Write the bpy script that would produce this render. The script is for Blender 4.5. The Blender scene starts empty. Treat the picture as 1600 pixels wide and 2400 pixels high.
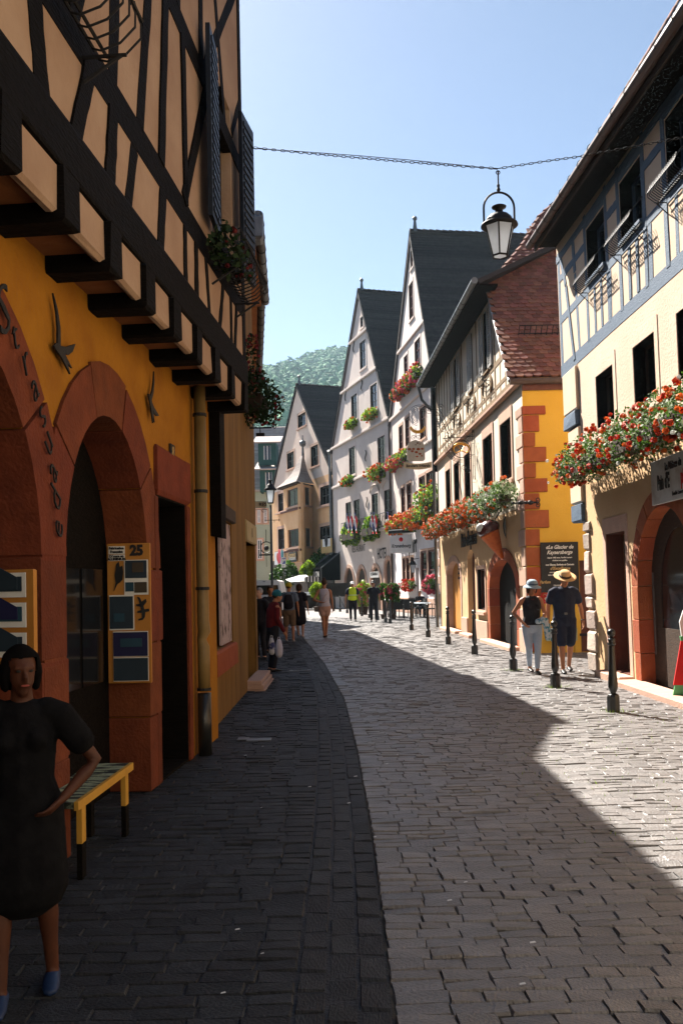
import bpy, math, random
import numpy as np
from mathutils import Vector, Matrix, Quaternion
from mathutils.geometry import tessellate_polygon
random.seed(7)
rnd = random.random
def ru(a, b): return a + (b - a) * random.random()
S = bpy.context.scene
C = S.collection

# ---------------------------------------------------------------- camera, sky, sun, exposure
F = 2100.0                       # focal length for a picture 1600 wide
CX, CY = 800.0, 1317.4
PITCH, ROLL, EYE = 1.6, -1.2, 1.6
cam_d = bpy.data.cameras.new('camera')
cam = bpy.data.objects.new('camera', cam_d); C.objects.link(cam); S.camera = cam
cam_d.sensor_fit = 'VERTICAL'; cam_d.sensor_height = 36.0; cam_d.sensor_width = 24.0
cam_d.lens = 36.0 * F / 2400.0
cam_d.shift_y = (CY - 1200.0) / 2400.0
cam_d.clip_start = 0.05; cam_d.clip_end = 4000
CR = Matrix.Rotation(math.radians(90 + PITCH), 3, 'X') @ Matrix.Rotation(math.radians(ROLL), 3, 'Z')
cam.matrix_world = Matrix.Translation((0, 0, EYE)) @ CR.to_4x4()
SUN_EL, SUN_AZ = 46.0, -26.5
W = bpy.data.worlds.new('World'); S.world = W; W.use_nodes = True
_n = W.node_tree.nodes; _sk = _n.new('ShaderNodeTexSky'); _sk.sky_type = 'NISHITA'; _sk.sun_disc = False
_sk.sun_elevation = math.radians(SUN_EL); _sk.sun_rotation = math.radians(SUN_AZ)
_sk.air_density = 0.62; _sk.dust_density = 0.5; _sk.ozone_density = 0.4; _sk.altitude = 250
W.node_tree.links.new(_sk.outputs[0], _n['Background'].inputs[0])
_n['Background'].inputs[1].default_value = 0.05
sun_d = bpy.data.lights.new('sun', 'SUN'); sun_d.energy = 5.0; sun_d.angle = math.radians(0.5); sun_d.color = (1.0, 0.93, 0.84)
sun = bpy.data.objects.new('sun', sun_d); C.objects.link(sun)
_a, _e = math.radians(SUN_AZ), math.radians(SUN_EL)
TO_SUN = Vector((math.sin(_a) * math.cos(_e), math.cos(_a) * math.cos(_e), math.sin(_e)))
sun.rotation_euler = TO_SUN.to_track_quat('Z', 'Y').to_euler()
S.view_settings.view_transform = 'Standard'; S.view_settings.look = 'None'
S.view_settings.exposure = 1.9; S.view_settings.gamma = 1.0; S.view_settings.use_curve_mapping = False
S.cycles.max_bounces = 4; S.cycles.diffuse_bounces = 1; S.cycles.glossy_bounces = 3
S.cycles.transmission_bounces = 4; S.cycles.transparent_max_bounces = 6; S.cycles.volume_bounces = 0

# ---------------------------------------------------------------- measuring helpers
ZR = {'A': (780, 480, 3.92), 'B': (1000, 300, 2.6133), 'C': (980, 900, 2.529), 'D': (780, 980, 3.92), 'E': (580, 750, 3.136),
      'G': (0, 0, 2.45), 'H': (0, 550, 2.45), 'I': (0, 1200, 1.9594), 'J': (590, 1280, 5.058), 'K': (1180, 1240, 3.7333),
      'M': (1300, 850, 5.2267), 'N': (560, 440, 3.36), 'O': (590, 1080, 6.918), 'Q': (1350, 380, 5.6), 'P': (0, 0, 1)}
def q(r, x, y):
    a, b, s = ZR[r]; return (a + x / s, b + y / s)
EYEV = Vector((0, 0, EYE))
def ray(px, py):
    return (CR @ Vector(((px - CX) / F, (CY - py) / F, -1.0))).normalized()
def on_plane(p, o, n):
    d = ray(*p); return EYEV + d * ((o - EYEV).dot(n) / d.dot(n))
def ground(px, py, z=0.0):
    return on_plane((px, py), Vector((0, 0, z)), Vector((0, 0, 1)))
def at_depth(px, py, Y):
    return on_plane((px, py), Vector((0, Y, 0)), Vector((0, 1, 0)))

class Facade:
    """vertical wall plane: A = left foot, B = right foot as seen from the street; local x along, y into the wall, z up"""
    def __init__(s, A, B, z=0.0, lean=0.0):
        s.A = Vector((A[0], A[1], z)); B = Vector((B[0], B[1], z))
        u = (B - s.A); s.L = u.length; u.normalize(); s.u = u
        n_in = Vector((0, 0, 1)).cross(u)
        up = (Vector((0, 0, 1)) * math.cos(lean) - n_in * math.sin(lean))
        s.inw = up.cross(u) * 1.0; s.up = up
        if s.inw.dot(n_in) < 0: s.inw = -s.inw
        m = Matrix.Identity(4)
        for i in range(3):
            m[i][0] = s.u[i]; m[i][1] = s.inw[i]; m[i][2] = s.up[i]; m[i][3] = s.A[i]
        s.M = m
    def uz(s, p, d=0.0):
        P = on_plane(p, s.A - s.inw * d, s.inw) - s.A
        return (P.dot(s.u), P.dot(s.up))
    def w(s, u, z, d=0.0):
        return s.A + s.u * u + s.up * z - s.inw * d
    def rect(s, r, x0, x1, yt, yb, d=0.0):
        """opening from its left edge (top, bottom) and right edge"""
        u0, z1 = s.uz(q(r, x0, yt), d); _, z0 = s.uz(q(r, x0, yb), d); u1, _ = s.uz(q(r, x1, yt), d)
        return (u0, u1, z0, z1)

# ---------------------------------------------------------------- objects
def link(o, parent=None):
    C.objects.link(o)
    if parent is not None: o.parent = parent
    return o
def root(name, label, cat, M=None, group=None, kind=None):
    o = bpy.data.objects.new(name, None); C.objects.link(o)
    if M is not None: o.matrix_world = M if isinstance(M, Matrix) else Matrix.Translation(M)
    o.empty_display_size = 0.2
    return tag(o, label, cat, group, kind)
def tag(o, label=None, cat=None, group=None, kind=None):
    if label: o['label'] = label
    if cat: o['category'] = cat
    if group: o['group'] = group
    if kind: o['kind'] = kind
    return o
def copy_tree(o, parent=None):
    c = o.copy(); C.objects.link(c); c.parent = parent
    for ch in list(o.children): copy_tree(ch, c)
    return c

class MB:
    def __init__(s): s.v = []; s.f = []; s.m = []; s.cm = 0
    def add(s, vs, fs):
        b = len(s.v); s.v.extend([tuple(v) for v in vs]); s.f.extend([tuple(i + b for i in f) for f in fs]); s.m.extend([s.cm] * len(fs)); return s
    def box(s, x0, x1, y0, y1, z0, z1):
        v = [(x0, y0, z0), (x1, y0, z0), (x1, y1, z0), (x0, y1, z0), (x0, y0, z1), (x1, y0, z1), (x1, y1, z1), (x0, y1, z1)]
        return s.add(v, [(0, 3, 2, 1), (4, 5, 6, 7), (0, 1, 5, 4), (1, 2, 6, 5), (2, 3, 7, 6), (3, 0, 4, 7)])
    def cbox(s, x0, x1, y0, y1, z0, z1, c=0.01, j=0.0):
        """box with bevelled edges: rounded stones, planks"""
        o = []
        for (a, b, e) in ((c, c, 0), (0, 0, c), (0, 0, -c), (c, c, -0.0)):
            pass
        def R(i, z): return [(x0 + i, y0 + i, z), (x1 - i, y0 + i, z), (x1 - i, y1 - i, z), (x0 + i, y1 - i, z)]
        v = R(c, z0) + R(0, z0 + c) + R(0, z1 - c) + R(c, z1)
        v = [(a + ru(-j, j), b + ru(-j, j), d + ru(-j, j)) for a, b, d in v]
        f = [(3, 2, 1, 0), (12, 13, 14, 15)]
        for k in range(3):
            for i in range(4):
                a = k * 4 + i; b = k * 4 + (i + 1) % 4; f.append((a, b, b + 4, a + 4))
        return s.add(v, f)
    def prism(s, pts, y0, y1, axis='y'):
        """outline pts (a,b) swept; axis y: (a, y, b); z: (a, b, z); x: (x, a, b)"""
        n = len(pts)
        def mk(p, h): return {'y': (p[0], h, p[1]), 'z': (p[0], p[1], h), 'x': (h, p[0], p[1])}[axis]
        v = [mk(p, y0) for p in pts] + [mk(p, y1) for p in pts]
        f = [tuple(range(n)), tuple(range(2 * n - 1, n - 1, -1))] + [(i, i + n, (i + 1) % n + n, (i + 1) % n) for i in range(n)]
        return s.add(v, f)
    def holed(s, outer, holes, y0, y1):
        loops = [outer] + holes
        tris = tessellate_polygon([[Vector((p[0], p[1], 0)) for p in l] for l in loops])
        flat = [p for l in loops for p in l]; n = len(flat)
        v = [(p[0], y0, p[1]) for p in flat] + [(p[0], y1, p[1]) for p in flat]
        f = [tuple(t) for t in tris] + [tuple(i + n for i in reversed(t)) for t in tris]
        b = 0
        for l in loops:
            k = len(l)
            for i in range(k):
                a, c = b + i, b + (i + 1) % k; f.append((a, c, c + n, a + n))
            b += k
        return s.add(v, f)
    def tube(s, pts, r, n=6, cap=True, closed=False):
        pts = [Vector(p) for p in pts]; rs = r if isinstance(r, (list, tuple)) else [r] * len(pts)
        rings = []; ref = None
        for i, p in enumerate(pts):
            if closed: t = pts[(i + 1) % len(pts)] - pts[i - 1]
            else: t = pts[min(i + 1, len(pts) - 1)] - pts[max(i - 1, 0)]
            t = t.normalized() if t.length > 1e-9 else Vector((0, 0, 1))
            if ref is None: ref = t.orthogonal().normalized()
            a = (ref - t * ref.dot(t)); a = a.normalized() if a.length > 1e-6 else t.orthogonal().normalized()
            ref = a; b = t.cross(a)
            rings.append([p + (a * math.cos(2 * math.pi * k / n) + b * math.sin(2 * math.pi * k / n)) * rs[i] for k in range(n)])
        v = [x for R in rings for x in R]; f = []
        m = len(rings)
        for i in range(m if closed else m - 1):
            j = (i + 1) % m
            for k in range(n): f.append((i * n + k, i * n + (k + 1) % n, j * n + (k + 1) % n, j * n + k))
        if cap and not closed: f += [tuple(range(n - 1, -1, -1)), tuple(range((m - 1) * n, m * n))]
        return s.add(v, f)
    def lathe(s, prof, n=16, c=(0, 0, 0), sx=1, sy=1):
        v = []; f = []
        for r, z in prof:
            for k in range(n):
                a = 2 * math.pi * k / n; v.append((c[0] + r * math.cos(a) * sx, c[1] + r * math.sin(a) * sy, c[2] + z))
        for i in range(len(prof) - 1):
            for k in range(n): f.append((i * n + k, i * n + (k + 1) % n, (i + 1) * n + (k + 1) % n, (i + 1) * n + k))
        f += [tuple(range(n - 1, -1, -1)), tuple(range((len(prof) - 1) * n, len(prof) * n))]
        return s.add(v, f)
    def ball(s, c, r, n=10, m=6, sc=(1, 1, 1)):
        pr = [(max(1e-4, math.sin(math.pi * i / m)) * r, -math.cos(math.pi * i / m) * r) for i in range(m + 1)]
        b = len(s.v); s.lathe(pr, n, (0, 0, 0))
        for i in range(b, len(s.v)):
            x, y, z = s.v[i]; s.v[i] = (c[0] + x * sc[0], c[1] + y * sc[1], c[2] + z * sc[2])
        return s
    def xf(s, M, start=0):
        for i in range(start, len(s.v)): s.v[i] = tuple(M @ Vector(s.v[i]))
        return s
    def mesh(s, name, mats, smooth=False):
        me = bpy.data.meshes.new(name); me.from_pydata(s.v, [], s.f)
        for m in (mats if isinstance(mats, (list, tuple)) else [mats]): me.materials.append(m)
        if any(s.m): me.polygons.foreach_set('material_index', s.m)
        if smooth: me.polygons.foreach_set('use_smooth', [True] * len(s.f))
        me.update(); return me
    def build(s, name, mats, parent=None, smooth=False, label=None):
        o = bpy.data.objects.new(name, s.mesh(name, mats, smooth)); link(o, parent)
        if label: o['label'] = label
        return o

# ---------------------------------------------------------------- materials
def mat(name, c1, c2=None, scale=3.0, rough=0.85, bump=0.0, bscale=30.0, metal=0.0, spec=0.3, detail=6, stretch=(1, 1, 1), island=0.0, trans=0.0, spots=None, coord='Object', ramp=(0.35, 0.65)):
    m = bpy.data.materials.new(name); m.use_nodes = True; t = m.node_tree; N = t.nodes; L = t.links
    b = N['Principled BSDF']; b.inputs['Roughness'].default_value = rough; b.inputs['Metallic'].default_value = metal
    b.inputs['Specular IOR Level'].default_value = spec
    if c2 is None: c2 = tuple(x * 0.8 for x in c1)
    tc = N.new('ShaderNodeTexCoord'); mp = N.new('ShaderNodeMapping'); mp.inputs['Scale'].default_value = stretch
    L.new(tc.outputs[coord], mp.inputs[0])
    no = N.new('ShaderNodeTexNoise'); no.inputs['Scale'].default_value = scale; no.inputs['Detail'].default_value = detail; no.inputs['Roughness'].default_value = 0.6
    L.new(mp.outputs[0], no.inputs['Vector'])
    cr = N.new('ShaderNodeValToRGB'); cr.color_ramp.elements[0].position = ramp[0]; cr.color_ramp.elements[1].position = ramp[1]
    cr.color_ramp.elements[0].color = (*c1, 1); cr.color_ramp.elements[1].color = (*c2, 1)
    L.new(no.outputs[0], cr.inputs[0]); col = cr.outputs[0]
    if island:
        g = N.new('ShaderNodeNewGeometry'); oi = N.new('ShaderNodeObjectInfo'); ad = N.new('ShaderNodeMath'); ad.operation = 'ADD'
        L.new(g.outputs['Random Per Island'], ad.inputs[0]); L.new(oi.outputs['Random'], ad.inputs[1])
        fr = N.new('ShaderNodeMath'); fr.operation = 'FRACT'; L.new(ad.outputs[0], fr.inputs[0])
        mr = N.new('ShaderNodeMapRange'); mr.inputs[3].default_value = 1 - island; mr.inputs[4].default_value = 1 + island * 0.7
        L.new(fr.outputs[0], mr.inputs[0])
        hs = N.new('ShaderNodeHueSaturation'); L.new(mr.outputs[0], hs.inputs['Value']); L.new(col, hs.inputs['Color'])
        hm = N.new('ShaderNodeMapRange'); hm.inputs[3].default_value = 0.5 - island * 0.035; hm.inputs[4].default_value = 0.5 + island * 0.035
        f2 = N.new('ShaderNodeMath'); f2.operation = 'MULTIPLY'; f2.inputs[1].default_value = 7.31; L.new(fr.outputs[0], f2.inputs[0])
        f3 = N.new('ShaderNodeMath'); f3.operation = 'FRACT'; L.new(f2.outputs[0], f3.inputs[0]); L.new(f3.outputs[0], hm.inputs[0]); L.new(hm.outputs[0], hs.inputs['Hue'])
        col = hs.outputs[0]
    if spots:      # (colour, scale, threshold, stretch)
        sc_, ssc, th, sst = spots
        mp2 = N.new('ShaderNodeMapping'); mp2.inputs['Scale'].default_value = sst; L.new(tc.outputs[coord], mp2.inputs[0])
        n2 = N.new('ShaderNodeTexNoise'); n2.inputs['Scale'].default_value = ssc; n2.inputs['Detail'].default_value = 8; n2.inputs['Roughness'].default_value = 0.7
        L.new(mp2.outputs[0], n2.inputs['Vector'])
        r2 = N.new('ShaderNodeValToRGB'); r2.color_ramp.elements[0].position = th; r2.color_ramp.elements[1].position = th + 0.12
        L.new(n2.outputs[0], r2.inputs[0])
        mx = N.new('ShaderNodeMix'); mx.data_type = 'RGBA'; L.new(r2.outputs[0], mx.inputs[0]); L.new(col, mx.inputs[6]); mx.inputs[7].default_value = (*sc_, 1)
        col = mx.outputs[2]
    L.new(col, b.inputs['Base Color'])
    if trans:
        b.inputs['Subsurface Weight'].default_value = 0
        td = N.new('ShaderNodeBsdfTranslucent'); L.new(col, td.inputs[0]); mxs = N.new('ShaderNodeMixShader'); mxs.inputs[0].default_value = trans
        out = N['Material Output']; L.new(b.outputs[0], mxs.inputs[1]); L.new(td.outputs[0], mxs.inputs[2]); L.new(mxs.outputs[0], out.inputs[0])
    if bump:
        nb = N.new('ShaderNodeTexNoise'); nb.inputs['Scale'].default_value = bscale; nb.inputs['Detail'].default_value = 5
        L.new(mp.outputs[0], nb.inputs['Vector'])
        bp = N.new('ShaderNodeBump'); bp.inputs['Strength'].default_value = bump; bp.inputs['Distance'].default_value = 0.02
        L.new(nb.outputs[0], bp.inputs['Height']); L.new(bp.outputs[0], b.inputs['Normal'])
    return m
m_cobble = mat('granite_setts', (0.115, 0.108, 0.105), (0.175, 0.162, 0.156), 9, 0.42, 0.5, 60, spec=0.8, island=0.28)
m_cobble_dark = mat('shade_darkened_setts', (0.020, 0.023, 0.028), (0.036, 0.040, 0.047), 9, 0.62, 0.5, 60, spec=0.22, island=0.3)  # left footway setts, the deep shade there darkened into the stone colour
m_joint = mat('joint_sand', (0.055, 0.05, 0.042), (0.085, 0.076, 0.064), 20, 0.95, 0.4, 80)
m_street_far = mat('far_paving', (0.17, 0.155, 0.147), (0.22, 0.20, 0.19), 12, 0.75, 0.7, 22, stretch=(1, 2, 1))
m_cream = mat('cream_plaster', (0.74, 0.56, 0.43), (0.68, 0.50, 0.37), 1.2, 0.9, 0.35, 26, spots=((0.55, 0.36, 0.2), 2.5, 0.68, (1, 1, 0.5)))
m_cream_lo = mat('warm_yellow_plaster', (0.74, 0.49, 0.27), (0.68, 0.43, 0.22), 1.2, 0.9, 0.35, 26, spots=((0.6, 0.34, 0.12), 2.5, 0.66, (1, 1, 0.5)))
m_infill = mat('timber_panel_plaster', (0.76, 0.59, 0.43), (0.70, 0.52, 0.37), 1.5, 0.9, 0.3, 30)
m_blue = mat('blue_grey_timber', (0.075, 0.12, 0.185), (0.11, 0.165, 0.235), 6, 0.7, 0.5, 20, stretch=(1, 1, 6))
m_yellow = mat('deep_yellow_plaster', (0.78, 0.46, 0.055), (0.72, 0.40, 0.04), 1.5, 0.9, 0.3, 26, spots=((0.55, 0.28, 0.04), 3, 0.68, (1, 1, 0.4)))
m_pale = mat('pale_plaster', (0.82, 0.72, 0.57), (0.76, 0.65, 0.50), 1.3, 0.9, 0.35, 24, spots=((0.45, 0.34, 0.22), 3, 0.66, (1, 1, 0.4)))
m_grey3 = mat('grey_pink_plaster', (0.76, 0.65, 0.58), (0.68, 0.57, 0.51), 0.7, 0.9, 0.25, 14, spots=((0.36, 0.29, 0.27), 1.2, 0.64, (1, 1, 0.3)))
m_grey4 = mat('grey_beige_plaster', (0.74, 0.64, 0.57), (0.66, 0.56, 0.50), 0.7, 0.9, 0.25, 14, spots=((0.33, 0.28, 0.26), 1.2, 0.62, (1, 1, 0.3)))
m_white_wall = mat('whitewashed_plaster', (0.76, 0.72, 0.72), (0.68, 0.64, 0.65), 0.8, 0.9, 0.25, 14)
m_peach = mat('peach_plaster', (0.88, 0.55, 0.30), (0.80, 0.45, 0.22), 0.8, 0.9, 0.2, 14)
m_peach_up = mat('pale_peach_plaster', (0.86, 0.68, 0.55), (0.80, 0.61, 0.49), 0.5, 0.9, 0.2, 14)
m_green_wall = mat('sage_green_plaster', (0.36, 0.42, 0.33), (0.32, 0.38, 0.30), 0.8, 0.9)
m_bluegreen = mat('blue_green_boards', (0.015, 0.06, 0.055), (0.02, 0.075, 0.065), 2, 0.8)
m_sand = mat('red_sandstone', (0.40, 0.10, 0.035), (0.32, 0.075, 0.025), 5, 0.85, 0.5, 40, island=0.18, spots=((0.22, 0.07, 0.03), 6, 0.62, (1, 1, 1)))
m_sand_l = mat('shade_darkened_sandstone', (0.19, 0.045, 0.016), (0.13, 0.03, 0.011), 5, 0.9, 0.5, 40, island=0.2, spots=((0.13, 0.035, 0.015), 6, 0.6, (1, 1, 1)))  # darker copy of the sandstone, shade of the left house put into its colour
m_sand_pale = mat('pale_pink_sandstone', (0.62, 0.40, 0.29), (0.54, 0.34, 0.25), 5, 0.85, 0.5, 40, island=0.15)
m_rubble = mat('rubble_stone', (0.40, 0.33, 0.28), (0.52, 0.40, 0.33), 9, 0.9, 0.9, 30, island=0.3)
m_redbrown = mat('dark_red_joinery', (0.10, 0.028, 0.015), (0.14, 0.04, 0.02), 8, 0.55, 0.2, 30)
m_darkwood = mat('dark_oak', (0.035, 0.022, 0.014), (0.06, 0.036, 0.022), 8, 0.7, 0.4, 20, stretch=(1, 1, 5))
m_ywood = mat('weathered_timber', (0.30, 0.20, 0.10), (0.20, 0.13, 0.07), 8, 0.8, 0.6, 20)
m_shadowwood = mat('shade_blackened_timber', (0.003, 0.0025, 0.002), (0.006, 0.0045, 0.0035), 7, 0.85, 0.7, 16, spec=0.12, stretch=(1, 1, 4))  # black wood, darkened further so that shade sits in the colour
m_glass = mat('window_glass', (0.008, 0.009, 0.011), (0.012, 0.013, 0.016), 3, 0.12, spec=0.5)
m_frame = mat('painted_window_frame', (0.11, 0.09, 0.085), (0.08, 0.07, 0.065), 6, 0.5)
m_frame_red = mat('maroon_window_frame', (0.17, 0.055, 0.04), (0.13, 0.04, 0.03), 6, 0.5)
m_lightframe = mat('pale_window_frame', (0.55, 0.50, 0.44), None, 6, 0.5)
m_shutter = mat('grey_white_shutters', (0.55, 0.55, 0.53), (0.48, 0.48, 0.46), 6, 0.6)
m_shutter_dark = mat('blue_black_shutters', (0.007, 0.011, 0.018), (0.012, 0.018, 0.028), 6, 0.5)
m_iron = mat('black_iron', (0.012, 0.012, 0.013), (0.02, 0.02, 0.021), 12, 0.6, 0.15, 60, spec=0.25)
m_castiron = mat('painted_cast_iron', (0.014, 0.015, 0.015), (0.022, 0.023, 0.022), 10, 0.3, 0.15, 50, spec=0.55)
m_gold = mat('gilded_metal', (0.75, 0.38, 0.06), (0.6, 0.28, 0.04), 8, 0.35, metal=0.6)
m_zinc = mat('weathered_zinc', (0.18, 0.19, 0.19), (0.12, 0.12, 0.12), 5, 0.45, 0.2, 20, metal=0.6)
m_zinc_pale = mat('pale_painted_downpipe', (0.26, 0.17, 0.06), (0.19, 0.12, 0.045), 4, 0.45, 0.15, 10)
m_copper = mat('brown_gutter', (0.10, 0.06, 0.045), (0.07, 0.045, 0.035), 5, 0.5)
m_tile = mat('clay_tiles', (0.215, 0.088, 0.058), (0.15, 0.062, 0.043), 7, 0.85, 0.4, 30, island=0.35, spots=((0.16, 0.10, 0.08), 9, 0.6, (1, 1, 1)))
m_tile_dark = mat('old_dark_tiles', (0.035, 0.028, 0.027), (0.055, 0.042, 0.038), 5, 0.9, 0.6, 20, island=0.3)
m_tile_grey = mat('weathered_grey_tiles', (0.36, 0.30, 0.27), (0.44, 0.38, 0.34), 3, 0.85, 0.6, 10, island=0.2)
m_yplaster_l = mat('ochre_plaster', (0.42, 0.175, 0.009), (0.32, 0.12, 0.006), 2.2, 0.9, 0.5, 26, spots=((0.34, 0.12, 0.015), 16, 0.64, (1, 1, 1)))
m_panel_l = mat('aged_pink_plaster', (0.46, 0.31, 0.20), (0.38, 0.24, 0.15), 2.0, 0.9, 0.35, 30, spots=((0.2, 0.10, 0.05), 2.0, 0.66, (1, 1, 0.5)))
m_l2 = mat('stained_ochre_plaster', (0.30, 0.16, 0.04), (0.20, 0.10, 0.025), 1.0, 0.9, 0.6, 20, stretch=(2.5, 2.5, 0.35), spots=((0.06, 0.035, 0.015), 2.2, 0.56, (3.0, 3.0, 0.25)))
m_soffit = mat('peeling_soffit', (0.42, 0.16, 0.05), (0.30, 0.10, 0.03), 3, 0.9, 0.4, 20)
m_leaf = mat('geranium_leaves', (0.075, 0.16, 0.02), (0.035, 0.09, 0.015), 6, 0.6, trans=0.35, island=0.4)
m_leaf_dark = mat('shade_darkened_leaves', (0.02, 0.045, 0.01), (0.012, 0.028, 0.008), 6, 0.7, trans=0.1, island=0.4)  # leaf green muted to hold the shade of the left side
m_leaf_lime = mat('lime_leaves', (0.28, 0.40, 0.03), (0.16, 0.28, 0.02), 6, 0.6, trans=0.4, island=0.35)
m_leaf_pale = mat('variegated_leaves', (0.42, 0.48, 0.33), (0.25, 0.34, 0.16), 8, 0.6, trans=0.3, island=0.35)
m_fred = mat('red_blossom', (0.75, 0.07, 0.015), (0.62, 0.04, 0.012), 6, 0.6, trans=0.25, island=0.25)
m_forange = mat('orange_blossom', (0.80, 0.19, 0.03), (0.70, 0.12, 0.02), 6, 0.6, trans=0.25, island=0.25)
m_fpink = mat('pink_blossom', (0.80, 0.13, 0.20), (0.65, 0.07, 0.12), 6, 0.6, trans=0.25, island=0.25)
m_fwhite = mat('white_blossom', (0.82, 0.82, 0.78), (0.7, 0.72, 0.66), 6, 0.6, trans=0.2, island=0.15)
m_white = mat('white_paint', (0.78, 0.77, 0.75), (0.7, 0.69, 0.67), 4, 0.5)
m_black = mat('black_paint', (0.012, 0.012, 0.012), (0.02, 0.02, 0.02), 4, 0.5)
def flat(name, c, rough=0.7, metal=0.0): return mat(name, c, tuple(x * 0.88 for x in c), 5, rough, metal=metal)
m_red = flat('red_print', (0.6, 0.02, 0.02)); m_bluep = flat('blue_print', (0.02, 0.05, 0.3)); m_cream_sign = flat('cream_sign', (0.68, 0.56, 0.36))
m_printdark = flat('dark_print', (0.02, 0.018, 0.02)); m_printgold = flat('ochre_print', (0.55, 0.36, 0.14)); m_printwhite = flat('white_print', (0.8, 0.78, 0.72))
# ---------------------------------------------------------------- generic builders
def arch_pts(u0, u1, z0, zs, zt, n=14, pointed=0.0):
    """opening outline: up the right side, over the arch, down the left"""
    c, a, h = (u0 + u1) / 2, (u1 - u0) / 2, zt - zs
    pts = [(u0, z0), (u1, z0)]
    for i in range(n + 1):
        t = math.pi * i / n
        k = math.sin(t)
        pts.append((c + a * math.cos(t), zs + h * (k ** (1.0 if not pointed else 1.0 - 0.0)) * (1 - pointed * 0.0)))
    return pts
def rect_pts(u0, u1, z0, z1): return [(u0, z0), (u1, z0), (u1, z1), (u0, z1)]
def wall(R, outer, holes, m, t=0.35, d=0.0, name='wall'):
    return MB().holed(outer, holes, -d, t).build(name, m, R)
def text_mesh(s, size, ext=0.004, bold=0.0, shear=0.0, sx=1.0):
    cu = bpy.data.curves.new('t', 'FONT'); cu.body = s; cu.size = size; cu.extrude = ext; cu.offset = bold; cu.shear = shear
    cu.align_x = 'CENTER'; cu.align_y = 'CENTER'; cu.resolution_u = 2
    o = bpy.data.objects.new('t', cu); C.objects.link(o); bpy.context.view_layer.update()
    dg = bpy.context.evaluated_depsgraph_get(); me = bpy.data.meshes.new_from_object(o.evaluated_get(dg))
    bpy.data.objects.remove(o); bpy.data.curves.remove(cu)
    return me
def text(R, s, u, z, size, m, y=-0.01, ext=0.003, bold=0.0, shear=0.0, sx=1.0, M=None, name='lettering'):
    me = text_mesh(s, size, ext, bold, shear)
    T = Matrix.Translation((u, y, z)) @ Matrix.Rotation(math.radians(90), 4, 'X') @ Matrix.Diagonal((sx, 1, 1, 1))
    if M is not None: T = M @ Matrix.Rotation(math.radians(90), 4, 'X') @ Matrix.Diagonal((sx, 1, 1, 1))
    me.transform(T); me.materials.clear(); me.materials.append(m)
    o = bpy.data.objects.new(name, me); return link(o, R)
def window(R, r, style=None, **k):
    """opening r=(u0,u1,z0,z1) with stone surround, frame with bars and dark pane; window > frame, pane"""
    u0, u1, z0, z1 = r
    o = dict(sur=0.12, smat=m_sand_pale, proud=0.025, fmat=m_frame, depth=0.17, vb=1, hb=2, sill=0.05, arch=0.0, smatl=None, fw=0.045, name='window', glass=m_glass, pane=True, surtop=None, lin=None)
    o.update(style or {}); o.update(k)
    w, p = o['sur'], o['proud']; wt = o['surtop'] if o['surtop'] is not None else w
    hole = rect_pts(u0, u1, z0, z1) if not o['arch'] else arch_pts(u0, u1, z0, z1 - o['arch'], z1)
    if w > 0:
        outer = rect_pts(u0 - w, u1 + w, z0 - w * 0.7, z1 + wt) if o['arch'] < (u1 - u0) * 0.3 else arch_pts(u0 - w, u1 + w, z0 - 0.001, z1 - o['arch'], z1 + w)
        if o['arch'] >= (u1 - u0) * 0.3:
            hole = [(a, max(b, z0 + 0.002)) for a, b in hole]
        b = MB().holed(outer, [hole], -p, 0.05)
        if o['sill']: b.box(u0 - w - 0.03, u1 + w + 0.03, -p - o['sill'], -p + 0.02, z0 - w * 0.7 - 0.06, z0 - w * 0.7 + 0.03)
        W_ = b.build(o['name'], o['smat'], R)
    else:
        W_ = MB().box(u0 - 0.02, u1 + 0.02, -o['proud'] - 0.03, 0.06, z0 - 0.05, z0 - 0.003).build(o['name'], o['smat'], R)
    D = o['depth']; fw = o['fw']; top = z1
    if D > .05:
        e_ = .012
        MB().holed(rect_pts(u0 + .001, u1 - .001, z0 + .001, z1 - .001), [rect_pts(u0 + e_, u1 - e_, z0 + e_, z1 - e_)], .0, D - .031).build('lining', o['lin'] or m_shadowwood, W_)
    b = MB(); b.box(u0, u0 + fw, D - 0.03, D + 0.03, z0, z1).box(u1 - fw, u1, D - 0.03, D + 0.03, z0, z1)
    b.box(u0 + fw, u1 - fw, D - 0.029, D + 0.029, z0, z0 + fw).box(u0 + fw, u1 - fw, D - 0.029, D + 0.029, z1 - fw, z1)
    for i in range(o['vb']):
        c = u0 + (u1 - u0) * (i + 1) / (o['vb'] + 1); b.box(c - fw * 0.45, c + fw * 0.45, D - 0.027, D + 0.025, z0 + fw, z1 - fw)
    for i in range(o['hb']):
        c = z0 + (z1 - z0) * (i + 1) / (o['hb'] + 1); b.box(u0 + fw, u1 - fw, D - 0.024, D + 0.02, c - fw * 0.3, c + fw * 0.3)
    b.build('frame', o['fmat'], W_)
    if o['pane']: MB().box(u0, u1, D + 0.005, D + 0.02, z0, z1).build('pane', o['glass'], W_)
    return W_
def hole_of(r, arch=0.0):
    return rect_pts(*r) if not arch else arch_pts(r[0], r[1], r[2], r[3] - arch, r[3])
_bk = [0]
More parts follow.
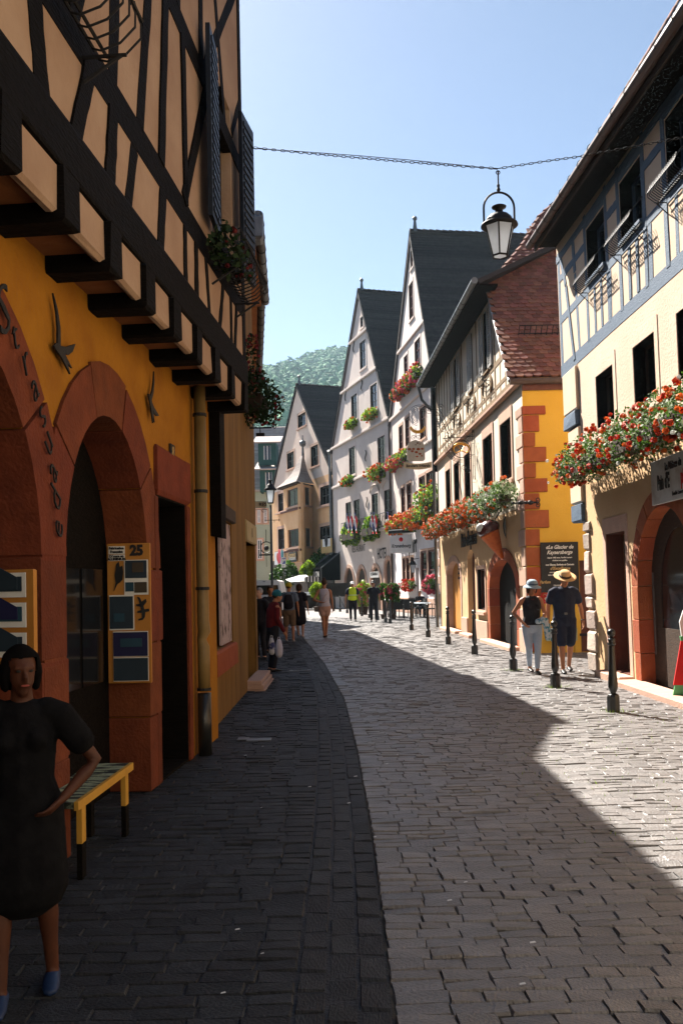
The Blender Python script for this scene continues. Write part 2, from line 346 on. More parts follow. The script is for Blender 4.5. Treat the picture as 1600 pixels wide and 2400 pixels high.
def beam(R, a, b, w, m, name='beam', d=0.004, jit=0.008, depth=0.05, seg=4):
    """hewn timber on the facade from a to b (u,z), width w"""
    _bk[0] += 1; d = d + 0.0016 * (_bk[0] % 8)
    a, b = Vector((a[0], a[1])), Vector((b[0], b[1])); t = (b - a).normalized(); n = Vector((-t.y, t.x))
    up, dn = [], []
    for i in range(seg + 1):
        p = a + (b - a) * (i / seg)
        up.append(p + n * (w / 2 + ru(-jit, jit))); dn.append(p - n * (w / 2 + ru(-jit, jit)))
    pts = [(p.x, p.y) for p in up] + [(p.x, p.y) for p in reversed(dn)]
    return MB().prism(pts, -d, depth).build(name, m, R)
def voussoirs(R, u0, u1, z0, zs, zt, w, m, n=9, d=0.03, t=0.30, jambs=3, gap=0.006, base=None, name='arch_stone', only=None):
    """arch ring and jambs as single cut stones"""
    c, a, h = (u0 + u1) / 2, (u1 - u0) / 2, zt - zs
    def pt(ang, e): return (c + (a + e) * math.cos(ang), zs + (h + e) * math.sin(ang))
    for i in range(n):
        g = gap / max(a, 0.3)
        a0, a1 = math.pi * i / n + g, math.pi * (i + 1) / n - g; k = 4
        pin = [pt(a0 + (a1 - a0) * j / k, 0.0) for j in range(k + 1)]; ww = w * ru(0.97, 1.05)
        pout = [pt(a0 + (a1 - a0) * j / k, ww) for j in range(k, -1, -1)]
        MB().prism(pin + pout, -d - ru(0, 0.006), t).build(name, m, R)
    for side in (-1, 1):
        zz = z0
        for j in range(jambs):
            z2 = z0 + (zs - z0) * (j + 1) / jambs
            e = u0 if side < 0 else u1; ww = w * ru(0.9, 1.12)
            x0, x1 = (e - ww, e) if side < 0 else (e, e + ww)
            MB().cbox(x0, x1, -d - ru(0, 0.008), t, zz + gap / 2, z2 - gap / 2, 0.008).build('jamb_stone', m, R)
            zz = z2
def fit(R_unused=None): pass

def leaf_mesh(rng, n, sx, sy, sz, size, shape=None, droop=0.0):
    """n small two-sided leaves in a box-ish ellipsoid; returns verts, faces"""
    v = []; f = []
    k = 0
    while k < n:
        x, y, z = rng.uniform(-1, 1), rng.uniform(-1, 1), rng.uniform(-1, 1)
        rr = (y * y + z * z)
        if rr > 1 or abs(x) > 1 or rng.random() > 0.25 + 0.75 * rr: continue
        lump = 1 + 0.22 * math.sin(x * sx * 5.1 + 1.3) + 0.12 * math.sin(x * sx * 13 + z * 2)
        endf = math.sqrt(max(0.05, 1 - max(0, abs(x) - 1 + 0.35 / max(sx, 0.35)) ** 2 * (max(sx, 0.35) / 0.35) ** 2)) if sx > 0.4 else 1
        px, py, pz = x * sx, y * sy * lump * endf, z * sz * lump * endf - (droop * abs(y))
        s = size * rng.uniform(0.6, 1.3)
        a = Vector((rng.gauss(0, 1), rng.gauss(0, 1), rng.gauss(0, 1))).normalized()
        b = a.orthogonal().normalized(); c = a.cross(b); ang = rng.uniform(0, 6.28)
        b, c = b * math.cos(ang) + c * math.sin(ang), c * math.cos(ang) - b * math.sin(ang)
        P = Vector((px, py, pz)); i = len(v)
        v += [tuple(P - b * s), tuple(P + c * s * 0.7), tuple(P + b * s), tuple(P - c * s * 0.7)]
        f.append((i, i + 1, i + 2, i + 3)); k += 1
    return v, f
def blossom_mesh(m, r, seed, name='blossom', petals=9):
    rng = random.Random(seed); b = MB()
    for i in range(petals):
        a = Vector((rng.gauss(0, 1), rng.gauss(0, 1), rng.gauss(0, 1))).normalized(); c = a * r * 0.5
        x = a.orthogonal().normalized(); y = a.cross(x); s = r * rng.uniform(0.5, 0.75)
        n = 5; b.add([tuple(c + (x * math.cos(2 * math.pi * k / n) + y * math.sin(2 * math.pi * k / n)) * s + a * r * 0.2 * (k % 2)) for k in range(n)], [tuple(range(n))])
    return b.mesh(name, m)
_seed = [100]
def flowerbox(M, L, label, rad=0.25, nleaf=900, leafm=None, cols=((None, 40, 0.03),), group=None, size=0.03, hang=0.0, box=True, single=False, name='flower_box', boxm=None, cat='flower box', tilt=0.0, sy=1.0):
    """planter with trailing flowers, centred at M; L = length along local x"""
    _seed[0] += 1; rng = random.Random(_seed[0])
    R = root(name, label, cat, M, group)
    if box: MB().box(-L / 2, L / 2, -rad * 0.45, rad * 0.45, -rad * 0.75, -rad * 0.1).build('trough', boxm or m_darkwood, R)
    lm = leafm or [m_leaf]; lm = lm if isinstance(lm, (list, tuple)) else [lm]
    for i, mm in enumerate(lm):
        v, f = leaf_mesh(rng, nleaf // len(lm), L / 2 + rad * 0.35, rad * sy, rad * 1.0, size, droop=hang)
        o = MB().add(v, f).build('foliage', mm, R); o['kind'] = 'stuff'
    for (m, n, r) in cols:
        if m is None: continue
        bm_ = [blossom_mesh(m, r, _seed[0] * 10 + k) for k in range(3)]
        def spot():
            while True:
                a = rng.uniform(0, 2 * math.pi); x = rng.uniform(-1, 1)
                y, z = math.cos(a), math.sin(a)
                if y > 0.45: continue
                k = rng.uniform(0.85, 1.15) * (1 + 0.2 * math.sin(x * L * 2.6 + 1.3))
                return (x * (L / 2 + rad * 0.12), y * rad * k * sy, z * rad * k - hang * abs(y))
        if single:
            for k in range(n):
                o = bpy.data.objects.new('blossom', bm_[k % 3]); link(o, R); o.location = spot(); o.rotation_euler = (rng.uniform(0, 6), rng.uniform(0, 6), 0); s_ = rng.uniform(0.7, 1.25); o.scale = (s_,) * 3
        else:
            b = MB()
            for k in range(n):
                p = Vector(spot()); me = bm_[k % 3]; s_ = rng.uniform(0.7, 1.25)
                Q = Quaternion((rng.gauss(0, 1), rng.gauss(0, 1), rng.gauss(0, 1), rng.gauss(0, 1))).normalized().to_matrix()
                vs = [p + Q @ (Vector(x.co) * s_) for x in me.vertices]
                b.add(vs, [tuple(pp.vertices) for pp in me.polygons])
            o = b.build('blossoms', m, R); o['kind'] = 'stuff'
    return R
def local_frame(F_, u, z, d): return Matrix.Translation(F_.w(u, z, d)) @ F_.M.to_3x3().to_4x4()
def roof_slab(R, pts, thick, m, name='roof'):
    """pts = 3-4 world points of the top face, in parent's space already"""
    P = [Vector(p) for p in pts]; n = (P[1] - P[0]).cross(P[2] - P[0]).normalized()
    if n.z < 0: n = -n
    k = len(P); v = P + [p - n * thick for p in P]
    f = [tuple(range(k)), tuple(range(2 * k - 1, k - 1, -1))] + [(i, (i + 1) % k, (i + 1) % k + k, i + k) for i in range(k)]
    return MB().add(v, f).build(name, m, R)
def tiled_slope(R, o, ex, ey, W_, H_, tw, th, m, inside=None, limit=300, name='roof_tile', thick=0.042):
    """rows of round-ended tiles; o = eave-left corner (parent space), ex along the eave, ey up the slope; nearest tiles single objects"""
    o, ex, ey = Vector(o), Vector(ex).normalized(), Vector(ey).normalized(); nz = ex.cross(ey).normalized()
    if nz.z < 0: nz = -nz
    def tile():
        b = MB(); pts = [(-tw / 2 + 0.003, th * 1.35), (-tw / 2 + 0.003, 0.05)]
        for k in range(7): a = math.pi * (1 + k / 6); pts.append((math.cos(a) * (tw / 2 - 0.003), 0.05 + math.sin(a) * 0.05))
        pts += [(tw / 2 - 0.003, th * 1.35)]
        b.prism(pts, 0, thick, 'z'); return b
    me = tile().mesh('roof_tile', m)
    spots = []
    rows = int(H_ / th) + 1; colsn = int(W_ / tw) + 2
    for r in range(rows):
        for c in range(colsn):
            x = (c + (0.5 if r % 2 else 0)) * tw; y = r * th
            if x > W_ + tw * 0.4: continue
            if inside and not inside(x, y): continue
            spots.append((x, y))
    spots.sort(key=lambda s: ( (R.matrix_world @ (o + ex * s[0] + ey * s[1])) - EYEV).length)
    extra = MB(); base = Matrix((ex, ey, nz)).transposed()
    for i, (x, y) in enumerate(spots):
        Q = base @ Matrix.Rotation(-math.radians(ru(4, 6.5)), 3, 'X') @ Matrix.Rotation(math.radians(ru(-1.5, 1.5)), 3, 'Z')
        p = o + ex * (x + ru(-.006, .006)) + ey * (y + ru(-.01, .01)) + nz * (0.055 + ru(0, .006))
        if i < limit:
            t = bpy.data.objects.new(name, me); link(t, R); t.matrix_local = Matrix.Translation(p) @ Q.to_4x4()
        else:
            extra.add([p + Q @ Vector(v.co) for v in me.vertices], [tuple(pp.vertices) for pp in me.polygons])
    if extra.v: t = extra.build('more_roof_tiles', m, R); t['kind'] = 'stuff'
def scroll(c, r0, turns, a0, n=18, plane='xz', y=0.0, grow=0.0):
    pts = []
    for i in range(n + 1):
        t = i / n; a = a0 + turns * 2 * math.pi * t; r = r0 * (1 - t * 0.8)
        pts.append((c[0] + r * math.cos(a), y, c[1] + r * math.sin(a)))
    return pts
def circle(c, r, n=24, y=0.0, a0=0.0, a1=2 * math.pi):
    k = n if abs(a1 - a0 - 2 * math.pi) < 1e-6 else n + 1
    return [(c[0] + r * math.cos(a0 + (a1 - a0) * i / n), y, c[1] + r * math.sin(a0 + (a1 - a0) * i / n)) for i in range(k)]
# ================================================================ ground
from math import pi, sin, cos, radians
def gmesh(name, m, pts, z, kind='structure', label=None):
    o = MB().add([(x, y, z) for x, y in pts], [tuple(range(len(pts)))]).build(name, m); o['kind'] = kind; return o
def chan_x(Y):                                  # centre line of the paved gutter channel
    return float(np.interp(Y, [0, 6, 9, 13, 19, 32, 46, 70], [-0.03, -0.03, -0.08, -0.2, -0.6, -1.75, -3.6, -8.0]))
ground_sheet = gmesh('ground', m_joint, [(-440, -55), (440, -55), (440, 790), (-440, 790)], -0.014)
far_paving = gmesh('far_pavement', m_street_far, [(-30, 47.9), (9, 47.9), (9, 140), (-30, 140)], -0.004)
_ys = [1.0 + i * 1.5 for i in range(32)]
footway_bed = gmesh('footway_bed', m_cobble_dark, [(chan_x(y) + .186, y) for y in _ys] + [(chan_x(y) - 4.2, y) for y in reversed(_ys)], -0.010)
street = bpy.data.objects.new('street', None); link(street); street['kind'] = 'structure'
def stone_geo(x, y, lx, ly, ang, h, rng):
    c = 0.006; t = (rng.uniform(-.004, .004), rng.uniform(-.004, .004))
    hx, hy = lx / 2, ly / 2
    def R(i, z, k):
        o = []
        for sx, sy in ((-1, -1), (1, -1), (1, 1), (-1, 1)):
            ex, ey = sx * (hx - i) + rng.uniform(-.005, .005), sy * (hy - i) + rng.uniform(-.004, .004)
            o.append((ex, ey, z + (t[0] * sx + t[1] * sy) * k))
        return o
    v = R(0.0, -0.045, 0) + R(0.0, h - 0.012, 1) + R(c, h, 1)
    ca, sa = math.cos(ang), math.sin(ang)
    v = [(x + a * ca - b * sa, y + a * sa + b * ca, z) for a, b, z in v]
    f = [(8, 9, 10, 11)] + [(k * 4 + i, k * 4 + (i + 1) % 4, k * 4 + 4 + (i + 1) % 4, k * 4 + 4 + i) for k in range(2) for i in range(4)]
    return v, f
rng = random.Random(3)
stones = []       # x, y, lx, ly, angle, height, dark
def crown(x, y): return 0.0
Y = 1.6
while Y < 47.9:
    dy = rng.uniform(0.088, 0.116) * (1.0 if Y < 26 else 1.25)
    # carriageway rows, slightly bowed
    x = chan_x(Y) + 0.192 + rng.uniform(0, 0.008); xr = 6.3
    if Y > 34: xr = 6.3
    while x < xr:
        lx = rng.uniform(0.13, 0.225) * (1 if Y < 26 else 1.3)
        bow = 0.02 * math.sin(x * 1.7 + Y * 0.6) + 0.012 * (x - 2)
        if not (x > 4.62 and Y < 16.2): stones.append((x + lx / 2, Y + bow + dy / 2, lx + 0.003, dy - 0.004, rng.uniform(-.02, .02) + 0.02, rng.uniform(-.005, .004), 0))
        x += lx
    # left footway rows, larger dark setts
    xl = chan_x(Y) - 0.192; x = xl
    xe = -2.3 if Y < 9 else (-1.62 if Y < 16 else chan_x(Y) - 2.4)
    while x > xe:
        lx = rng.uniform(0.16, 0.24)
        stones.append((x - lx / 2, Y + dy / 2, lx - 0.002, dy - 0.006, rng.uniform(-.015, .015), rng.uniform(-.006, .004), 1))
        x -= lx
    Y += dy
for k in (-1, 0, 1):
    Y = 1.6
    while Y < 47:
        ly = rng.uniform(0.17, 0.26); xm = chan_x(Y + ly / 2) + k * 0.125
        a = math.atan2(chan_x(Y + ly) - chan_x(Y), ly)
        stones.append((xm, Y + ly / 2, 0.112, ly - 0.012, -a, -0.006 if k == 0 else -0.003, 1)); Y += ly
def inframe(x, y):
    v = CR.transposed() @ (Vector((x, y, 0)) - EYEV)
    if v.z >= 0: return False
    px, py = CX - v.x / v.z * F, CY + v.y / v.z * F
    return -60 < px < 1660 and py < 2440
near = sorted([s for s in stones if inframe(s[0], s[1])], key=lambda s: s[0] ** 2 + s[1] ** 2 + (8 if s[6] else 0))
near_set = set(id(s) for s in near[:290])
bl, bd = MB(), MB()
proto_l = [MB().add(*stone_geo(0, 0, 0.19, 0.105, 0, 0, rng)).mesh('sett', m_cobble) for _ in range(6)]
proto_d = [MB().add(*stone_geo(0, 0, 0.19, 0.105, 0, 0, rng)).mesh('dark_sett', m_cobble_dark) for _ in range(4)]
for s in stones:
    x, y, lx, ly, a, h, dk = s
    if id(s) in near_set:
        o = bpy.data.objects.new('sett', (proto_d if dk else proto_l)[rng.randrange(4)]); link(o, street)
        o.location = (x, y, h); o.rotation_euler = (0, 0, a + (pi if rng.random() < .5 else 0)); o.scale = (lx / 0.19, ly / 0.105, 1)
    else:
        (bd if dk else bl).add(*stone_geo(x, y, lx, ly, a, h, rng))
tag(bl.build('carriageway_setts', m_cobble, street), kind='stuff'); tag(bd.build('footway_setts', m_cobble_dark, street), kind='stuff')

# ================================================================ facade planes
FR1 = Facade((4.43, 18.2), (4.62, 5.0), lean=radians(0.8))
FR2 = Facade((3.74, 34.2), (4.23, 20.5))
FR3 = Facade((3.30, 57.2), (5.04, 45.4))
FR4 = Facade((-0.55, 70.0), (3.30, 57.2))
FR5 = Facade((-6.6, 85.3), (-0.52, 70.2))
FL1 = Facade((-2.25, -1.5), (-1.37, 9.75))
FLU = Facade((-1.90, -1.5), (-1.01, 9.75))
FL2 = Facade((-1.50, 9.78), (-1.52, 16.0))

# ================================================================ right front house with blue timbers (R1)
R1 = root('timber_house', 'big cream house at right with blue half-timbering, dark eaves and a sandstone archway', 'house', FR1.M)
Fa = FR1
zt = Fa.uz(q('B', 1150, 1205))[1]
uL_up = Fa.uz(q('B', 806, 1100))[0]; uL_lo = Fa.uz((1385, 1560))[0]; uR = Fa.L
z_beam_bot = Fa.uz((1318, 884))[1]; z_beam_bot = (z_beam_bot + Fa.uz((1600, 633))[1]) / 2
z_top = (Fa.uz(q('B', 803, 765))[1] + Fa.uz(q('B', 1320, 10))[1]) / 2 + 0.2
z_jet = Fa.uz((1343, 1200))[1]           # bottom of the oversailing strip
u_strip = Fa.uz((1362, 1050))[0]; u_stripL = Fa.uz((1331, 1050))[0]
UW = [Fa.rect('B', 971, 1084, 605, 955), Fa.rect('B', 1174, 1308, 335, 725), Fa.rect('B', 1456, 1600, 0, 400)]
UW.append((UW[2][0] + 2.3, UW[2][1] + 2.3, UW[2][2], UW[2][3]))
zw0 = sum(r[2] for r in UW[:3]) / 3; zw1 = sum(r[3] for r in UW[:3]) / 3
UW = [(a, b, zw0, zw1) for a, b, c, d in UW]
MW = [Fa.rect('M', 497, 712, 100, 830), Fa.rect('M', 958, 1230, 40 - 130, 690)]
mz0 = MW[0][2]; mz1 = (MW[0][3] + MW[1][3]) / 2
MW = [(a, b, mz0, mz1) for a, b, c, d in MW]; dlt = MW[1][0] - MW[0][0]
u3 = Fa.uz((1592, 900))[0]; MW.append((u3, u3 + MW[1][1] - MW[1][0], mz0, mz1)); MW.append((u3 + 1.5, u3 + 2.5, mz0, mz1))
DR = Fa.rect('K', 893, 1062, 45, 1268)
DR = (DR[0], DR[1], 0.12, DR[3])
A0 = Fa.uz(q('K', 1195, 900))[0]; zap = Fa.uz((1640, 1215))[1]; zsp = Fa.uz(q('K', 1190, 500))[1]
AR = (A0, A0 + 2.15, 0.0, zsp, zsp + 1.12)
print('R1', 'uL', uL_up, uL_lo, 'beam', z_beam_bot, 'top', z_top, 'jet', z_jet, 'UW', UW[:2], 'MW', MW[:2], 'DR', DR, 'AR', AR)
wall(R1, [(uL_up, z_beam_bot), (uR, z_beam_bot), (uR, z_top), (uL_up, z_top)], [hole_of(r) for r in UW], m_infill, 0.3, 0.0, 'upper_wall')
z_mid = Fa.uz((1420, 1010))[1] - 0.35
wall(R1, [(u_strip + .0, z_mid), (uR, z_mid), (uR, z_beam_bot - .003), (u_strip, z_beam_bot - .003)], [hole_of(r) for r in MW], m_cream, 0.32, 0.004, 'middle_wall')
wall(R1, [(uL_lo, 0), (DR[0], 0), (DR[0], DR[3]), (DR[1], DR[3]), (DR[1], 0), (AR[0] - .03, 0)] + [(x, z) for x, z in reversed(arch_pts(AR[0] - .03, AR[1] + .03, 0, AR[3], AR[4] + .03)[2:])] +
     [(AR[1] + .03, 0), (uR, 0), (uR, z_mid - .003), (uL_lo, z_mid - .003)], [], m_cream_lo, 0.45, 0.007, 'ground_wall')
# side walls and back so the house is closed
MB().box(uL_lo + 0.003, uL_lo + 0.3, 0.46, 7.5, 0, z_mid).box(uR - 0.3, uR, 0.46, 7.5, 0, z_top).build('side_wall', m_cream, R1)
MB().box(uL_up + 0.003, uL_up + 0.3, 0.33, 7.5, z_mid + .003, z_top).build('side_wall', m_cream, R1)
MB().box(uL_up + .31, uR - .31, 3.0, 3.1, 0, z_top).build('inner_wall', m_darkwood, R1)
MB().box(uL_up, uR, 0.33, 3.0, z_beam_bot - .2, z_beam_bot - .1).build('floor', m_darkwood, R1)
# oversailing corner strip: two plaster panels with timber ends
zs1 = Fa.uz((1340, 985))[1]
MB().cbox(u_stripL, u_strip - .012, -0.06, 0.4, zs1 + 0.12, z_beam_bot - 0.004, 0.03).build('corner_panel', m_infill, R1)
MB().cbox(u_stripL + .04, u_strip - .02, -0.09, 0.42, zs1 - .18, zs1 + .1, 0.02, 0.012).build('beam_end', m_blue, R1)
MB().cbox(u_stripL + .25, u_strip + .05, -0.065, 0.4, z_jet + 0.12, zs1 - .2, 0.03).build('corner_panel', m_infill, R1)
MB().cbox(u_stripL + .35, u_strip + .05, -0.085, 0.42, z_jet - .22, z_jet + .1, 0.02, 0.012).build('beam_end', m_blue, R1)
z = 0.0; rngq = random.Random(5)
while z < z_jet - .4:                           # rubble corner stones
    h = rngq.uniform(.24, .42); w = rngq.uniform(.22, .5)
    MB().cbox(uL_lo - .03, uL_lo + w, -0.045, .3, z + .01, min(z + h - .012, z_jet - .25), 0.03, 0.012).build('corner_stone', m_rubble, R1); z += h
k = 0
def T(x1, y1, x2, y2, w=0.17, r='B', nm='beam'):
    beam(R1, Fa.uz(q(r, x1, y1)), Fa.uz(q(r, x2, y2)), w, m_blue, nm)
z_r1 = Fa.uz(q('B', 870, 1190))[1]; z_r2 = Fa.uz(q('B', 880, 925))[1]
def rail(u0, u1, z, w=0.17): beam(R1, (u0, z), (u1, z), w * .82, m_blue, 'rail', seg=8)
rail(uL_up, uR, z_beam_bot + 0.13, 0.27)
rail(uL_up + .1, uR, zw0 - 0.12, 0.17)
zlr = z_r1
us = [uL_up + .12] + [e for r in UW for e in (r[0] - .09, r[1] + .09)]
for i, (a, b) in enumerate([(us[0], us[1]), (us[2], us[3]), (us[4], us[5]), (us[6], us[7])]):
    rail(a, b, (zw0 + zw1) / 2 + 0.22, 0.16)
rail(uL_up, uR, z_top - .32, 0.16)
for i, x in enumerate(us):
    beam(R1, (x, z_beam_bot + .2), (x, z_top - .2), 0.125 if i else 0.16, m_blue, 'post', seg=7)
for r in UW:
    rail(r[0], r[1], zw1 + 0.09, 0.15)
    for t_ in (0.33, 0.70): x = r[0] + (r[1] - r[0]) * t_; beam(R1, (x, z_beam_bot + .25), (x + .02, zw0 - .2), 0.10, m_blue, 'stud')
T(815, 790, 850, 960, 0.12, nm='stud'); T(890, 660, 906, 880, 0.14, nm='stud'); T(852, 975, 905, 1420, 0.12, nm='brace'); T(906, 890, 938, 1400, 0.13, nm='stud')
beam(R1, (us[3] - .55, z_beam_bot + .25), (us[3] - .5, zw0 - .2), 0.10, m_blue, 'stud'); beam(R1, (us[5] - .62, z_beam_bot + .25), (us[5] - .6, zw0 - .2), 0.14, m_blue, 'stud')
win_sty = dict(sur=0.0, fmat=m_blue, depth=0.22, vb=0, hb=0, fw=0.06, smat=m_blue)
for r in UW: window(R1, r, win_sty)
for r in MW: window(R1, r, dict(sur=0.13, surtop=0.2, smat=m_cream, fmat=m_darkwood, depth=0.2, vb=1, hb=0, proud=0.014, sill=0.03))
MB().holed([(DR[0] - .14, 0.0), (DR[1] + .14, 0.0), (DR[1] + .14, DR[3] + .26), (DR[0] - .14, DR[3] + .26)], [[(DR[0], 0.12), (DR[1], 0.12), (DR[1], DR[3]), (DR[0], DR[3])]], -0.018, 0.05).build('door_frame', m_sand_pale, R1)
MB().holed([(DR[0] + .001, 0.121), (DR[1] - .001, 0.121), (DR[1] - .001, DR[3] - .001), (DR[0] + .001, DR[3] - .001)], [[(DR[0] + .014, .135), (DR[1] - .014, .135), (DR[1] - .014, DR[3] - .014), (DR[0] + .014, DR[3] - .014)]], .0, .275).build('door_lining', m_redbrown, R1)
d_ = MB().box(DR[0] + .02, DR[1] - .02, 0.28, 0.33, 0.14, DR[3] - .02).build('door', m_darkwood, R1)
MB().box(DR[0] + .12, DR[0] + .42, .265, .278, .3, 1.0).box(DR[0] + .5, DR[1] - .12, .265, .278, .3, 1.0).build('door_panel', m_redbrown, d_)
voussoirs(R1, AR[0], AR[1], 0.0, AR[3], AR[4], 0.26, m_sand, n=9, d=0.016, t=0.47, jambs=3)
g_ = MB().holed(arch_pts(AR[0], AR[1], 0.05, AR[3], AR[4]), [arch_pts(AR[0] + .35, AR[1] - .35, 0.9, AR[3] - .1, AR[4] - .3)], 0.20, 0.24).build('gate', m_darkwood, R1)
MB().holed(arch_pts(AR[0] + .352, AR[1] - .352, 0.902, AR[3] - .1, AR[4] - .302), [], 0.215, 0.225).build('pane', m_glass, g_)
MB().box(AR[0] + .16, AR[0] + .175, .15, .17, .5, AR[3] + .2).build('rod', m_zinc, g_)
MB().cbox(DR[0] - .16, DR[1] + .16, -.25, .03, -0.03, .12, .015).build('step', m_sand_pale, R1)
MB().cbox(AR[0] - .3, AR[1] + .3, -.35, .03, -0.03, .09, .015).build('step', m_sand_pale, R1)
# wall sign
s0 = Fa.uz(q('M', 1185, 1225), .05); s1 = Fa.uz(q('M', 1205, 1755), .05)
sg = root('shop_sign', 'white weathered shop board with black old lettering above the sandstone archway', 'sign', Fa.M)
sw, sz0, sz1 = 2.0, s1[1], s0[1]
MB().cbox(s0[0], s0[0] + sw, -.075, -.035, sz0, sz1, .006).build('board', mat('weathered_sign_white', (.62, .60, .57), (.30, .22, .15), 3, .7, ramp=(.45, .8)), sg)
hh = sz1 - sz0
text(sg, 'La Maison du', s0[0] + .82, sz1 - hh * .22, hh * .23, m_printdark, -.078, sx=.75, bold=.006)
text(sg, 'Pain d\'E', s0[0] + .46, sz0 + hh * .46, hh * .46, m_printdark, -.078, sx=.5, bold=.01)
text(sg, 'pices', s0[0] + 1.22, sz0 + hh * .46, hh * .46, m_red, -.078, sx=.55, bold=.01)
text(sg, 'Famille Lauvert', s0[0] + .95, sz0 + hh * .15, hh * .13, m_printdark, -.078, sx=.8)
# eaves, gutter and roof
ge0 = at_depth(1245, 587, 17.6); OV = Fa.uz((1245, 587))[0]
Mi = Fa.M.inverted()
def loc(P): return Mi @ Vector(P)
ov = 0.42; ze = 8.28; dze = .036
L0 = uL_up - 0.05
roof_pitch = radians(57)
ridge_y = 3.7
def RP(u, y): return (u, y, ze - dze * u + (y + ov) * math.tan(roof_pitch))
roof_slab(R1, [RP(L0, -ov), RP(uR, -ov), RP(uR, ridge_y), RP(L0, ridge_y)], 0.14, m_tile_dark, 'roof')
roof_slab(R1, [RP(L0, ridge_y), RP(uR, ridge_y), (uR, ridge_y * 2 + ov, ze - dze * uR), (L0, ridge_y * 2 + ov, ze)], 0.14, m_tile_dark, 'roof')
MB().add([(L0 + .15, 0.2, z_top - .6), (L0 + .15, 7.0, z_top - .6), (L0 + .15, ridge_y, RP(0, ridge_y)[2] - .2), (L0 + .3, .2, z_top - .6), (L0 + .3, 7.0, z_top - .6), (L0 + .3, ridge_y, RP(0, ridge_y)[2] - .2)], [(0, 1, 2), (3, 5, 4)]).build('gable_wall', m_cream, R1)
roof_slab(R1, [(L0 + .02, -ov + .03, ze - .05), (uR, -ov + .03, ze - .05 - dze * uR), (uR, 0.02, ze - .05 - dze * uR), (L0 + .02, .02, ze - .05)], .05, m_shadowwood, 'soffit')
MB().add([(L0, -ov, ze - .17), (uR, -ov, ze - .17 - dze * uR), (uR, -ov, ze + .02 - dze * uR), (L0, -ov, ze + .02), (L0, -ov + .03, ze - .17), (uR, -ov + .03, ze - .17 - dze * uR), (uR, -ov + .03, ze + .02 - dze * uR), (L0, -ov + .03, ze + .02)], [(0, 1, 2, 3), (7, 6, 5, 4), (0, 4, 5, 1), (3, 2, 6, 7)]).build('fascia', m_darkwood, R1)
gt = [(L0 - .06, -ov - .08, ze - .03), (uR, -ov - .08, ze - .03 - dze * uR)]
MB().tube(gt, .075, 10).build('gutter', m_copper, R1)
for i in range(24): MB().tube(circle((0, 0), .082, 10), .006, 4, closed=True).xf(Matrix.Translation((L0 + .3 + i * .55, -ov - .08, ze - .03 - dze * (.3 + i * .55))) @ Matrix.Rotation(pi / 2, 4, 'Z')).build('gutter_bracket', m_iron, R1)
# verge tiles standing out along the far gable edge
tb = MB()
for i in range(7):
    a = math.pi * i / 6; tb.v.append((cos(a) * .10, -.17, sin(a) * .055)); 
for i in range(7):
    a = math.pi * i / 6; tb.v.append((cos(a) * .085, .17, sin(a) * .045))
tb.f = [(i, i + 1, i + 8, i + 7) for i in range(6)] + [tuple(range(7)), tuple(range(13, 6, -1))]; tb.m = [0] * len(tb.f)
tme = tb.mesh('verge_tile', m_tile)
nv = 26
for i in range(nv):
    y = -ov + (ridge_y + ov) * (i + .3) / nv
    o = bpy.data.objects.new('verge_tile', tme); link(o, R1); p = RP(L0 + .02, y); o.location = (p[0], p[1], p[2] + .03); o.rotation_euler = (roof_pitch + .06, 0, 0)
for j in range(2):
  for i in range(30):
    o = bpy.data.objects.new('eaves_tile', tme); link(o, R1); p = RP(L0 + .25 + i * .23, -ov + .02 + j * .2); o.location = (p[0], p[1], p[2] + .025); o.rotation_euler = (roof_pitch, 0, 0)

# iron window baskets
def basket(Fc, u0, u1, z, label, m=m_iron, deep=0.17, n=16, h=0.17, group=None, rod=0.008):
    R = root('window_basket', label, 'window basket', Fc.M, group)
    b = MB()
    for yy, zz in ((-deep - .04, z + h), (-deep * .5, z - .02), (-.06, z + .02)): b.tube([(u0, yy, zz), (u1, yy, zz)], rod, 5)
    b.tube([(u0, -deep - .075, z + h - .07), (u1, -deep - .075, z + h - .07)], rod * .8, 5)
    b.build('rail', m, R)
    for i in range(n):
        u = u0 + (u1 - u0) * i / (n - 1)
        pts = [(u, -deep - .04 - .03 * sin(t * pi), z + h * (1 - t)) for t in (0, .35, .7)] + [(u, -deep * .92, z - .01), (u, -deep * .5, z - .045), (u, -.08, z - .03)]
        pts = [(u, -deep + .0, z + h + .035), (u, -deep - .03, z + h + .045)] + pts
        MB().tube(pts, rod * .75, 4).build('curved_bar', m, R)
    for u in (u0 + .06, u1 - .06):
        MB().tube([(u, 0.0, z - .20), (u, -deep * .9, z - .05)], rod, 5).tube([(u, 0.0, z - .05), (u, -deep, z - .05)], rod, 5).build('bracket', m, R)
    MB().tube([(u0 + (u1 - u0) * .35, -.03, z + h + .22), (u1 + .02, -.03, z + h + .22)], rod * 1.1, 6).build('guard_rail', m, R)
    return R
nm_ = ['farthest of the iron baskets under the blue framed windows, next to the red tiled roof', 'iron basket under the middle blue framed window', 'iron basket under the blue framed window cut by the right edge']
for i, r in enumerate(UW[:3]): basket(Fa, r[0] - .1, r[1] + .08, zw0 - .12, nm_[i], group='iron baskets under the blue framed windows', n=18)

# big flower box of R1
uf0 = Fa.uz((1332, 1085), .3); uf1 = Fa.uz((1590, 985), .3)
zf = (uf0[1] + uf1[1]) / 2; ul = uf0[0]; Lf = uf1[0] - uf0[0] + 1.6
print('flowers', uf0, uf1, Lf)
flowerbox(local_frame(Fa, ul + Lf / 2, zf, .36), Lf, 'long flower box of red geraniums and white flowers on the cream house', rad=.32, nleaf=9000, leafm=[m_leaf, m_leaf, m_leaf, m_leaf_pale],
          cols=((m_fred, 140, .044), (m_forange, 120, .044), (m_fwhite, 36, .03)), size=.026, hang=.08, single=True, name='flower_box')
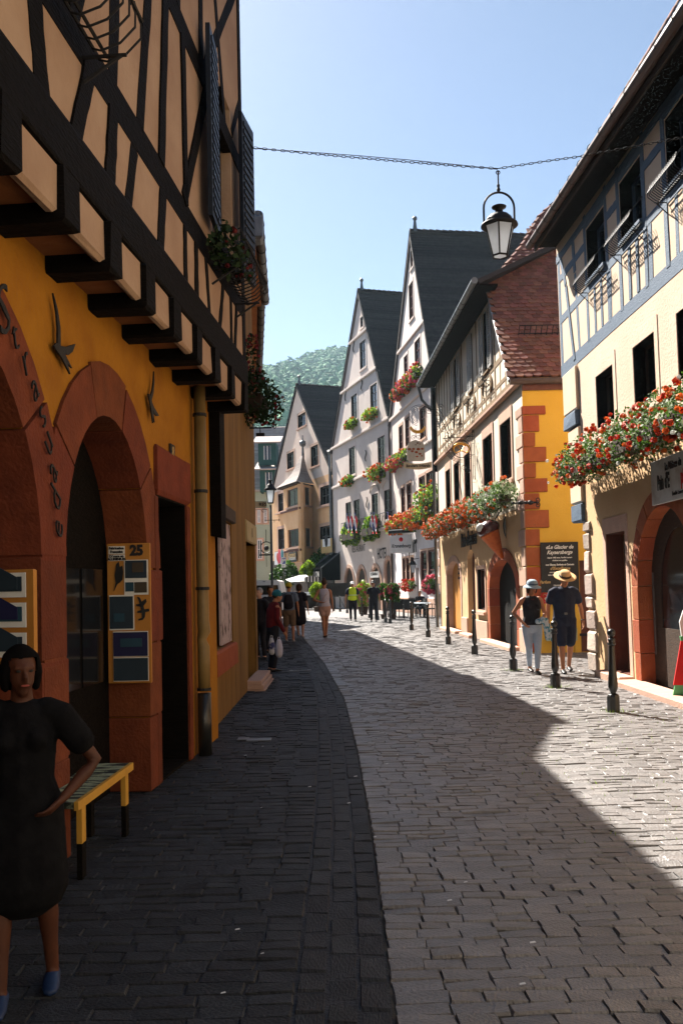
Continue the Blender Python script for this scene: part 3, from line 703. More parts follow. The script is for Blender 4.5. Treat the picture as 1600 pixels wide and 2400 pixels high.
# ================================================================ second house on the right: yellow side wall, hipped clay roof (R2)
R2 = root('half_timbered_house', 'cream and yellow house with clay tiled hip, louvred shutters and red corner stones', 'house', FR2.M)
Fb = FR2
uC = Fb.L
def rect2(x0, x1, yt, yb, r='C'): return Fb.rect(r, x0, x1, yt, yb)
B1 = [rect2(487, 552, 262, 650), rect2(385, 441, 335, 655), rect2(1210, 1265, 380, 780, 'D'), rect2(1113, 1162, 415, 790, 'D'), rect2(1037, 1080, 455, 835, 'D')]
zb0 = sum(r[2] for r in B1) / 5; zb1 = sum(r[3] for r in B1) / 5
B1 = [(a, b, zb0, zb1) for a, b, c, d in B1]
z_tb = (Fb.uz((1220, 897))[1] + Fb.uz((1132, 973))[1]) / 2
V1f = Fb.uz((1142, 675), .25); V0f = Fb.uz((1197, 890), .25)
z_eave2 = Fb.uz((1122, 658), .45)[1]
zE2 = (z_eave2 + Fb.uz((1028, 835), .45)[1]) / 2
zflb = Fb.uz((1100, 1235))[1]
uv0, zv0 = V0f; _v = Fb.uz((1142, 675), .13); uvx = uv0 + (zE2 - .1 - zv0) * (_v[0] - uv0) / (_v[1] - zv0) - .15
print('R2', uC, 'B1', zb0, zb1, 'ztb', z_tb, 'V1', V1f, 'V0', V0f, 'eave', z_eave2, zE2, 'zflb', zflb)
BA = Fb.rect('C', 420, 578, 1045, 1560); zbas = 2.75; BA = (BA[0], BA[1], 0.06, Fb.uz(q('C', 500, 1040))[1])
SA = Fb.rect('C', 168, 248, 1060, 1450); SA = (SA[0], SA[1], 0.06, Fb.uz(q('C', 205, 1052))[1])
ND = Fb.rect('C', 287, 331, 985, 1500); ND = (ND[0], ND[1], 0.08, ND[3])
SW = Fb.rect('C', 350, 395, 1100, 1335)
grd = [(0, 0)]
def arch_cut(r, rise, g=0.0): return [(r[0] - g, 0)] + [(x, z) for x, z in reversed(arch_pts(r[0] - g, r[1] + g, 0, r[3] - rise, r[3] + g)[2:])] + [(r[1] + g, 0)]
for r, ri, g_0 in ((SA, .5, .03), (ND, .35, 0), (BA, .75, .03)): grd += arch_cut(r, ri, g_0)
grd += [(uC, 0), (uC, zflb), (0, zflb)]
wall(R2, grd, [hole_of(SW)], m_cream_lo, .4, 0, 'ground_wall')
wall(R2, [(0, zflb + .003), (uC, zflb + .003), (uC, z_tb), (0, z_tb)], [hole_of(r) for r in B1], m_pale, .36, .004, 'middle_wall')
# timber storey with the slanting verge
uv1, zv1 = V1f; uv0, zv0 = V0f
TW = []
for (x0, x1, yt, yb) in ((1112, 1150, 1410, 1885), (1380, 1420, 1030, 1590)): TW.append(Fb.rect('A', x0, x1, yt, yb))
print('TW', TW)
tz0 = sum(r[2] for r in TW) / 2; tz1 = sum(r[3] for r in TW) / 2
tz1 = min(tz1, zE2 - .25)
mid = Fb.rect('A', 1245, 1283, 1240, 1770)
TW = [(TW[0][0], TW[0][0] + .62, tz0, tz1), (mid[0] - .1, mid[0] + .52, tz0, tz1), (TW[1][0], TW[1][0] + .62, tz0, tz1)]
wall(R2, [(0, z_tb + .003), (uC, z_tb + .003), (uC, max(z_tb + .02, zv0 - .08)), (uvx, zE2 - .05), (0, zE2 - .05)], [hole_of(r) for r in TW], m_pale, .3, .0, 'timber_wall')
for r in TW: window(R2, r, dict(sur=0, smat=m_ywood, fmat=m_darkwood, depth=.2, vb=0, hb=0))
def shutter(R, F_, u0, u1, z0, z1, m, d=.06, ang=0):
    b = MB(); w = .045
    b.box(u0, u0 + w, -d, -d + .035, z0, z1).box(u1 - w, u1, -d, -d + .035, z0, z1)
    for zz in (z0, (z0 + z1) / 2, z1 - w): b.box(u0 + w, u1 - w, -d + .001, -d + .034, zz, zz + w)
    o = b.build('shutter', m, R)
    sl = MB(); n = int((z1 - z0) / .06)
    for i in range(n):
        zz = z0 + (z1 - z0) * (i + .5) / n
        sl.add([(u0 + w, -d + .004, zz - .024), (u1 - w, -d + .004, zz - .024), (u1 - w, -d + .03, zz + .02), (u0 + w, -d + .03, zz + .02),
                (u0 + w, -d + .008, zz - .03), (u1 - w, -d + .008, zz - .03), (u1 - w, -d + .034, zz + .014), (u0 + w, -d + .034, zz + .014)], [(0, 1, 2, 3), (7, 6, 5, 4), (0, 4, 5, 1), (2, 6, 7, 3)])
    t = sl.build('louvres', m, o); t['kind'] = 'stuff'
    return o
sw_ = .5
for i, r in enumerate(TW):
    if i == 1:
        shutter(R2, Fb, r[0] - .02, (r[0] + r[1]) / 2 - .01, r[2], r[3], m_shutter); shutter(R2, Fb, (r[0] + r[1]) / 2 + .01, r[1] + .02, r[2], r[3], m_shutter)
    else:
        shutter(R2, Fb, r[0] - sw_, r[0] - .02, r[2], r[3], m_shutter); shutter(R2, Fb, r[1] + .02, r[1] + sw_, r[2], r[3], m_shutter)
def T2(x1, y1, x2, y2, w=.15, r='A', nm='beam'): beam(R2, Fb.uz(q(r, x1, y1)), Fb.uz(q(r, x2, y2)), w, m_ywood, nm)
def r2rail(u0, u1, z, w): beam(R2, (u0, z), (u1, z), w, m_ywood, 'rail', seg=10)
def umax(z): return min(uC, uv0 + (z - zv0) * (_v[0] - uv0) / (_v[1] - zv0) - .22)
r2rail(0, min(uC, umax(z_tb + .10)), z_tb + .10, .22); r2rail(0, umax(z_tb + .42), z_tb + .42, .10); r2rail(0, umax(tz0 - .1), tz0 - .1, .15)
u = .3
while u < uC - .2:
    hi = zE2 - .1 if u < uvx - .1 else zE2 - .15 - (u - uvx) / (uC - uvx) * (zE2 - zv0)
    uv1_ = uvx; inw_ = any(r[0] - sw_ - .1 < u < r[1] + sw_ + .1 for r in TW)
    beam(R2, (u, z_tb + .2), (u, (tz0 - .15) if inw_ else hi - .05), .13, m_ywood, 'stud'); u += .62
for r in TW:
    for s_ in (0, 1):
        c = r[0] + (.0 if s_ else .55); x = r[0] - .15 + s_ * .95
        pts = [(x + (1 if s_ else -1) * .18 * (1 - (2 * t - 1) ** 2), z_tb + .48 + (tz0 - z_tb - .7) * t) for t in (0, .25, .5, .75, 1)]
        for a, b in zip(pts[:-1], pts[1:]): pass
        up = [(p[0] - .045, p[1]) for p in pts]; dn = [(p[0] + .045, p[1]) for p in reversed(pts)]
        MB().prism(up + dn, -.042, .03).build('curved_brace', m_ywood, R2)
# stone cornice and brackets under the timber storey
MB().cbox(-.1, uC + .03, -.13, .02, z_tb - .10, z_tb + .02, .03).build('cornice', m_sand_pale, R2)
for r in B1: window(R2, r, dict(sur=.13, surtop=.26, smat=m_sand_pale, fmat=m_redbrown, depth=.2, vb=0, hb=0, proud=.03))
window(R2, SW, dict(sur=.11, smat=m_sand_pale, fmat=m_redbrown, depth=.12, vb=0, hb=0, sill=.08))
for r, ri, w in ((SA, .5, .2), (BA, .75, .3)):
    voussoirs(R2, r[0], r[1], 0.0, r[3] - ri, r[3], w, m_sand if r is BA else m_sand_pale, n=7, d=.02, t=.42, jambs=3)
MB().prism(arch_pts(SA[0], SA[1], .06, SA[3] - .5, SA[3]), .2, .24).build('door', mat('orange_door', (.62, .27, .05), None, 4, .6), R2)
text(R2, 'Glaces\nSorbets\nCornets', (SA[0] + SA[1]) / 2, 2.0, .16, m_printdark, .19, sx=.9)
MB().prism(arch_pts(ND[0], ND[1], .08, ND[3] - .35, ND[3]), .16, .2).build('door', m_redbrown, R2)
do = MB().prism(arch_pts(BA[0] + .002, BA[1] - .002, .06, BA[3] - .75, BA[3] - .002), .26, .30).build('door', m_shadowwood, R2)
MB().box(BA[1] - .75, BA[1] - .45, .24, .255, 1.55, 2.45).build('menu_card', m_printdark, do)
for i in range(9): MB().box(BA[1] - .72, BA[1] - .48, .232, .239, 1.62 + i * .085, 1.65 + i * .085).build('menu_line', m_printwhite, do)
for r in (SA, ND, BA): MB().cbox(r[0] - .25, r[1] + .25, -.28, .02, -.03, .09, .02).build('step', m_sand_pale, R2)
pl = [(SA[1] + .22, ND[0] - .05), (ND[1] + .05, BA[0] - .32), (BA[1] + .33, uC)]
for a, b in pl:
    if b - a > .1: MB().cbox(a, b, -.05, .02, -.02, .55, .015).build('plinth', m_sand_pale, R2)
MB().tube([(-.12, -.12, 0), (-.12, -.12, zE2)], .06, 8).build('downpipe', m_zinc, R2)
# lettering between the flowers and the doors (old gothic script)
text(R2, 'Pain d\'epices', Fb.uz(q('C', 300, 920))[0], Fb.uz(q('C', 300, 920))[1], .62, m_printdark, -.02, sx=.85, bold=.012, ext=.012)
# corner stones, alternately long and short, standing on both faces
ysr = [(130, 185, 750), (188, 285, 712), (290, 373, 687), (375, 465, 753), (470, 558, 693), (560, 645, 762), (650, 745, 714), (750, 855, 770), (862, 962, 716), (968, 1080, 722), (1085, 1200, 727), (1205, 1330, 732), (1335, 1450, 690), (1455, 1590, 700)]
FS = Facade((4.23, 20.5), (7.9, 20.45))       # side wall plane, facing the camera
Ms = R2.matrix_world.inverted() @ FS.M
def side(b, name, m, par=R2):
    b.xf(Ms); return b.build(name, m, par)
for i, (a, b, xr) in enumerate(ysr):
    zt_ = FS.uz(q('C', 640, a))[1]; zb_ = FS.uz(q('C', 640, b))[1]; wu = FS.uz(q('C', xr, a))[0]
    side(MB().cbox(-.012, wu, -.03 - ru(0, .012), .2, max(zb_, 0.01) + .006, zt_, .014, .006), 'corner_stone', m_sand)
    w2 = .35 if i % 2 else .62
    MB().cbox(uC - w2, uC + .012, -.028 - ru(0, .012), .1, max(zb_, .01) + .006, zt_ , .014, .005).build('corner_stone', m_sand_pale, R2)
ztop_s = FS.uz((1260, 915))[1]
DS = FS.rect('K', 652, 700, 275, 1140); DS = (DS[0], DS[0] + .85, .02, DS[3])
wb = MB().holed([(0.0, 0), (DS[0], 0), (DS[0], DS[3]), (DS[1], DS[3]), (DS[1], 0), (3.6, 0), (3.6, ztop_s + .3), (0.0, ztop_s + .3)], [], 0, .35)
side(wb, 'side_wall', m_yellow)
side(MB().box(DS[0], DS[1], .15, .2, 0, DS[3]), 'side_door', m_redbrown)
side(MB().holed([(DS[0] - .14, 0), (DS[1] + .14, 0), (DS[1] + .14, DS[3] + .2), (DS[0] - .14, DS[3] + .2)], [[(DS[0], .003), (DS[1], .003), (DS[1], DS[3]), (DS[0], DS[3])]], -.04, .14), 'door_frame', m_yellow)
side(MB().box(0, 3.6, -.05, -.003, ztop_s, ztop_s + .26), 'eaves_board', m_redbrown)
# sign boards on the side wall
def board_on(F_, r, x0, x1, y0, y1, name, label, m, d=.05, t=.03):
    u0, za = F_.uz(q(r, x0, y0), d); u1, _ = F_.uz(q(r, x1, y0), d); _, zb = F_.uz(q(r, x0, y1), d)
    R = root(name, label, 'sign', F_.M); MB().cbox(u0, u1, -d - t, -d, zb, za, .005).build('board', m, R)
    return R, u0, u1, zb, za, -d - t - .004
sb, u0, u1, z0, z1, yy = board_on(FS, 'K', 316, 645, 118, 556, 'ice_cream_sign', 'tall black sign board with white script text behind the man in the straw hat', m_black)
cu_ = (u0 + u1) / 2; Hs = z1 - z0
for s_, f_, sz, m, sh in (('«Le Glacier de', .10, .23, m_printwhite, .35), ('Kaysersberg»', .205, .23, m_printwhite, .35), ('depuis 1985 nous, Famille Lauvert', .31, .085, m_printwhite, 0), ('régalons vos papilles', .365, .085, m_printwhite, 0),
        ('nos Glaces, Sorbets et Cornets', .45, .105, m_printwhite, 0), ("d'Excellence", .525, .19, m_printgold, .35), ('sont de fabrication artisanale', .60, .085, m_printwhite, 0), ('élaborées dans notre laboratoire', .655, .085, m_printwhite, 0), ('et', .71, .085, m_printwhite, 0),
        ('Parfum', .795, .18, m_printgold, .35), ('Géranium * Violette', .86, .08, m_printwhite, 0), ('Nougat', .905, .08, m_printwhite, 0)):
    text(sb, s_, cu_ - (.35 if s_ in ('Parfum',) else 0), z1 - Hs * f_, sz * Hs / 2.3 * 1.05, m, yy, shear=sh, bold=.003 if sz > .1 else .0015, sx=.92 if sz < .2 else .88)
sb2, u0, u1, z0, z1, yy = board_on(FS, 'K', 352, 470, 566, 652, 'small_sign', 'small cream sign with red capitals under the black ice cream board', m_cream_sign)
for i, s_ in enumerate(('GLACE', 'CORNET', 'BOULE')): text(sb2, s_, (u0 + u1) / 2, z1 - (z1 - z0) * (i + .5) / 3, .15, m_red, yy, bold=.006)
sb3, u0, u1, z0, z1, yy = board_on(FS, 'K', 368, 638, 868, 980, 'low_sign', 'low pale green board by the knees of the man in the straw hat', mat('pale_green_board', (.5, .52, .3), None, 3))
for i in range(5): MB().box(u0 + .15 + i * .3, u0 + .35 + i * .3, yy - .002, yy, z0 + .1 + .04 * (i % 2), z0 + .16 + .04 * (i % 2)).xf(Matrix.Rotation(0, 4, 'X')).build('dark_mark', m_printdark, sb3)
# roofs: clay slope over the side wall
V0w = Fb.w(uv0, zv0, .25); _v = Fb.uz((1142, 675), .13); V1w = Fb.w(_v[0], _v[1], .13)
ex = Vector((1, -0.012, 0)); up_ = (V1w - V0w)
# up the slope direction = part of up_ perpendicular to ex
ey = (up_ - ex * up_.dot(ex) / ex.length_squared); Hsl = ey.length; nrm = ex.cross(ey).normalized()
def onslope(px, py): return on_plane((px, py), V0w, nrm)
hipP = [(1142, 668), (1171, 645), (1200, 610), (1222, 582), (1238, 556), (1262, 515), (1290, 488), (1330, 470)]
hw = [onslope(*p) for p in hipP]
M2i = R2.matrix_world.inverted()
def l2(P): return M2i @ Vector(P)
slope_pts = [V0w, V0w + ex * 3.3] + [hw[-1] + ex * 1.2] + list(reversed(hw))
MB().add([tuple(l2(p)) for p in slope_pts] + [tuple(l2(p - nrm * .12)) for p in slope_pts], [tuple(range(len(slope_pts))), tuple(range(2 * len(slope_pts) - 1, len(slope_pts) - 1, -1))] + [(i, (i + 1) % len(slope_pts), (i + 1) % len(slope_pts) + len(slope_pts), i + len(slope_pts)) for i in range(len(slope_pts))]).build('roof_slope', m_tile_dark, R2)
exn = ex.normalized(); eyn = ey.normalized()
hx = [((p - V0w).dot(exn), (p - V0w).dot(eyn)) for p in hw]
vx, vy = hx[0]
def inside(x, y):
    if x < vx * max(0, min(1, y / vy)) - .02: return False
    for (xa, ya), (xb, yb) in zip(hx[:-1], hx[1:]):
        if min(xa, xb) <= x <= max(xa, xb): return y < ya + (yb - ya) * (x - xa) / (xb - xa) - .05
    return hx[-1][0] < x <= 2.6 and y < hx[-1][1]
tiled_slope(R2, l2(V0w), M2i.to_3x3() @ exn, M2i.to_3x3() @ eyn, 2.3, Hsl * 1.9, .198, Hsl / 23.5, m_tile, inside)
for i in range(len(hw) - 1):                    # hip tiles
    n_ = max(1, int((hw[i + 1] - hw[i]).length / .32))
    for j in range(n_):
        a = hw[i].lerp(hw[i + 1], j / n_); b = hw[i].lerp(hw[i + 1], (j + 1.15) / n_)
        MB().tube([l2(a + Vector((0, 0, .05))), l2(b + Vector((0, 0, .02)))], [.09, .07], 7).build('hip_tile', m_tile, R2)
MB().tube([l2(V0w + Vector((-.03, -.02, -.03))), l2(V1w + Vector((-.03, -.02, -.02)))], .055, 6).build('verge_flashing', m_zinc, R2)
MB().tube([l2(V0w + Vector((-.05, -.08, -.06))), l2(V0w + ex * 3.2 + Vector((0, -.08, -.06)))], .075, 8).build('gutter', m_copper, R2)
# snow guard
for zz in (0.0, .22):
    a = onslope(1213, 792) ; b = onslope(1320, 790)
    MB().tube([l2(a + nrm * (.12 + zz)), l2(b + nrm * (.12 + zz))], .012, 5).build('snow_guard', m_iron, R2)
for i in range(9):
    a = onslope(1213 + i * 13, 792); MB().tube([l2(a + nrm * .04), l2(a + nrm * .34)], .01, 4).build('guard_bar', m_iron, R2)
# street side slope, gutter and soffit
zE = zE2; EVo = .55
pr = V1w + Vector((0, 0, 0)); 
rise = .95
roof_slab(R2, [(-.3, -EVo, zE), (uv1 + .15, -EVo, zE), (uv1 - 2.6, 3.6, zE + 2.6), (-.3, 3.6, zE + 2.6)], .12, m_tile_dark, 'roof')
roof_slab(R2, [(-.3, 3.6, zE + 2.6), (uv1 - 2.6, 3.6, zE + 2.6), (uv1 - 1.6, 7.2, zE), (-.3, 7.2, zE)], .12, m_tile_dark, 'roof')
MB().box(-.3, uv1 + .05, -EVo, .0, zE - .14, zE - .08).build('soffit', m_shadowwood, R2)
gx = [(-.35, -EVo - .07, zE - .04), (uv1 + .2, -EVo - .07, zE - .04)]
MB().tube(gx, .085, 10).build('gutter', m_zinc, R2)
for i in range(22): MB().tube([(-.2 + i * .48, -EVo - .07 + .09 * sin(a), zE - .04 - .09 * cos(a)) for a in (-1.5, -.8, 0, .8, 1.5)], .009, 4).build('gutter_bracket', m_iron, R2)
MB().tube([(-.3, -EVo - .07, zE - .06), (-.3, -EVo + .05, zE - .6), (-.2, -.1, zE - 1.1), (-.2, -.1, z_tb + .5)], .055, 8).build('downpipe', m_zinc, R2)
MB().cbox(-.5, -.02, -.12, .3, z_tb - .3, zE - .2, .02).build('corner_post', m_shadowwood, R2)
for i in range(7):
    p = Fb.uz(q('A', 1260 + i * 45 if i < 5 else 1400, 1700))
for i, r in enumerate([TW[0], TW[1], TW[2]]):
    basket(Fb, r[0] - .1, r[1] + .1, tz0 - .28, ['iron basket under the farthest shuttered window of the cream house', 'iron basket under the closed shutters of the cream house', 'iron basket under the shuttered window beside the clay roof'][i], n=9, deep=.2, h=.18, group='iron baskets under the shuttered windows', rod=.01)
# flower boxes on R2
a = Fb.uz((1008, 1225), .3); b = Fb.uz((1190, 1182), .3)
zf = (a[1] + b[1]) / 2
print('R2fl', a, b)
n2 = 4; u_a, u_b = max(a[0], .2), b[0]
labs = ['farthest flower box of the cream house, orange geraniums at the pale wall corner', 'flower box of orange geraniums above the narrow dark red door', 'flower box of orange and white flowers left of the ice cream cone', 'white and green flower box right above the ice cream cone']
for i in range(n2):
    Lb = (u_b - u_a) / n2; c = u_a + Lb * (i + .5)
    flowerbox(local_frame(Fb, c, zf + .05 * (i % 2), .34), Lb * .93, labs[i], rad=.31, nleaf=3400, leafm=[m_leaf, m_leaf_pale] if i in (3,) else [m_leaf, m_leaf, m_leaf_pale],
              cols=((m_forange, 230 if i != 3 else 40, .05), (m_fwhite, 60 if i == 3 else 20, .04)), size=.036, hang=.1, group='flower boxes on the cream house with yellow side wall')

# ice cream cone sign
cw = at_depth(1156, 1268, 22.6); RC = root('ice_cream_cone', 'big waffle ice cream cone sign hanging over the arched door', 'sign', Matrix.Translation(cw) @ Matrix.Rotation(radians(-25), 4, 'Y'))
sc = 24.6 / F
b = MB(); prof = [(.015, -.50)]
for i in range(12): prof += [(.04 + .20 * i / 11, -.48 + .66 * i / 11), (.055 + .20 * i / 11, -.46 + .66 * i / 11)]
prof += [(.27, .20), (.25, .24)]
b.lathe(prof, 18); b.build('waffle_cone', mat('waffle', (.62, .16, .03), (.5, .10, .02), 14, .6, .6, 30), RC, True)
sc_b = MB().ball((0.02, 0, .34), .29, 16, 10, (1.05, 1, .72)); sc_b.build('scoop', mat('dark_ice_cream', (.10, .012, .008), (.05, .008, .006), 6, .25, .3, 8, spec=.6), RC, True)
MB().ball((-.16, -.1, .44), .12, 10, 6).build('cream_swirl', m_fwhite, RC, True)
cn = Fb.w(Fb.uz(cw and (1158, 1262))[0], 0, 0)
MB().tube([(0, 0, .3), (.5, .1, .6)], .018, 5).build('holder', m_iron, RC)
# oval sign
ow = at_depth(1193, 1236, 22.6); RO = root('oval_sign', 'oval painted iron sign on a scrolled bracket right of the ice cream cone', 'sign', Matrix.Translation(ow) @ Matrix.Rotation(radians(18), 4, 'Z'))
def oval(c, a, h0, h1, n=28):
    return [(c[0] + a * cos(2 * pi * i / n), c[1] + (h1 if sin(2 * pi * i / n) > 0 else h0) * sin(2 * pi * i / n)) for i in range(n)]
MB().prism(oval((0, .05), .155, .36, .26), -.012, .012).build('plate', mat('painted_oval', (.26, .30, .34), (.42, .36, .28), 7, .5, ramp=(.4, .6)), RO)
MB().tube([(x, 0, z) for x, z in oval((0, .05), .17, .38, .28)], .014, 5, closed=True).build('rim', m_iron, RO)
MB().ball((-.02, -.02, .17), .055, 8, 6).build('painted_head', m_sand_pale, RO); MB().prism([(-.09, -.14), (.02, -.16), (.03, .1), (-.06, .1)], -.018, -.013).build('painted_figure', m_fwhite, RO); MB().prism([(.03, -.16), (.1, -.12), (.09, .1), (.04, .12)], -.018, -.013).build('painted_figure', m_bluegreen, RO)
b = MB().tube([(0, 0, -.33), (0, 0, -.45)], .014, 5).tube([(0, 0, -.43), (.22, .02, -.43)], .016, 5).tube([(.24, .03, -.15), (.24, .03, -.60)], .014, 5)
b.tube(scroll((.19, -.62), .06, 1.2, 0), .010, 4).tube(scroll((.19, -.12), .05, -1.2, 0), .010, 4); b.build('bracket', m_iron, RO)
# spear-shaped wall bracket at the corner
pw = at_depth(1232, 1178, 20.3); RS = root('iron_wall_bracket', 'black iron spear bracket sticking out at the sandstone corner', 'bracket', Matrix.Translation(pw))
MB().tube([(-.33, .0, -.01), (-.1, 0, 0), (.28, 0, .0)], [.012, .03, .02], 6).build('bar', m_iron, RS)
for x, r in ((-.30, .03), (-.12, .05), (.0, .04), (.1, .055), (.24, .03)): MB().ball((x, 0, 0), r, 8, 6, (1.3, 1, 1)).build('knob', m_iron, RS)
MB().tube(scroll((.26, .06), .06, 1.2, -1.5), .012, 5).build('scroll', m_iron, RS); MB().tube(scroll((.26, -.06), .06, -1.2, 1.5), .012, 5).build('scroll', m_iron, RS)
# pretzel sign on wrought iron bracket
def perp_sign(px, py, Yd, label, name):
    P = at_depth(px, py, Yd); return root(name, label, 'sign', Matrix.Translation(P) @ Matrix.Rotation(radians(2), 4, 'Z'))
Yp = 26.5; s_ = Yp / F
RP_ = perp_sign(1080, 1052, Yp, 'wrought iron guild sign with a golden pretzel in a ring of scrolls', 'pretzel_sign')
def pxs(x, y, cx=1125, cy=270): return ((x - cx) / 8.2526 * s_, 0, -(y - cy) / 8.2526 * s_)
def pol(b, pts, r): b.tube([pxs(*p) for p in pts], r, 5)
b = MB(); b.tube(circle((0, 0), 172 / 8.2526 * s_, 28), .012, 5, closed=True); b.build('ring', m_iron, RP_)
b = MB()
for rr in (300, 325, 350):
    b.tube(circle((pxs(1130, 180)[0], pxs(1130, 180)[2]), rr / 8.25 * s_, 22, 0, pi * .98, pi * 1.52), .009, 4)
b.tube([pxs(780, 65), pxs(1330, 30), pxs(1560, 22)], .012, 5)
for x in (1350, 1380, 1440): b.tube([pxs(x, -700 if x > 1400 else -350), pxs(x, 870)], .010, 5)
for y in (-330, -120, 110, 325, 545, 760, 865): b.tube([pxs(1340, y + 60), pxs(1445, y + 60)], .007, 4); b.tube(circle((pxs(1410, y)[0], pxs(1410, y)[2]), .034, 10), .006, 4, closed=True)
b.build('frame', m_iron, RP_)
for i, (cx_, cy_, r, t, a) in enumerate([(865, 90, 40, 1.3, 0), (1275, 90, 45, -1.4, 3.0), (905, 295, 45, 1.5, 1), (1050, 545, 50, 1.2, 3), (1170, 625, 45, -1.4, 0), (1250, 690, 60, 1.4, 2), (1300, 430, 45, 1.3, 0), (900, 180, 60, -1.2, 2), (1050, -120, 150, .8, 2.2), (1260, -60, 90, -.9, 0.5), (1130, -210, 60, 1.4, 0)]):
    c = pxs(cx_, cy_); MB().tube(scroll((c[0], c[2]), r / 8.25 * s_ * 1.25, t, a), .009, 4).build('scroll', m_iron, RP_)
pz = []
for i in range(41):
    t = i / 40 * 2 - 1; a = t * 2.45
    x = 165 * math.sin(a) * (1 - .12 * abs(t)) ; y = -105 * math.cos(a * 1.0) ; pz.append(pxs(1125 + x, 262 + y * 1.0 + 10))
b = MB(); b.tube(pz, [.018 + .02 * (1 - abs(i / 20 - 1)) for i in range(41)], 7)
b.tube([pxs(1125 + 105, 355 - 5), pxs(1110, 300), pxs(1050, 205)], .016, 6).tube([pxs(1125 - 105, 355 - 5), pxs(1140, 300), pxs(1195, 205)], .016, 6)
b.build('golden_pretzel', m_gold, RP_, True)
# biscuit sign
Yb = 31; s_ = Yb / F
RB = perp_sign(974, 1056, Yb, 'round topped biscuit shop sign hanging from a crescent shaped iron bracket', 'biscuit_sign')
def pb(x, y): return ((x - 1232) / 3.136 * s_, 0, -(y - 960) / 3.136 * s_)
def xz(*p): a = pb(*p); return (a[0], a[2])
pan = [xz(1166, 1028), xz(1180, 1038), xz(1285, 1038), xz(1298, 1025), xz(1298, 930), xz(1285, 900), xz(1250, 888), xz(1232, 880), xz(1205, 888), xz(1178, 905), xz(1166, 940)]
MB().prism(pan, -.015, .015).build('panel', mat('pale_sign_panel', (.60, .56, .48), (.5, .46, .38), 4, .6), RB)
for x, y, r in ((1245, 905, 8), (1262, 912, 6), (1232, 918, 6), (1185, 950, 14), (1215, 948, 12), (1250, 950, 14), (1280, 948, 11), (1205, 965, 12), (1235, 972, 12), (1262, 985, 11), (1240, 1005, 9), (1275, 1000, 8)):
    MB().ball(pb(x, y), r / 3.136 * s_, 8, 5, (1, .35, .7)).xf(Matrix.Translation((0, -.016, 0))).build('painted_biscuit', m_sand if y > 940 else m_tile, RB)
rib = [xz(1142 + i * 20.5, 1042 + 14 * math.sin(pi * i / 10) + 2) for i in range(11)]; rib2 = [(a, c - .205) for a, c in rib]
MB().prism(rib + list(reversed(rib2)), -.03, -.005).build('banner', m_cream_sign, RB)
text(RB, 'Biscuiterie Artisanale', pb(1245, 0)[0], pb(0, 1074)[2], .135, m_printdark, -.036, sx=.72, bold=.004)
for r_, rr in ((0, .010), (12, .009), (24, .012), (34, .008)):
    c = xz(1265, 700); R_ = (78 - r_) / 3.136 * s_
    MB().tube(circle(c, R_, 22, 0, pi * .15, pi * 1.42), rr, 4).build('crescent', m_iron, RB)
b = MB(); c = xz(1250, 775)
MB().prism([(c[0] + .30 * cos(a), c[1] + .28 * sin(a)) for a in [pi * (1.1 + .8 * i / 10) for i in range(11)]] + [(c[0] + .24 * cos(a), c[1] + .07 + .24 * sin(a)) for a in [pi * (1.9 - .8 * i / 10) for i in range(11)]], -.015, .015).build('gilded_crescent', m_gold, RB)
MB().tube([pb(1234, 795), pb(1234, 870)], .012, 5).build('hanger', m_iron, RB)
for cx_, cy_, r, t, a in ((1215, 865, 20, 1.3, 0), (1255, 865, 20, -1.3, 3), (1340, 660, 36, 1.5, 2), (1400, 720, 34, -1.5, 0), (1440, 800, 34, 1.5, 1), (1420, 640, 26, 1.3, 0), (1465, 870, 40, -1.4, 2), (1320, 900, 18, 1.2, 1), (1395, 790, 26, 1.2, 1)):
    c = xz(cx_, cy_); MB().tube(scroll(c, r / 3.136 * s_, t, a), .010, 4).build('scroll', m_iron, RB)
MB().tube([pb(1300, 630), pb(1400, 680), pb(1440, 760), pb(1490, 890)], .014, 5).tube([pb(1330, 625), pb(1420, 670), pb(1460, 750), pb(1510, 880)], .010, 5).build('arm', m_iron, RB)

# ================================================================ tall gabled houses (R3, R4)
def gable_house(Fc, name, label, prof, mwall, depth, mroof=m_tile_dark, wins=(), wsty=None, holes=()):
    """prof: outline of the front wall (u,z) from foot left anticlockwise; the three top points are left eave, ridge, right eave"""
    R = root(name, label, 'house', Fc.M)
    return R
def PX(Fc, pts): return [Fc.uz(p) for p in pts]
R3 = root('tall_gabled_house', 'tall pinkish grey gabled house with black steep roof, second gable in the row', 'house', FR3.M)
Fc = FR3
ap = Fc.uz(q('A', 722, 262)); le = Fc.uz((922, 985)); reu = Fc.uz(q('A', 905, 1430))
slope_r = (ap[1] - reu[1]) / (reu[0] - ap[0]); ze3 = le[1]
ure = ap[0] + (ap[1] - ze3) / slope_r
print('R3', 'L', Fc.L, 'apex', ap, 'left', le, 'right', reu, 'ure', ure)
W3 = []
for r in (('A', 697, 737, 748, 1080), ('A', 750, 803, 1268, 1530), ('A', 652, 688, 1405, 1570), ('A', 712, 735, 430, 600)): W3.append(Fc.rect(*r))
M3 = [Fc.rect('D', 1, 2, 1, 2)]
W3 += [Fc.rect('E', 1265, 1308, 660, 885), Fc.rect('E', 1158, 1188, 730, 935), Fc.rect('E', 1112, 1140, 790, 960),
       Fc.rect('D', 626, 660, 645, 895), Fc.rect('D', 678, 720, 610, 885), Fc.rect('D', 790, 846, 550, 820), Fc.rect('D', 857, 917, 510, 735)]
G3 = [Fc.rect('D', 638, 665, 1290, 1530), Fc.rect('D', 672, 704, 1285, 1530), Fc.rect('D', 711, 740, 1285, 1530), Fc.rect('D', 806, 860, 1225, 1560), Fc.rect('D', 874, 936, 1215, 1575), Fc.rect('D', 756, 785, 1375, 1560)]
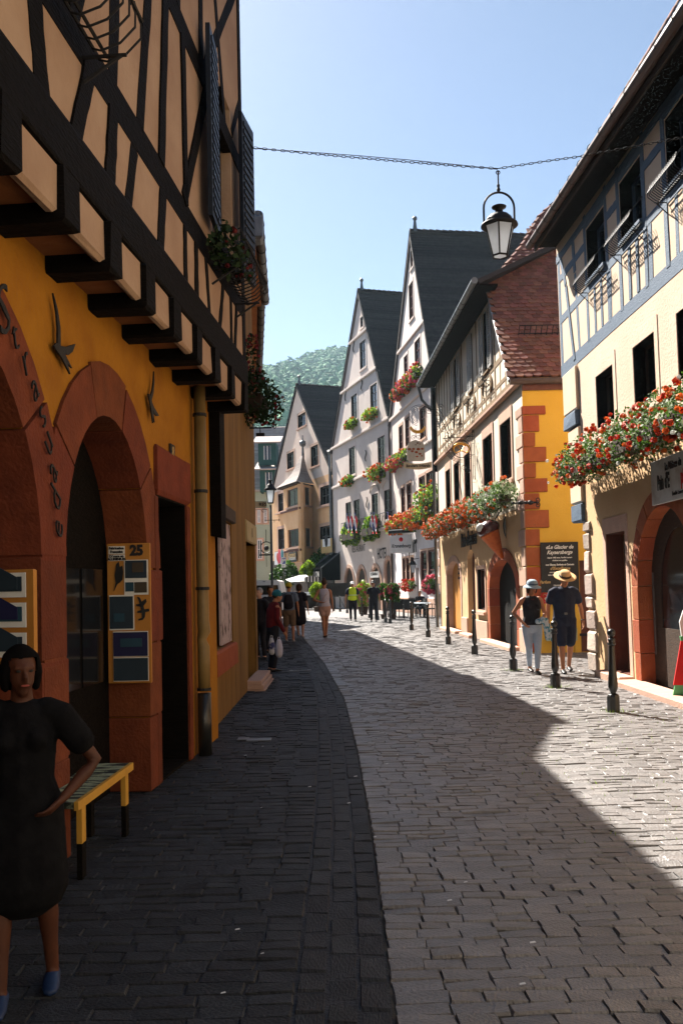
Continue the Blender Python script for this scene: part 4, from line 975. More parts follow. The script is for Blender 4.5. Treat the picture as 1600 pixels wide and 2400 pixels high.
gz0 = G3[1][2]; gz1 = G3[1][3]
G3 = [(a, b, gz0 if i < 3 else c, gz1 if i < 3 else d) for i, (a, b, c, d) in enumerate(G3)]
G3[5] = (G3[5][0], G3[5][1], .1, G3[5][3])
zw = Fc.uz(q('D', 700, 1000))[1]
wall(R3, [(0, zw), (Fc.L + 3, zw), (Fc.L + 3, ze3), (ure, ze3), ap, (0, ze3)], [hole_of(r) for r in W3], m_grey3, .4)
wall(R3, [(0, 0), (G3[5][0], 0), (G3[5][0], G3[5][3]), (G3[5][1], G3[5][3]), (G3[5][1], 0), (Fc.L + 3, 0), (Fc.L + 3, zw - .003), (0, zw - .003)], [hole_of(r) for r in G3[:5]], m_white_wall, .4, .004, 'ground_wall')
for r in W3: window(R3, r, dict(sur=.1, surtop=.16, smat=m_sand_pale if r[3] < 12 else m_grey3, fmat=m_frame_red, depth=.08, vb=1, hb=2, fw=.06))
for r in G3[:5]: window(R3, r, dict(sur=.12, smat=m_sand_pale, fmat=m_frame_red, depth=.07, vb=0, hb=1, fw=.08))
MB().box(G3[5][0], G3[5][1], .12, .18, .1, G3[5][3]).build('door', m_redbrown, R3)
for z_, w_ in ((Fc.uz(q('A', 830, 1080))[1], .18), (ze3 + .15, .2), (Fc.uz(q('E', 1370, 870))[1], .16), (zw, .12)):
    if z_ > ze3: k_ = (ap[1] - z_) / (ap[1] - ze3); ua, ub = ap[0] * (1 - k_), ap[0] + (ure - ap[0]) * k_
    else: ua, ub = 0, Fc.L + 3
    MB().cbox(ua, ub, -.12, .02, z_ - w_ / 2, z_ + w_ / 2, .03).build('string_course', m_grey3, R3)
for i in range(9):
    zz = .3 + i * .45; MB().cbox(Fc.L - .35 - (.15 if i % 2 else 0), Fc.L + .2, -.05, .2, zz, zz + .4, .02).build('corner_stone', m_sand_pale, R3)
MB().cbox(0, Fc.L, -.07, .02, 0, .9, .02).build('plinth', m_sand_pale, R3)
def gable_roof(R, ap, ul, ur, zl, depth, m, th=.22, over=.12, ridge_px=None):
    a = (ap[0], -over, ap[1] + .1)
    roof_slab(R, [(ul - .15, -over, zl - .15), (ap[0], -over, ap[1] + .12), (ap[0], depth, ap[1] + .12), (ul - .15, depth, zl - .15)], th, m, 'roof')
    roof_slab(R, [(ap[0], -over, ap[1] + .12), (ur + .15, -over, zl - .15), (ur + .15, depth, zl - .15), (ap[0], depth, ap[1] + .12)], th, m, 'roof')
    n_ = int(depth / .38)
    b = MB()
    for i in range(n_): b.tube([(ap[0], -over + i * .38, ap[1] + .16), (ap[0], -over + i * .38 + .42, ap[1] + .13)], [.13, .10], 7)
    o = b.build('ridge_tiles', m, R); o['kind'] = 'stuff'
    MB().tube([(ap[0], .2, ap[1] + .1), (ap[0], .2, ap[1] + .75)], [.16, .07], 6).ball((ap[0], .2, ap[1] + .85), .14, 8, 6).build('finial', m_zinc, R)
    # rows of tile edges on the slopes
    for s_, ue in ((-1, ul - .15), (1, ur + .15)):
        c = MB(); H = ap[1] - zl; n_ = int(H / .17)
        for i in range(n_):
            t = i / n_; u = ue + (ap[0] - ue) * t; zz = zl - .15 + (H + .27) * t
            nx, nz_ = (H, abs(ue - ap[0])); l_ = math.hypot(nx, nz_); ox, oz = s_ * nx / l_ * .03, nz_ / l_ * .03
            t2 = (i + 1.1) / n_; u2 = ue + (ap[0] - ue) * t2; z2 = zl - .15 + (H + .27) * t2
            c.add([(u + ox, -over - .02, zz + oz), (u + ox, depth, zz + oz), (u2 + ox * .3, depth, z2 + oz * .3), (u2 + ox * .3, -over - .02, z2 + oz * .3), (u, -over - .02, zz), (u, depth, zz)], [(0, 1, 2, 3), (0, 4, 5, 1)])
        o = c.build('tile_rows', m, R); o['kind'] = 'stuff'
gable_roof(R3, ap, 0, ure, ze3, 14, m_tile_dark)
MB().box(-.003, .4, .41, 13, 0, ze3).build('side_wall', m_grey3, R3)
MB().box(ure - .35, ure - .05, .41, 13, 0, ze3 - .2).build('side_wall', m_grey3, R3)
MB().tube([(.1, -.1, 0), (.1, -.1, ze3)], .07, 8).build('downpipe', m_copper, R3)

R4 = root('restaurant_gabled_house', 'tall grey beige gabled house with arcades and small flags, left of the other tall gable', 'house', FR4.M)
Fd = FR4
ap = Fd.uz(q('A', 240, 800)); rr_ = Fd.uz(q('A', 545, 1870)); le = Fd.uz((786, 1052)); ze4 = le[1]
sl = (ap[1] - rr_[1]) / (rr_[0] - ap[0]); ure = ap[0] + (ap[1] - ze4) / sl
print('R4 L', Fd.L, 'apex', ap, 'rr', rr_, 'ze', ze4, 'ure', ure)
W4 = [Fd.rect('A', 253, 278, 1040, 1135), Fd.rect('A', 246, 300, 1275, 1522), Fd.rect('A', 343, 406, 1670, 1900), Fd.rect('A', 168, 222, 1765, 1990),
      Fd.rect('D', 411, 476, 185, 455), Fd.rect('D', 148, 203, 280, 530), Fd.rect('D', 118, 170, 770, 1000), Fd.rect('D', 192, 246, 758, 1000), Fd.rect('D', 356, 416, 715, 985), Fd.rect('D', 472, 540, 690, 990)]
for i in (6, 7, 8, 9): W4[i] = (W4[i][0], W4[i][1], W4[7][2], W4[7][3])
A4 = [Fd.rect('D', 110, 192, 1378, 1650), Fd.rect('D', 222, 303, 1380, 1650), Fd.rect('D', 347, 440, 1372, 1650), Fd.rect('D', 480, 615, 1300, 1650)]
A4 = [(a, b, 0.0, d) for a, b, c, d in A4]
A4[3] = (A4[3][0], min(A4[3][1], Fd.L - .4), 0.0, A4[3][3])
for i in range(3):
    if A4[i][1] > A4[i + 1][0] - .35: A4[i] = (A4[i][0], A4[i + 1][0] - .35, 0.0, A4[i][3])
print('A4', A4)
W4[9] = (W4[9][0], Fd.L - .25, W4[9][2], W4[9][3])
zsp4 = max(r[3] for r in A4) + .35
cut = [(0, 0)]
for i, r in enumerate(A4): cut += arch_cut(r, (r[1] - r[0]) * (.62 if i < 3 else .55), .03)
cut += [(Fd.L, 0), (Fd.L, zsp4), (0, zsp4)]
wall(R4, cut, [], m_grey4, .4, name='ground_wall')
wall(R4, [(0, zsp4 + .002), (Fd.L, zsp4 + .002), (Fd.L, ze4), (ure if ure < Fd.L - .01 else Fd.L - .01, ze4 + .001), ap, (0, ze4)], [hole_of(r) for r in W4], m_grey4, .4)
for r in W4: window(R4, r, dict(sur=.14, surtop=.3 if r[3] < 15 else .16, smat=m_grey3, fmat=m_frame, depth=.08, vb=1, hb=2, fw=.06))
for i, r in enumerate(A4):
    ri = (r[1] - r[0]) * (.62 if i < 3 else .55)
    voussoirs(R4, r[0], r[1], 0, r[3] - ri, r[3], .26, m_sand_pale, n=7, d=.05, t=.42, jambs=3)
    MB().prism(arch_pts(r[0], r[1], .02, r[3] - ri, r[3]), .10, .15).build('arcade_door', m_darkwood, R4)
MB().box(.02, Fd.L - .02, 1.2, 1.3, 0, 5).build('inner_wall', m_darkwood, R4)
def hood(u0, u1, z, hgt=.5):
    pts = [(u0, -.06, z)] + [((u0 + u1) / 2 - (u1 - u0) / 2 * cos(pi * i / 8), -.06, z + hgt * sin(pi * i / 8)) for i in range(1, 8)] + [(u1, -.06, z)]
    MB().tube(pts, .05, 5).build('hood_mould', m_grey3, R4)
for i in (8, 9): hood(W4[i][0] - .2, W4[i][1] + .2, W4[i][3] + .12, .5)
for z_ in (Fd.uz(q('A', 255, 1193))[1], Fd.uz(q('A', 265, 1600))[1], ze4 + .1, Fd.uz(q('D', 300, 525))[1]):
    if z_ > ze4 + .2: k_ = (ap[1] - z_) / (ap[1] - ze4); ua, ub = ap[0] * (1 - k_), ap[0] + (min(ure, Fd.L) - ap[0]) * k_
    else: ua, ub = 0, Fd.L
    MB().cbox(ua, ub, -.16, .02, z_ - .09, z_ + .09, .03).build('string_course', m_grey4, R4)
def s_anchor(p, h=.75):
    u, z = Fd.uz(p); pts = [(u + .16 * sin(2 * pi * (t - .5)) , -.05, z + h * (t - .5)) for t in [i / 10 for i in range(11)]]
    MB().tube(pts, .035, 5).build('wall_anchor', m_iron, R4)
s_anchor(q('D', 305, 345)); s_anchor(q('D', 315, 775)); s_anchor(q('A', 268, 1660)); s_anchor(q('A', 195, 1290), 1.0); s_anchor(q('A', 330, 1190), .6); s_anchor(q('A', 435, 1590), 1.0); s_anchor(q('A', 120, 1740), 1.0)
gable_roof(R4, ap, 0, min(ure, Fd.L), ze4, 14, m_tile_dark)
MB().box(-.003, .4, .41, 13, 0, ze4).build('side_wall', m_grey4, R4)
MB().tube([(-.25, -.12, 0), (-.25, -.12, ze4 - .3), (.0, -.3, ze4)], .13, 8).build('downpipe', m_zinc, R4)
MB().cbox(-.75, -.4, -.1, .4, 0, ze4 - 2, .02).build('recess_shade_block', m_shadowwood, R4)  # solid black block, its colour stands for the shade in the gap
uu, zz = Fd.uz(q('D', 235, 1200)); text(R4, 'RESTAURANT', uu, zz, .72, m_printdark, -.012, sx=.7)
uu, zz = Fd.uz(q('D', 452, 1247)); text(R4, 'HOTEL', uu, zz, 1.0, m_printdark, -.012, sx=.62, bold=.02)
def wsign(Fc, r, x0, x1, y0, y1, label, m, name='white_sign'):
    return board_on(Fc, r, x0, x1, y0, y1, name, label, m, d=.25, t=.04)
ws, u0, u1, z0, z1, yy = wsign(Fd, 'D', 345, 425, 1415, 1467, 'small white sign board hung across the third arcade arch', m_white)
text(ws, 'RESTAURANT', (u0 + u1) / 2, z1 - (z1 - z0) * .35, .32, m_printdark, yy, sx=.8); MB().box(u0 + .5, u1 - .5, yy - .004, yy, z0 + .18, z0 + .28).build('arrow', m_printdark, ws)
# balcony with rail
bz = Fd.uz(q('D', 300, 1010))[1] - .25; bu0 = Fd.uz(q('D', 100, 1000))[0]; bu1 = Fd.uz(q('D', 590, 1000))[0]
BL = root('balcony', 'iron railed balcony carrying small flags and trailing plants on the grey beige gabled house', 'balcony', FR4.M)
MB().cbox(bu0, bu1, -.16, -.02, bz - .18, bz, .02).build('slab', m_grey4, BL)
for zz in (bz + .95, bz + .12): MB().tube([(bu0, -.2, zz), (bu1, -.2, zz)], .025, 5).build('rail', m_iron, BL)
for i in range(36): u = bu0 + (bu1 - bu0) * i / 35; MB().box(u - .012, u + .012, -.212, -.188, bz, bz + .95).build('baluster', m_iron, BL)
for i in range(9): c = (bu0 + (bu1 - bu0) * (i + .5) / 9, bz + .55); MB().tube(circle(c, .22, 12, -.21), .014, 4, closed=True).build('scroll', m_iron, BL)
# flags
m_fb, m_fw_, m_fr = flat('flag_blue', (.02, .03, .16)), flat('flag_white', (.75, .75, .78)), flat('flag_red', (.75, .02, .02))
def flag(px, py, lab, lean=0.0):
    u, z = Fd.uz(q('D', px, py), .35); R = root('tricolour_flag', lab, 'flag', local_frame(Fd, u, z, .35) @ Matrix.Diagonal((.8, .8, .5, 1)), 'French flags on the balcony')
    MB().tube([(-.25, .1, -1.6), (.05 + lean, -.2, 1.5)], .025, 5).build('pole', m_darkwood, R)
    for k, m in enumerate((m_fb, m_fw_, m_fr)):
        pts = []; n_ = 6
        b = MB(); vs = []
        for i in range(n_ + 1):
            zz = 1.3 - 3.0 * i / n_ * .8; xs = (-.30 + k * .26 + .06 * sin(i * 1.2), -.04 + k * .26 + .06 * sin(i * 1.2 + .5))
            vs += [(xs[0] + .05 * i / n_ * k, -.2 + .08 * sin(i + k * 2), zz - k * .25), (xs[1] + .05 * i / n_ * (k + 1), -.2 + .08 * sin(i + k * 2 + 2), zz - k * .25 - .1)]
        b.add(vs, [(2 * i, 2 * i + 1, 2 * i + 3, 2 * i + 2) for i in range(n_)]); b.build(['blue_band', 'white_band', 'red_band'][k], m, R)
for i, (x, lab) in enumerate(((150, 'French flag at the left end of the balcony, first of three'), (182, 'French flag second of three at the left of the balcony'), (222, 'French flag third of three at the left of the balcony'), (372, 'French flag left of a close pair above the hanging lantern'), (402, 'French flag right of a close pair above the hanging lantern'), (528, 'single French flag nearest to the pinkish grey house'))):
    flag(x, 950, lab, (i % 3 - 1) * .12)
def fbox(Fc, r, x0, y0, x1, y1, lab, d=.22, rad=.36, n=700, leafm=None, cols=None, size=.09, hang=.1, group=None):
    a = Fc.uz(q(r, x0, y0), d); b = Fc.uz(q(r, x1, y1), d); L = max(.6, b[0] - a[0]); z = (a[1] + b[1]) / 2
    return flowerbox(local_frame(Fc, (a[0] + b[0]) / 2, z, d), L * .75, lab, rad=rad, nleaf=n, leafm=leafm or [m_leaf, m_leaf_lime], cols=cols or ((m_forange, 60, .11),), size=size, hang=hang, group=group)
g4 = 'flower boxes on the grey beige gabled house'
fbox(Fd, 'A', 120, 2015, 212, 2000, 'yellowish flower box under the upper left window of the grey beige gable', leafm=[m_leaf_lime], cols=((m_forange, 14, .09),), group=g4)
fbox(Fd, 'A', 285, 1930, 400, 1910, 'yellowish flower box under the upper right window of the grey beige gable', leafm=[m_leaf_lime], cols=((m_forange, 24, .09),), group=g4)
fbox(Fd, 'D', 88, 580, 183, 570, 'green flower box under the lower left window of the grey beige gable', leafm=[m_leaf_lime, m_leaf], cols=((m_forange, 24, .10),), group=g4)
fbox(Fd, 'D', 345, 505, 470, 490, 'green flower box with red edge under the lower right window of the grey beige gable', rad=.5, leafm=[m_leaf_lime, m_leaf], cols=((m_forange, 40, .10),), group=g4)
flowerbox(local_frame(Fd, Fd.uz(q('D', 160, 1060), .2)[0], bz + .1, .2), 3.6, 'lime green trailing plants on the left of the flagged balcony', rad=.7, nleaf=1500, leafm=[m_leaf_lime, m_leaf], cols=(), size=.13, hang=.3, sy=.35, name='balcony_plant', cat='plant', group='trailing plants on the balcony')
flowerbox(local_frame(Fd, Fd.uz(q('D', 350, 1040), .2)[0], bz + .2, .2), 2.2, 'lime green trailing plants beside the hanging lantern', rad=.75, nleaf=1200, leafm=[m_leaf_lime, m_leaf], cols=(), size=.13, hang=.3, sy=.35, name='balcony_plant', cat='plant', group='trailing plants on the balcony')
g3 = 'flower boxes on the pinkish grey gabled house'
pk = ((m_fpink, 60, .09), (m_forange, 60, .09))
fbox(Fc, 'A', 560, 1715, 685, 1670, 'pink flower box under the small upper window of the pinkish grey house', leafm=[m_leaf], cols=pk, rad=.36, group=g3, n=500)
fbox(Fc, 'A', 655, 1620, 805, 1560, 'red flower box under the large upper window of the pinkish grey house', leafm=[m_leaf, m_leaf_lime], cols=pk, rad=.4, group=g3, n=600)
fbox(Fc, 'D', 500, 430, 690, 340, 'pink geranium box behind the biscuit sign', leafm=[m_leaf, m_leaf_lime], cols=pk, rad=.4, group=g3, n=800)
fbox(Fc, 'D', 530, 985, 690, 955, 'orange geranium box at the left of the pinkish grey house above the beer sign', leafm=[m_leaf, m_leaf_lime], cols=((m_forange, 120, .1),), rad=.5, group=g3, n=900)
fbox(Fc, 'D', 690, 935, 860, 900, 'orange geranium box in the middle of the pinkish grey house', leafm=[m_leaf, m_leaf_lime], cols=((m_forange, 120, .1),), rad=.5, group=g3, n=900)
fbox(Fc, 'D', 850, 770, 975, 755, 'big round green flower basket above the orange geraniums', leafm=[m_leaf, m_leaf_lime], cols=((m_forange, 30, .1),), rad=.8, group=g3, n=1600)
fbox(Fc, 'D', 640, 1540, 745, 1520, 'red geraniums under the triple window at street level', d=.2, leafm=[m_leaf], cols=((m_fred, 60, .09),), rad=.3, n=300, size=.07, group=g3)
fbox(Fc, 'D', 872, 1530, 932, 1515, 'pink geranium pot on the sill of the double window at street level', d=.2, leafm=[m_leaf], cols=((m_fpink, 60, .1),), rad=.36, n=300, size=.07, group=g3)
# beer sign and gothic lettering
RK = root('beer_sign', 'white beer sign hanging from a long black bar beside gothic lettering', 'sign', local_frame(FR3, FR3.uz(q('D', 628, 1155), .7)[0], FR3.uz(q('D', 628, 1155), .7)[1], .7) @ Matrix.Rotation(radians(55), 4, 'Z'))
sK = 52 / F
MB().cbox(-.68, .68, -.06, .06, -.52, .5, .02).build('board', m_white, RK)
MB().cbox(-.75, .75, -.09, .09, .62, .82, .02).build('top_bar', m_black, RK)
MB().tube([(-.75, 0, .85), (2.4, .0, .85)], .035, 5).build('bar', m_iron, RK)
text(RK, 'Kronenbourg', 0, -.12, .30, m_printdark, -.066, shear=.25, bold=.006, sx=.72); MB().ball((0, -.06, .25), .13, 8, 6, (1, .3, 1)).build('red_emblem', m_red, RK)
uu, zz = FR3.uz(q('D', 733, 1160)); text(R3, 'pfarr', uu, zz, 1.5, m_printdark, -.02, sx=.75, bold=.03, ext=.01)
# hanging street lantern on R4
def lantern(R, sc, n=4, glass=None, cap=True, hoop=False, top=.16, bot=.10, h=.38):
    g = glass or m_lantern
    pt = [(cos(2 * pi * (i + .5) / n) * top * sc, sin(2 * pi * (i + .5) / n) * top * sc, 0) for i in range(n)]
    pb_ = [(cos(2 * pi * (i + .5) / n) * bot * sc, sin(2 * pi * (i + .5) / n) * bot * sc, -h * sc) for i in range(n)]
    for i in range(n):
        j = (i + 1) % n
        MB().add([pt[i], pt[j], pb_[j], pb_[i]], [(0, 1, 2, 3)]).build('pane', g, R)
    fr = MB()
    for i in range(n):
        j = (i + 1) % n; fr.tube([pt[i], pb_[i]], .013 * sc, 5).tube([pt[i], pt[j]], .016 * sc, 5).tube([pb_[i], pb_[j]], .014 * sc, 5)
    fr.build('frame', m_iron, R)
    MB().add([pb_[i] for i in range(n)], [tuple(range(n))]).build('bottom_pane', g, R)
    c = MB(); c.lathe([(top * 1.2 * sc, .0), (top * 1.22 * sc, .02 * sc), (top * .92 * sc, .06 * sc), (top * .78 * sc, .12 * sc), (top * .45 * sc, .175 * sc), (top * .25 * sc, .20 * sc), (top * .22 * sc, .26 * sc), (top * .42 * sc, .28 * sc), (top * .40 * sc, .30 * sc), (.01, .315 * sc)], 18)
    c.build('roof', m_iron, R, True)
m_lantern = mat('frosted_lantern_glass', (.88, .93, .98), (.80, .84, .88), 6, .35, trans=.75)
lw = at_depth(891, 1242, 60.5); RL = root('hanging_lantern', 'small black street lantern hanging in front of the grey beige gabled house', 'lantern', Matrix.Translation(lw))
lantern(RL, 2.1); MB().tube([(0, 0, .6), (0, 0, .9), (1.3, .6, .95)], .03, 5).build('bracket', m_iron, RL)
lw = FR3.w(FR3.uz(q('D', 787, 1345))[0], FR3.uz(q('D', 787, 1345))[1], .35); RL = root('wall_lantern', 'small black wall lantern between the street level windows of the pinkish grey house', 'lantern', Matrix.Translation(lw))
lantern(RL, 1.2); MB().tube([(0, 0, .3), (.35, 0, .35)], .02, 5).build('bracket', m_iron, RL)

# ================================================================ peach house facing the street end (R5)
R5 = root('peach_house', 'peach gabled house with a two storey oriel and pointed little roof at the street end', 'house', FR5.M)
Fe = FR5
ap = Fe.uz((696, 905)); zl = Fe.uz(q('O', 325, 400))[1]; ur = Fe.uz(q('O', 1345, 100)); ze5 = Fe.uz((780, 1105))[1]
L5 = Fe.L; ul = Fe.uz(q('O', 322, 400))[0]
print('R5 L', L5, 'apex', ap, 'ul', ul, 'zl', zl, 'ze', ze5, Fe.uz((700, 1427)))
zc = Fe.uz(q('O', 900, 800))[1]
W5u = [Fe.rect('E', 371, 428, 705, 797), Fe.rect('E', 292, 342, 985, 1100), Fe.rect('E', 466, 519, 935, 1082)]
W5 = [Fe.rect('O', 1110, 1325, 432, 725), Fe.rect('O', 430, 512, 545, 830), Fe.rect('O', 1108, 1343, 1075, 1400), Fe.rect('O', 430, 540, 1115, 1440)]
W5 = [(a, min(b, Fe.L - .45), c, d) for a, b, c, d in W5]
zcut = (W5[0][2] + W5[0][3]) / 2 + 1.6; ze5 = max(ze5, zcut + .1)
kl = (ap[1] - zcut) / (ap[1] - ze5)
wall(R5, [(ul, zcut), (L5, zcut), (L5, ze5), ap, (ul, ze5)], [hole_of(r) for r in W5u], m_peach_up, .4, 0, 'gable_wall')
wall(R5, [(ul, 0), (L5, 0), (L5, zcut - .003), (ul, zcut - .003)], [hole_of(r) for r in W5], m_peach, .4, .004, 'lower_wall')
for r in W5u: window(R5, r, dict(sur=.2, smat=m_sand_pale, fmat=m_frame, depth=.2, vb=1, hb=1, fw=.08, sill=.12))
for r in W5: window(R5, r, dict(sur=.28, smat=m_sand_pale, fmat=m_frame, depth=.2, vb=2, hb=1, fw=.08, sill=.25))
gable_roof(R5, ap, ul, L5, ze5, 14, m_tile_dark)
MB().box(L5 - .4, L5 - .003, .41, 13, 0, ze5).build('side_wall', m_peach, R5)
MB().box(ul + .003, ul + .4, .41, 13, 0, ze5 - .4).build('side_wall', m_peach, R5)
# oriel
oL = Fe.uz(q('O', 515, 600), 1.6)[0]; oR = Fe.uz(q('O', 790, 600), 1.6)[0]; oR2 = Fe.uz(q('O', 985, 600))[0]; oL2 = oL - .7
oz0 = Fe.uz(q('O', 650, 1655), 1.6)[1]; oz1 = Fe.uz(q('O', 650, 395), 1.6)[1]; D5 = 1.6
print('oriel', oL, oR, oR2, oz0, oz1)
def facet(a, b, z0, z1, holes, m, name):
    a, b = Vector((a[0], a[1], 0)), Vector((b[0], b[1], 0)); u = (b - a); L = u.length; u.normalize(); inn = Vector((0, 0, 1)).cross(u)
    Mx = Matrix.Identity(4)
    for i in range(3): Mx[i][0] = u[i]; Mx[i][1] = inn[i]; Mx[i][2] = (0, 0, 1)[i]; Mx[i][3] = a[i]
    b_ = MB().holed(rect_pts(0, L, z0, z1), [rect_pts(*h) for h in holes], 0, .25); b_.xf(Mx); b_.build(name, m, R5)
    for h in holes:
        e = bpy.data.objects.new('window', MB().box(h[0] - .1, h[1] + .1, -.14, .02, h[2] - .16, h[2] - .01).xf(Mx).mesh('window', m_sand_pale)); link(e, R5)
        fr = MB(); fr.box(h[0], h[0] + .1, .12, .2, h[2], h[3]).box(h[1] - .1, h[1], .12, .2, h[2], h[3]).box(h[0] + .1, h[1] - .1, .121, .199, h[3] - .1, h[3]).box(h[0] + .1, h[1] - .1, .121, .199, h[2], h[2] + .1)
        fr.box((h[0] + h[1]) / 2 - .04, (h[0] + h[1]) / 2 + .04, .13, .19, h[2] + .1, h[3] - .1); fr.xf(Mx).build('frame', m_frame, e)
        MB().box(h[0], h[1], .15, .17, h[2], h[3]).xf(Mx).build('pane', m_glass, e)
w1 = Fe.rect('O', 570, 762, 480, 765, D5); w2 = Fe.rect('O', 580, 770, 1125, 1415, D5)
facet((oL, -D5), (oR, -D5), oz0, oz1, [(w1[0] - oL, w1[1] - oL, w1[2], w1[3]), (w2[0] - oL, w2[1] - oL, w2[2], w2[3])], m_peach, 'oriel_front')
fw_ = math.hypot(oR2 - oR, D5)
facet((oR, -D5), (oR2, 0), oz0, oz1, [(fw_ * .38, fw_ * .8, w1[2], w1[3]), (fw_ * .38, fw_ * .8, w2[2], w2[3])], m_peach, 'oriel_side')
facet((oL2, 0), (oL, -D5), oz0, oz1, [], m_peach, 'oriel_side')
MB().add([(oL2, 0, oz0), (oL, -D5, oz0), (oR, -D5, oz0), (oR2, 0, oz0), ((oL + oR) / 2 - .4, 0, oz0 - 1.3), ((oL + oR) / 2 + .4, 0, oz0 - 1.3)], [(0, 1, 4), (1, 2, 5, 4), (2, 3, 5)]).build('oriel_corbel', m_sand_pale, R5)
tp = Fe.uz(q('E', 382, 985), .8); cx5 = tp[0]; zt5 = tp[1]
ev = [(oL2 - .3, 0), (oL - .45, -D5 - .5), (oR + .45, -D5 - .5), (oR2 + .45, 0)]
def pyr(ev, zb, cx, cy, zt, name):
    rings = []; n_ = 9
    for i in range(n_ + 1):
        t = i / n_; k = (1 - t) ** 1.0 * (1 - .28 * sin(pi * t)); zz = zb + (zt - zb) * t
        rings.append([(cx + (x - cx) * k, cy + (y - cy) * k, zz) for x, y in ev])
    for s_ in range(3):
        b = MB()
        for i in range(n_):
            a, b2 = rings[i][s_], rings[i][s_ + 1]; c, d_ = rings[i + 1][s_ + 1], rings[i + 1][s_]
            b.add([a, b2, c, d_], [(0, 1, 2, 3)])
        o = b.build('oriel_roof', m_tile_grey, R5)
    return rings
rg = pyr(ev, oz1, cx5, -.5, zt5, 'oriel_roof')
# tile courses on the oriel roof
cc = MB()
for s_ in range(3):
    for i in range(26):
        t = i / 26; t2 = (i + .7) / 26
        def ring(t, s): k = (1 - t) * (1 - .28 * sin(pi * t)) * 1.015; x, y = ev[s]; return (cx5 + (x - cx5) * k, -.5 + (y + .5) * k, oz1 + (zt5 - oz1) * t + .03)
        cc.add([ring(t, s_), ring(t, s_ + 1), ring(t2, s_ + 1), ring(t2, s_)], [(0, 1, 2, 3)])
tag(cc.build('oriel_tile_rows', m_tile_grey, R5), kind='stuff')
MB().box(oL2 - .2, oR2 + .3, -.3, -.01, oz1 - .14, oz1 - .01).prism([(oL - .4, -D5 - .4), (oR + .4, -D5 - .4), (oR2 + .3, -.3), (oL2 - .2, -.3)], oz1 - .12, oz1 - .015, 'z').build('oriel_cornice', m_darkwood, R5)
MB().tube([(cx5, -.5, zt5 - .3), (cx5, -.5, zt5 + 1.6)], [.14, .04], 6).ball((cx5, -.5, zt5 + .9), .3, 8, 6).build('oriel_finial', m_zinc, R5)
for zz in (w1[2] - .5, w2[2] - .5): MB().cbox(oL2, oR, -D5 - .12, -D5 - .005, zz + .1, zz + .3, .03).build('oriel_band', m_redbrown, R5)
uu, zz = Fe.uz(q('O', 1222, 1500)); text(R5, 'MUSÉE', uu, zz, .85, m_printdark, -.012, bold=.02)
MB().box(ul, L5, -.02, -.006, 0, 4.2).build('shop_front', m_darkwood, R5)
j, u0, u1, z0, z1, yy = board_on(Fe, 'O', 370, 520, 1488, 1690, 'poster_sign', 'white square poster with red and teal blots on the peach house', m_white, d=1.75)
for k, (a, b, r, m) in enumerate(((.55, .75, .9, m_fpink), (.85, .78, .8, flat('teal_print', (.03, .2, .22))), (.35, .6, .6, m_fred), (.6, .45, .7, m_fpink), (.45, .3, .55, m_red), (.62, .22, .4, m_fpink))):
    MB().ball((u0 + (u1 - u0) * a, yy, z0 + (z1 - z0) * b), r * .55, 9, 5, (.8, .03, 1.1)).build('colour_blot', m, j)
j, u0, u1, z0, z1, yy = board_on(Fe, 'O', 595, 725, 1490, 1650, 'hotel_sign', 'dark square board with pale lettering under the oriel', m_black, d=1.75)
text(j, "Jenny's", (u0 + u1) / 2, z1 - (z1 - z0) * .3, .75, m_printgold, yy, sx=.85, bold=.01); text(j, 'Restaurant', (u0 + u1) / 2, z0 + (z1 - z0) * .4, .5, m_printwhite, yy, sx=.8)
j, u0, u1, z0, z1, yy = board_on(Fe, 'O', 1150, 1275, 1275, 1400, 'museum_sign', 'white square sign with a black eagle above the word on the peach wall', m_white, d=.4)
MB().ball(((u0 + u1) / 2, yy, (z0 + z1) / 2 + .1), .42, 9, 6, (.8, .06, 1.1)).prism([((u0 + u1) / 2 - .3, z0 + .9), ((u0 + u1) / 2 - .35, z1 - .15), ((u0 + u1) / 2 - .1, z1 - .4), ((u0 + u1) / 2 + .1, z1 - .4), ((u0 + u1) / 2 + .35, z1 - .15), ((u0 + u1) / 2 + .3, z0 + .9)], yy - .02, yy).build('black_emblem', m_printdark, j)
MB().box(u0 - .35, u0 - .01, yy, yy + .05, z0 - .5, z1).box(u1 + .01, u1 + .35, yy, yy + .05, z0 - .5, z1).box(u0 - .01, u1 + .01, yy, yy + .05, z0 - .5, z0 - .01).build('gold_border', m_printgold, j)
# awning
m_awn = mat('black_canvas', (.006, .006, .007), (.009, .009, .01), 4, 1.0, spec=0.0)
AW = root('awning', 'black shop awning with pale lettering at the right of the peach house', 'awning', FR5.M)
a0 = Fe.uz((732, 1330), 2.5)[0]; a1 = L5 - .3; az = Fe.uz((770, 1323), 1.2)[1]
MB().add([(a0, -.02, az + 1.0), (a1, -.02, az + 1.0), (a1, -1.8, az - .3), (a0, -1.8, az - .3), (a0, -1.8, az - 1.2), (a1, -1.8, az - 1.2)], [(0, 1, 2, 3), (3, 2, 5, 4)]).build('canvas', m_awn, AW)
MB().add([(a0, -.02, az + 1.0), (a0, -1.8, az - .3), (a0, -1.8, az - 1.2), (a0, -.02, az - 1.2)], [(0, 1, 2, 3)]).build('side_canvas', m_awn, AW)
for x in (a1, a0): MB().tube([(x, -.1, az + 1.05), (x, -1.8, az - .25), (x, -1.8, az - 1.5)], .05, 5).build('arm', m_zinc, AW)
text(AW, 'LE CAPUCIN', (a0 + a1) / 2 - .8, az - .75, .62, m_printwhite, -1.82, sx=.8, bold=.01, shear=.1)
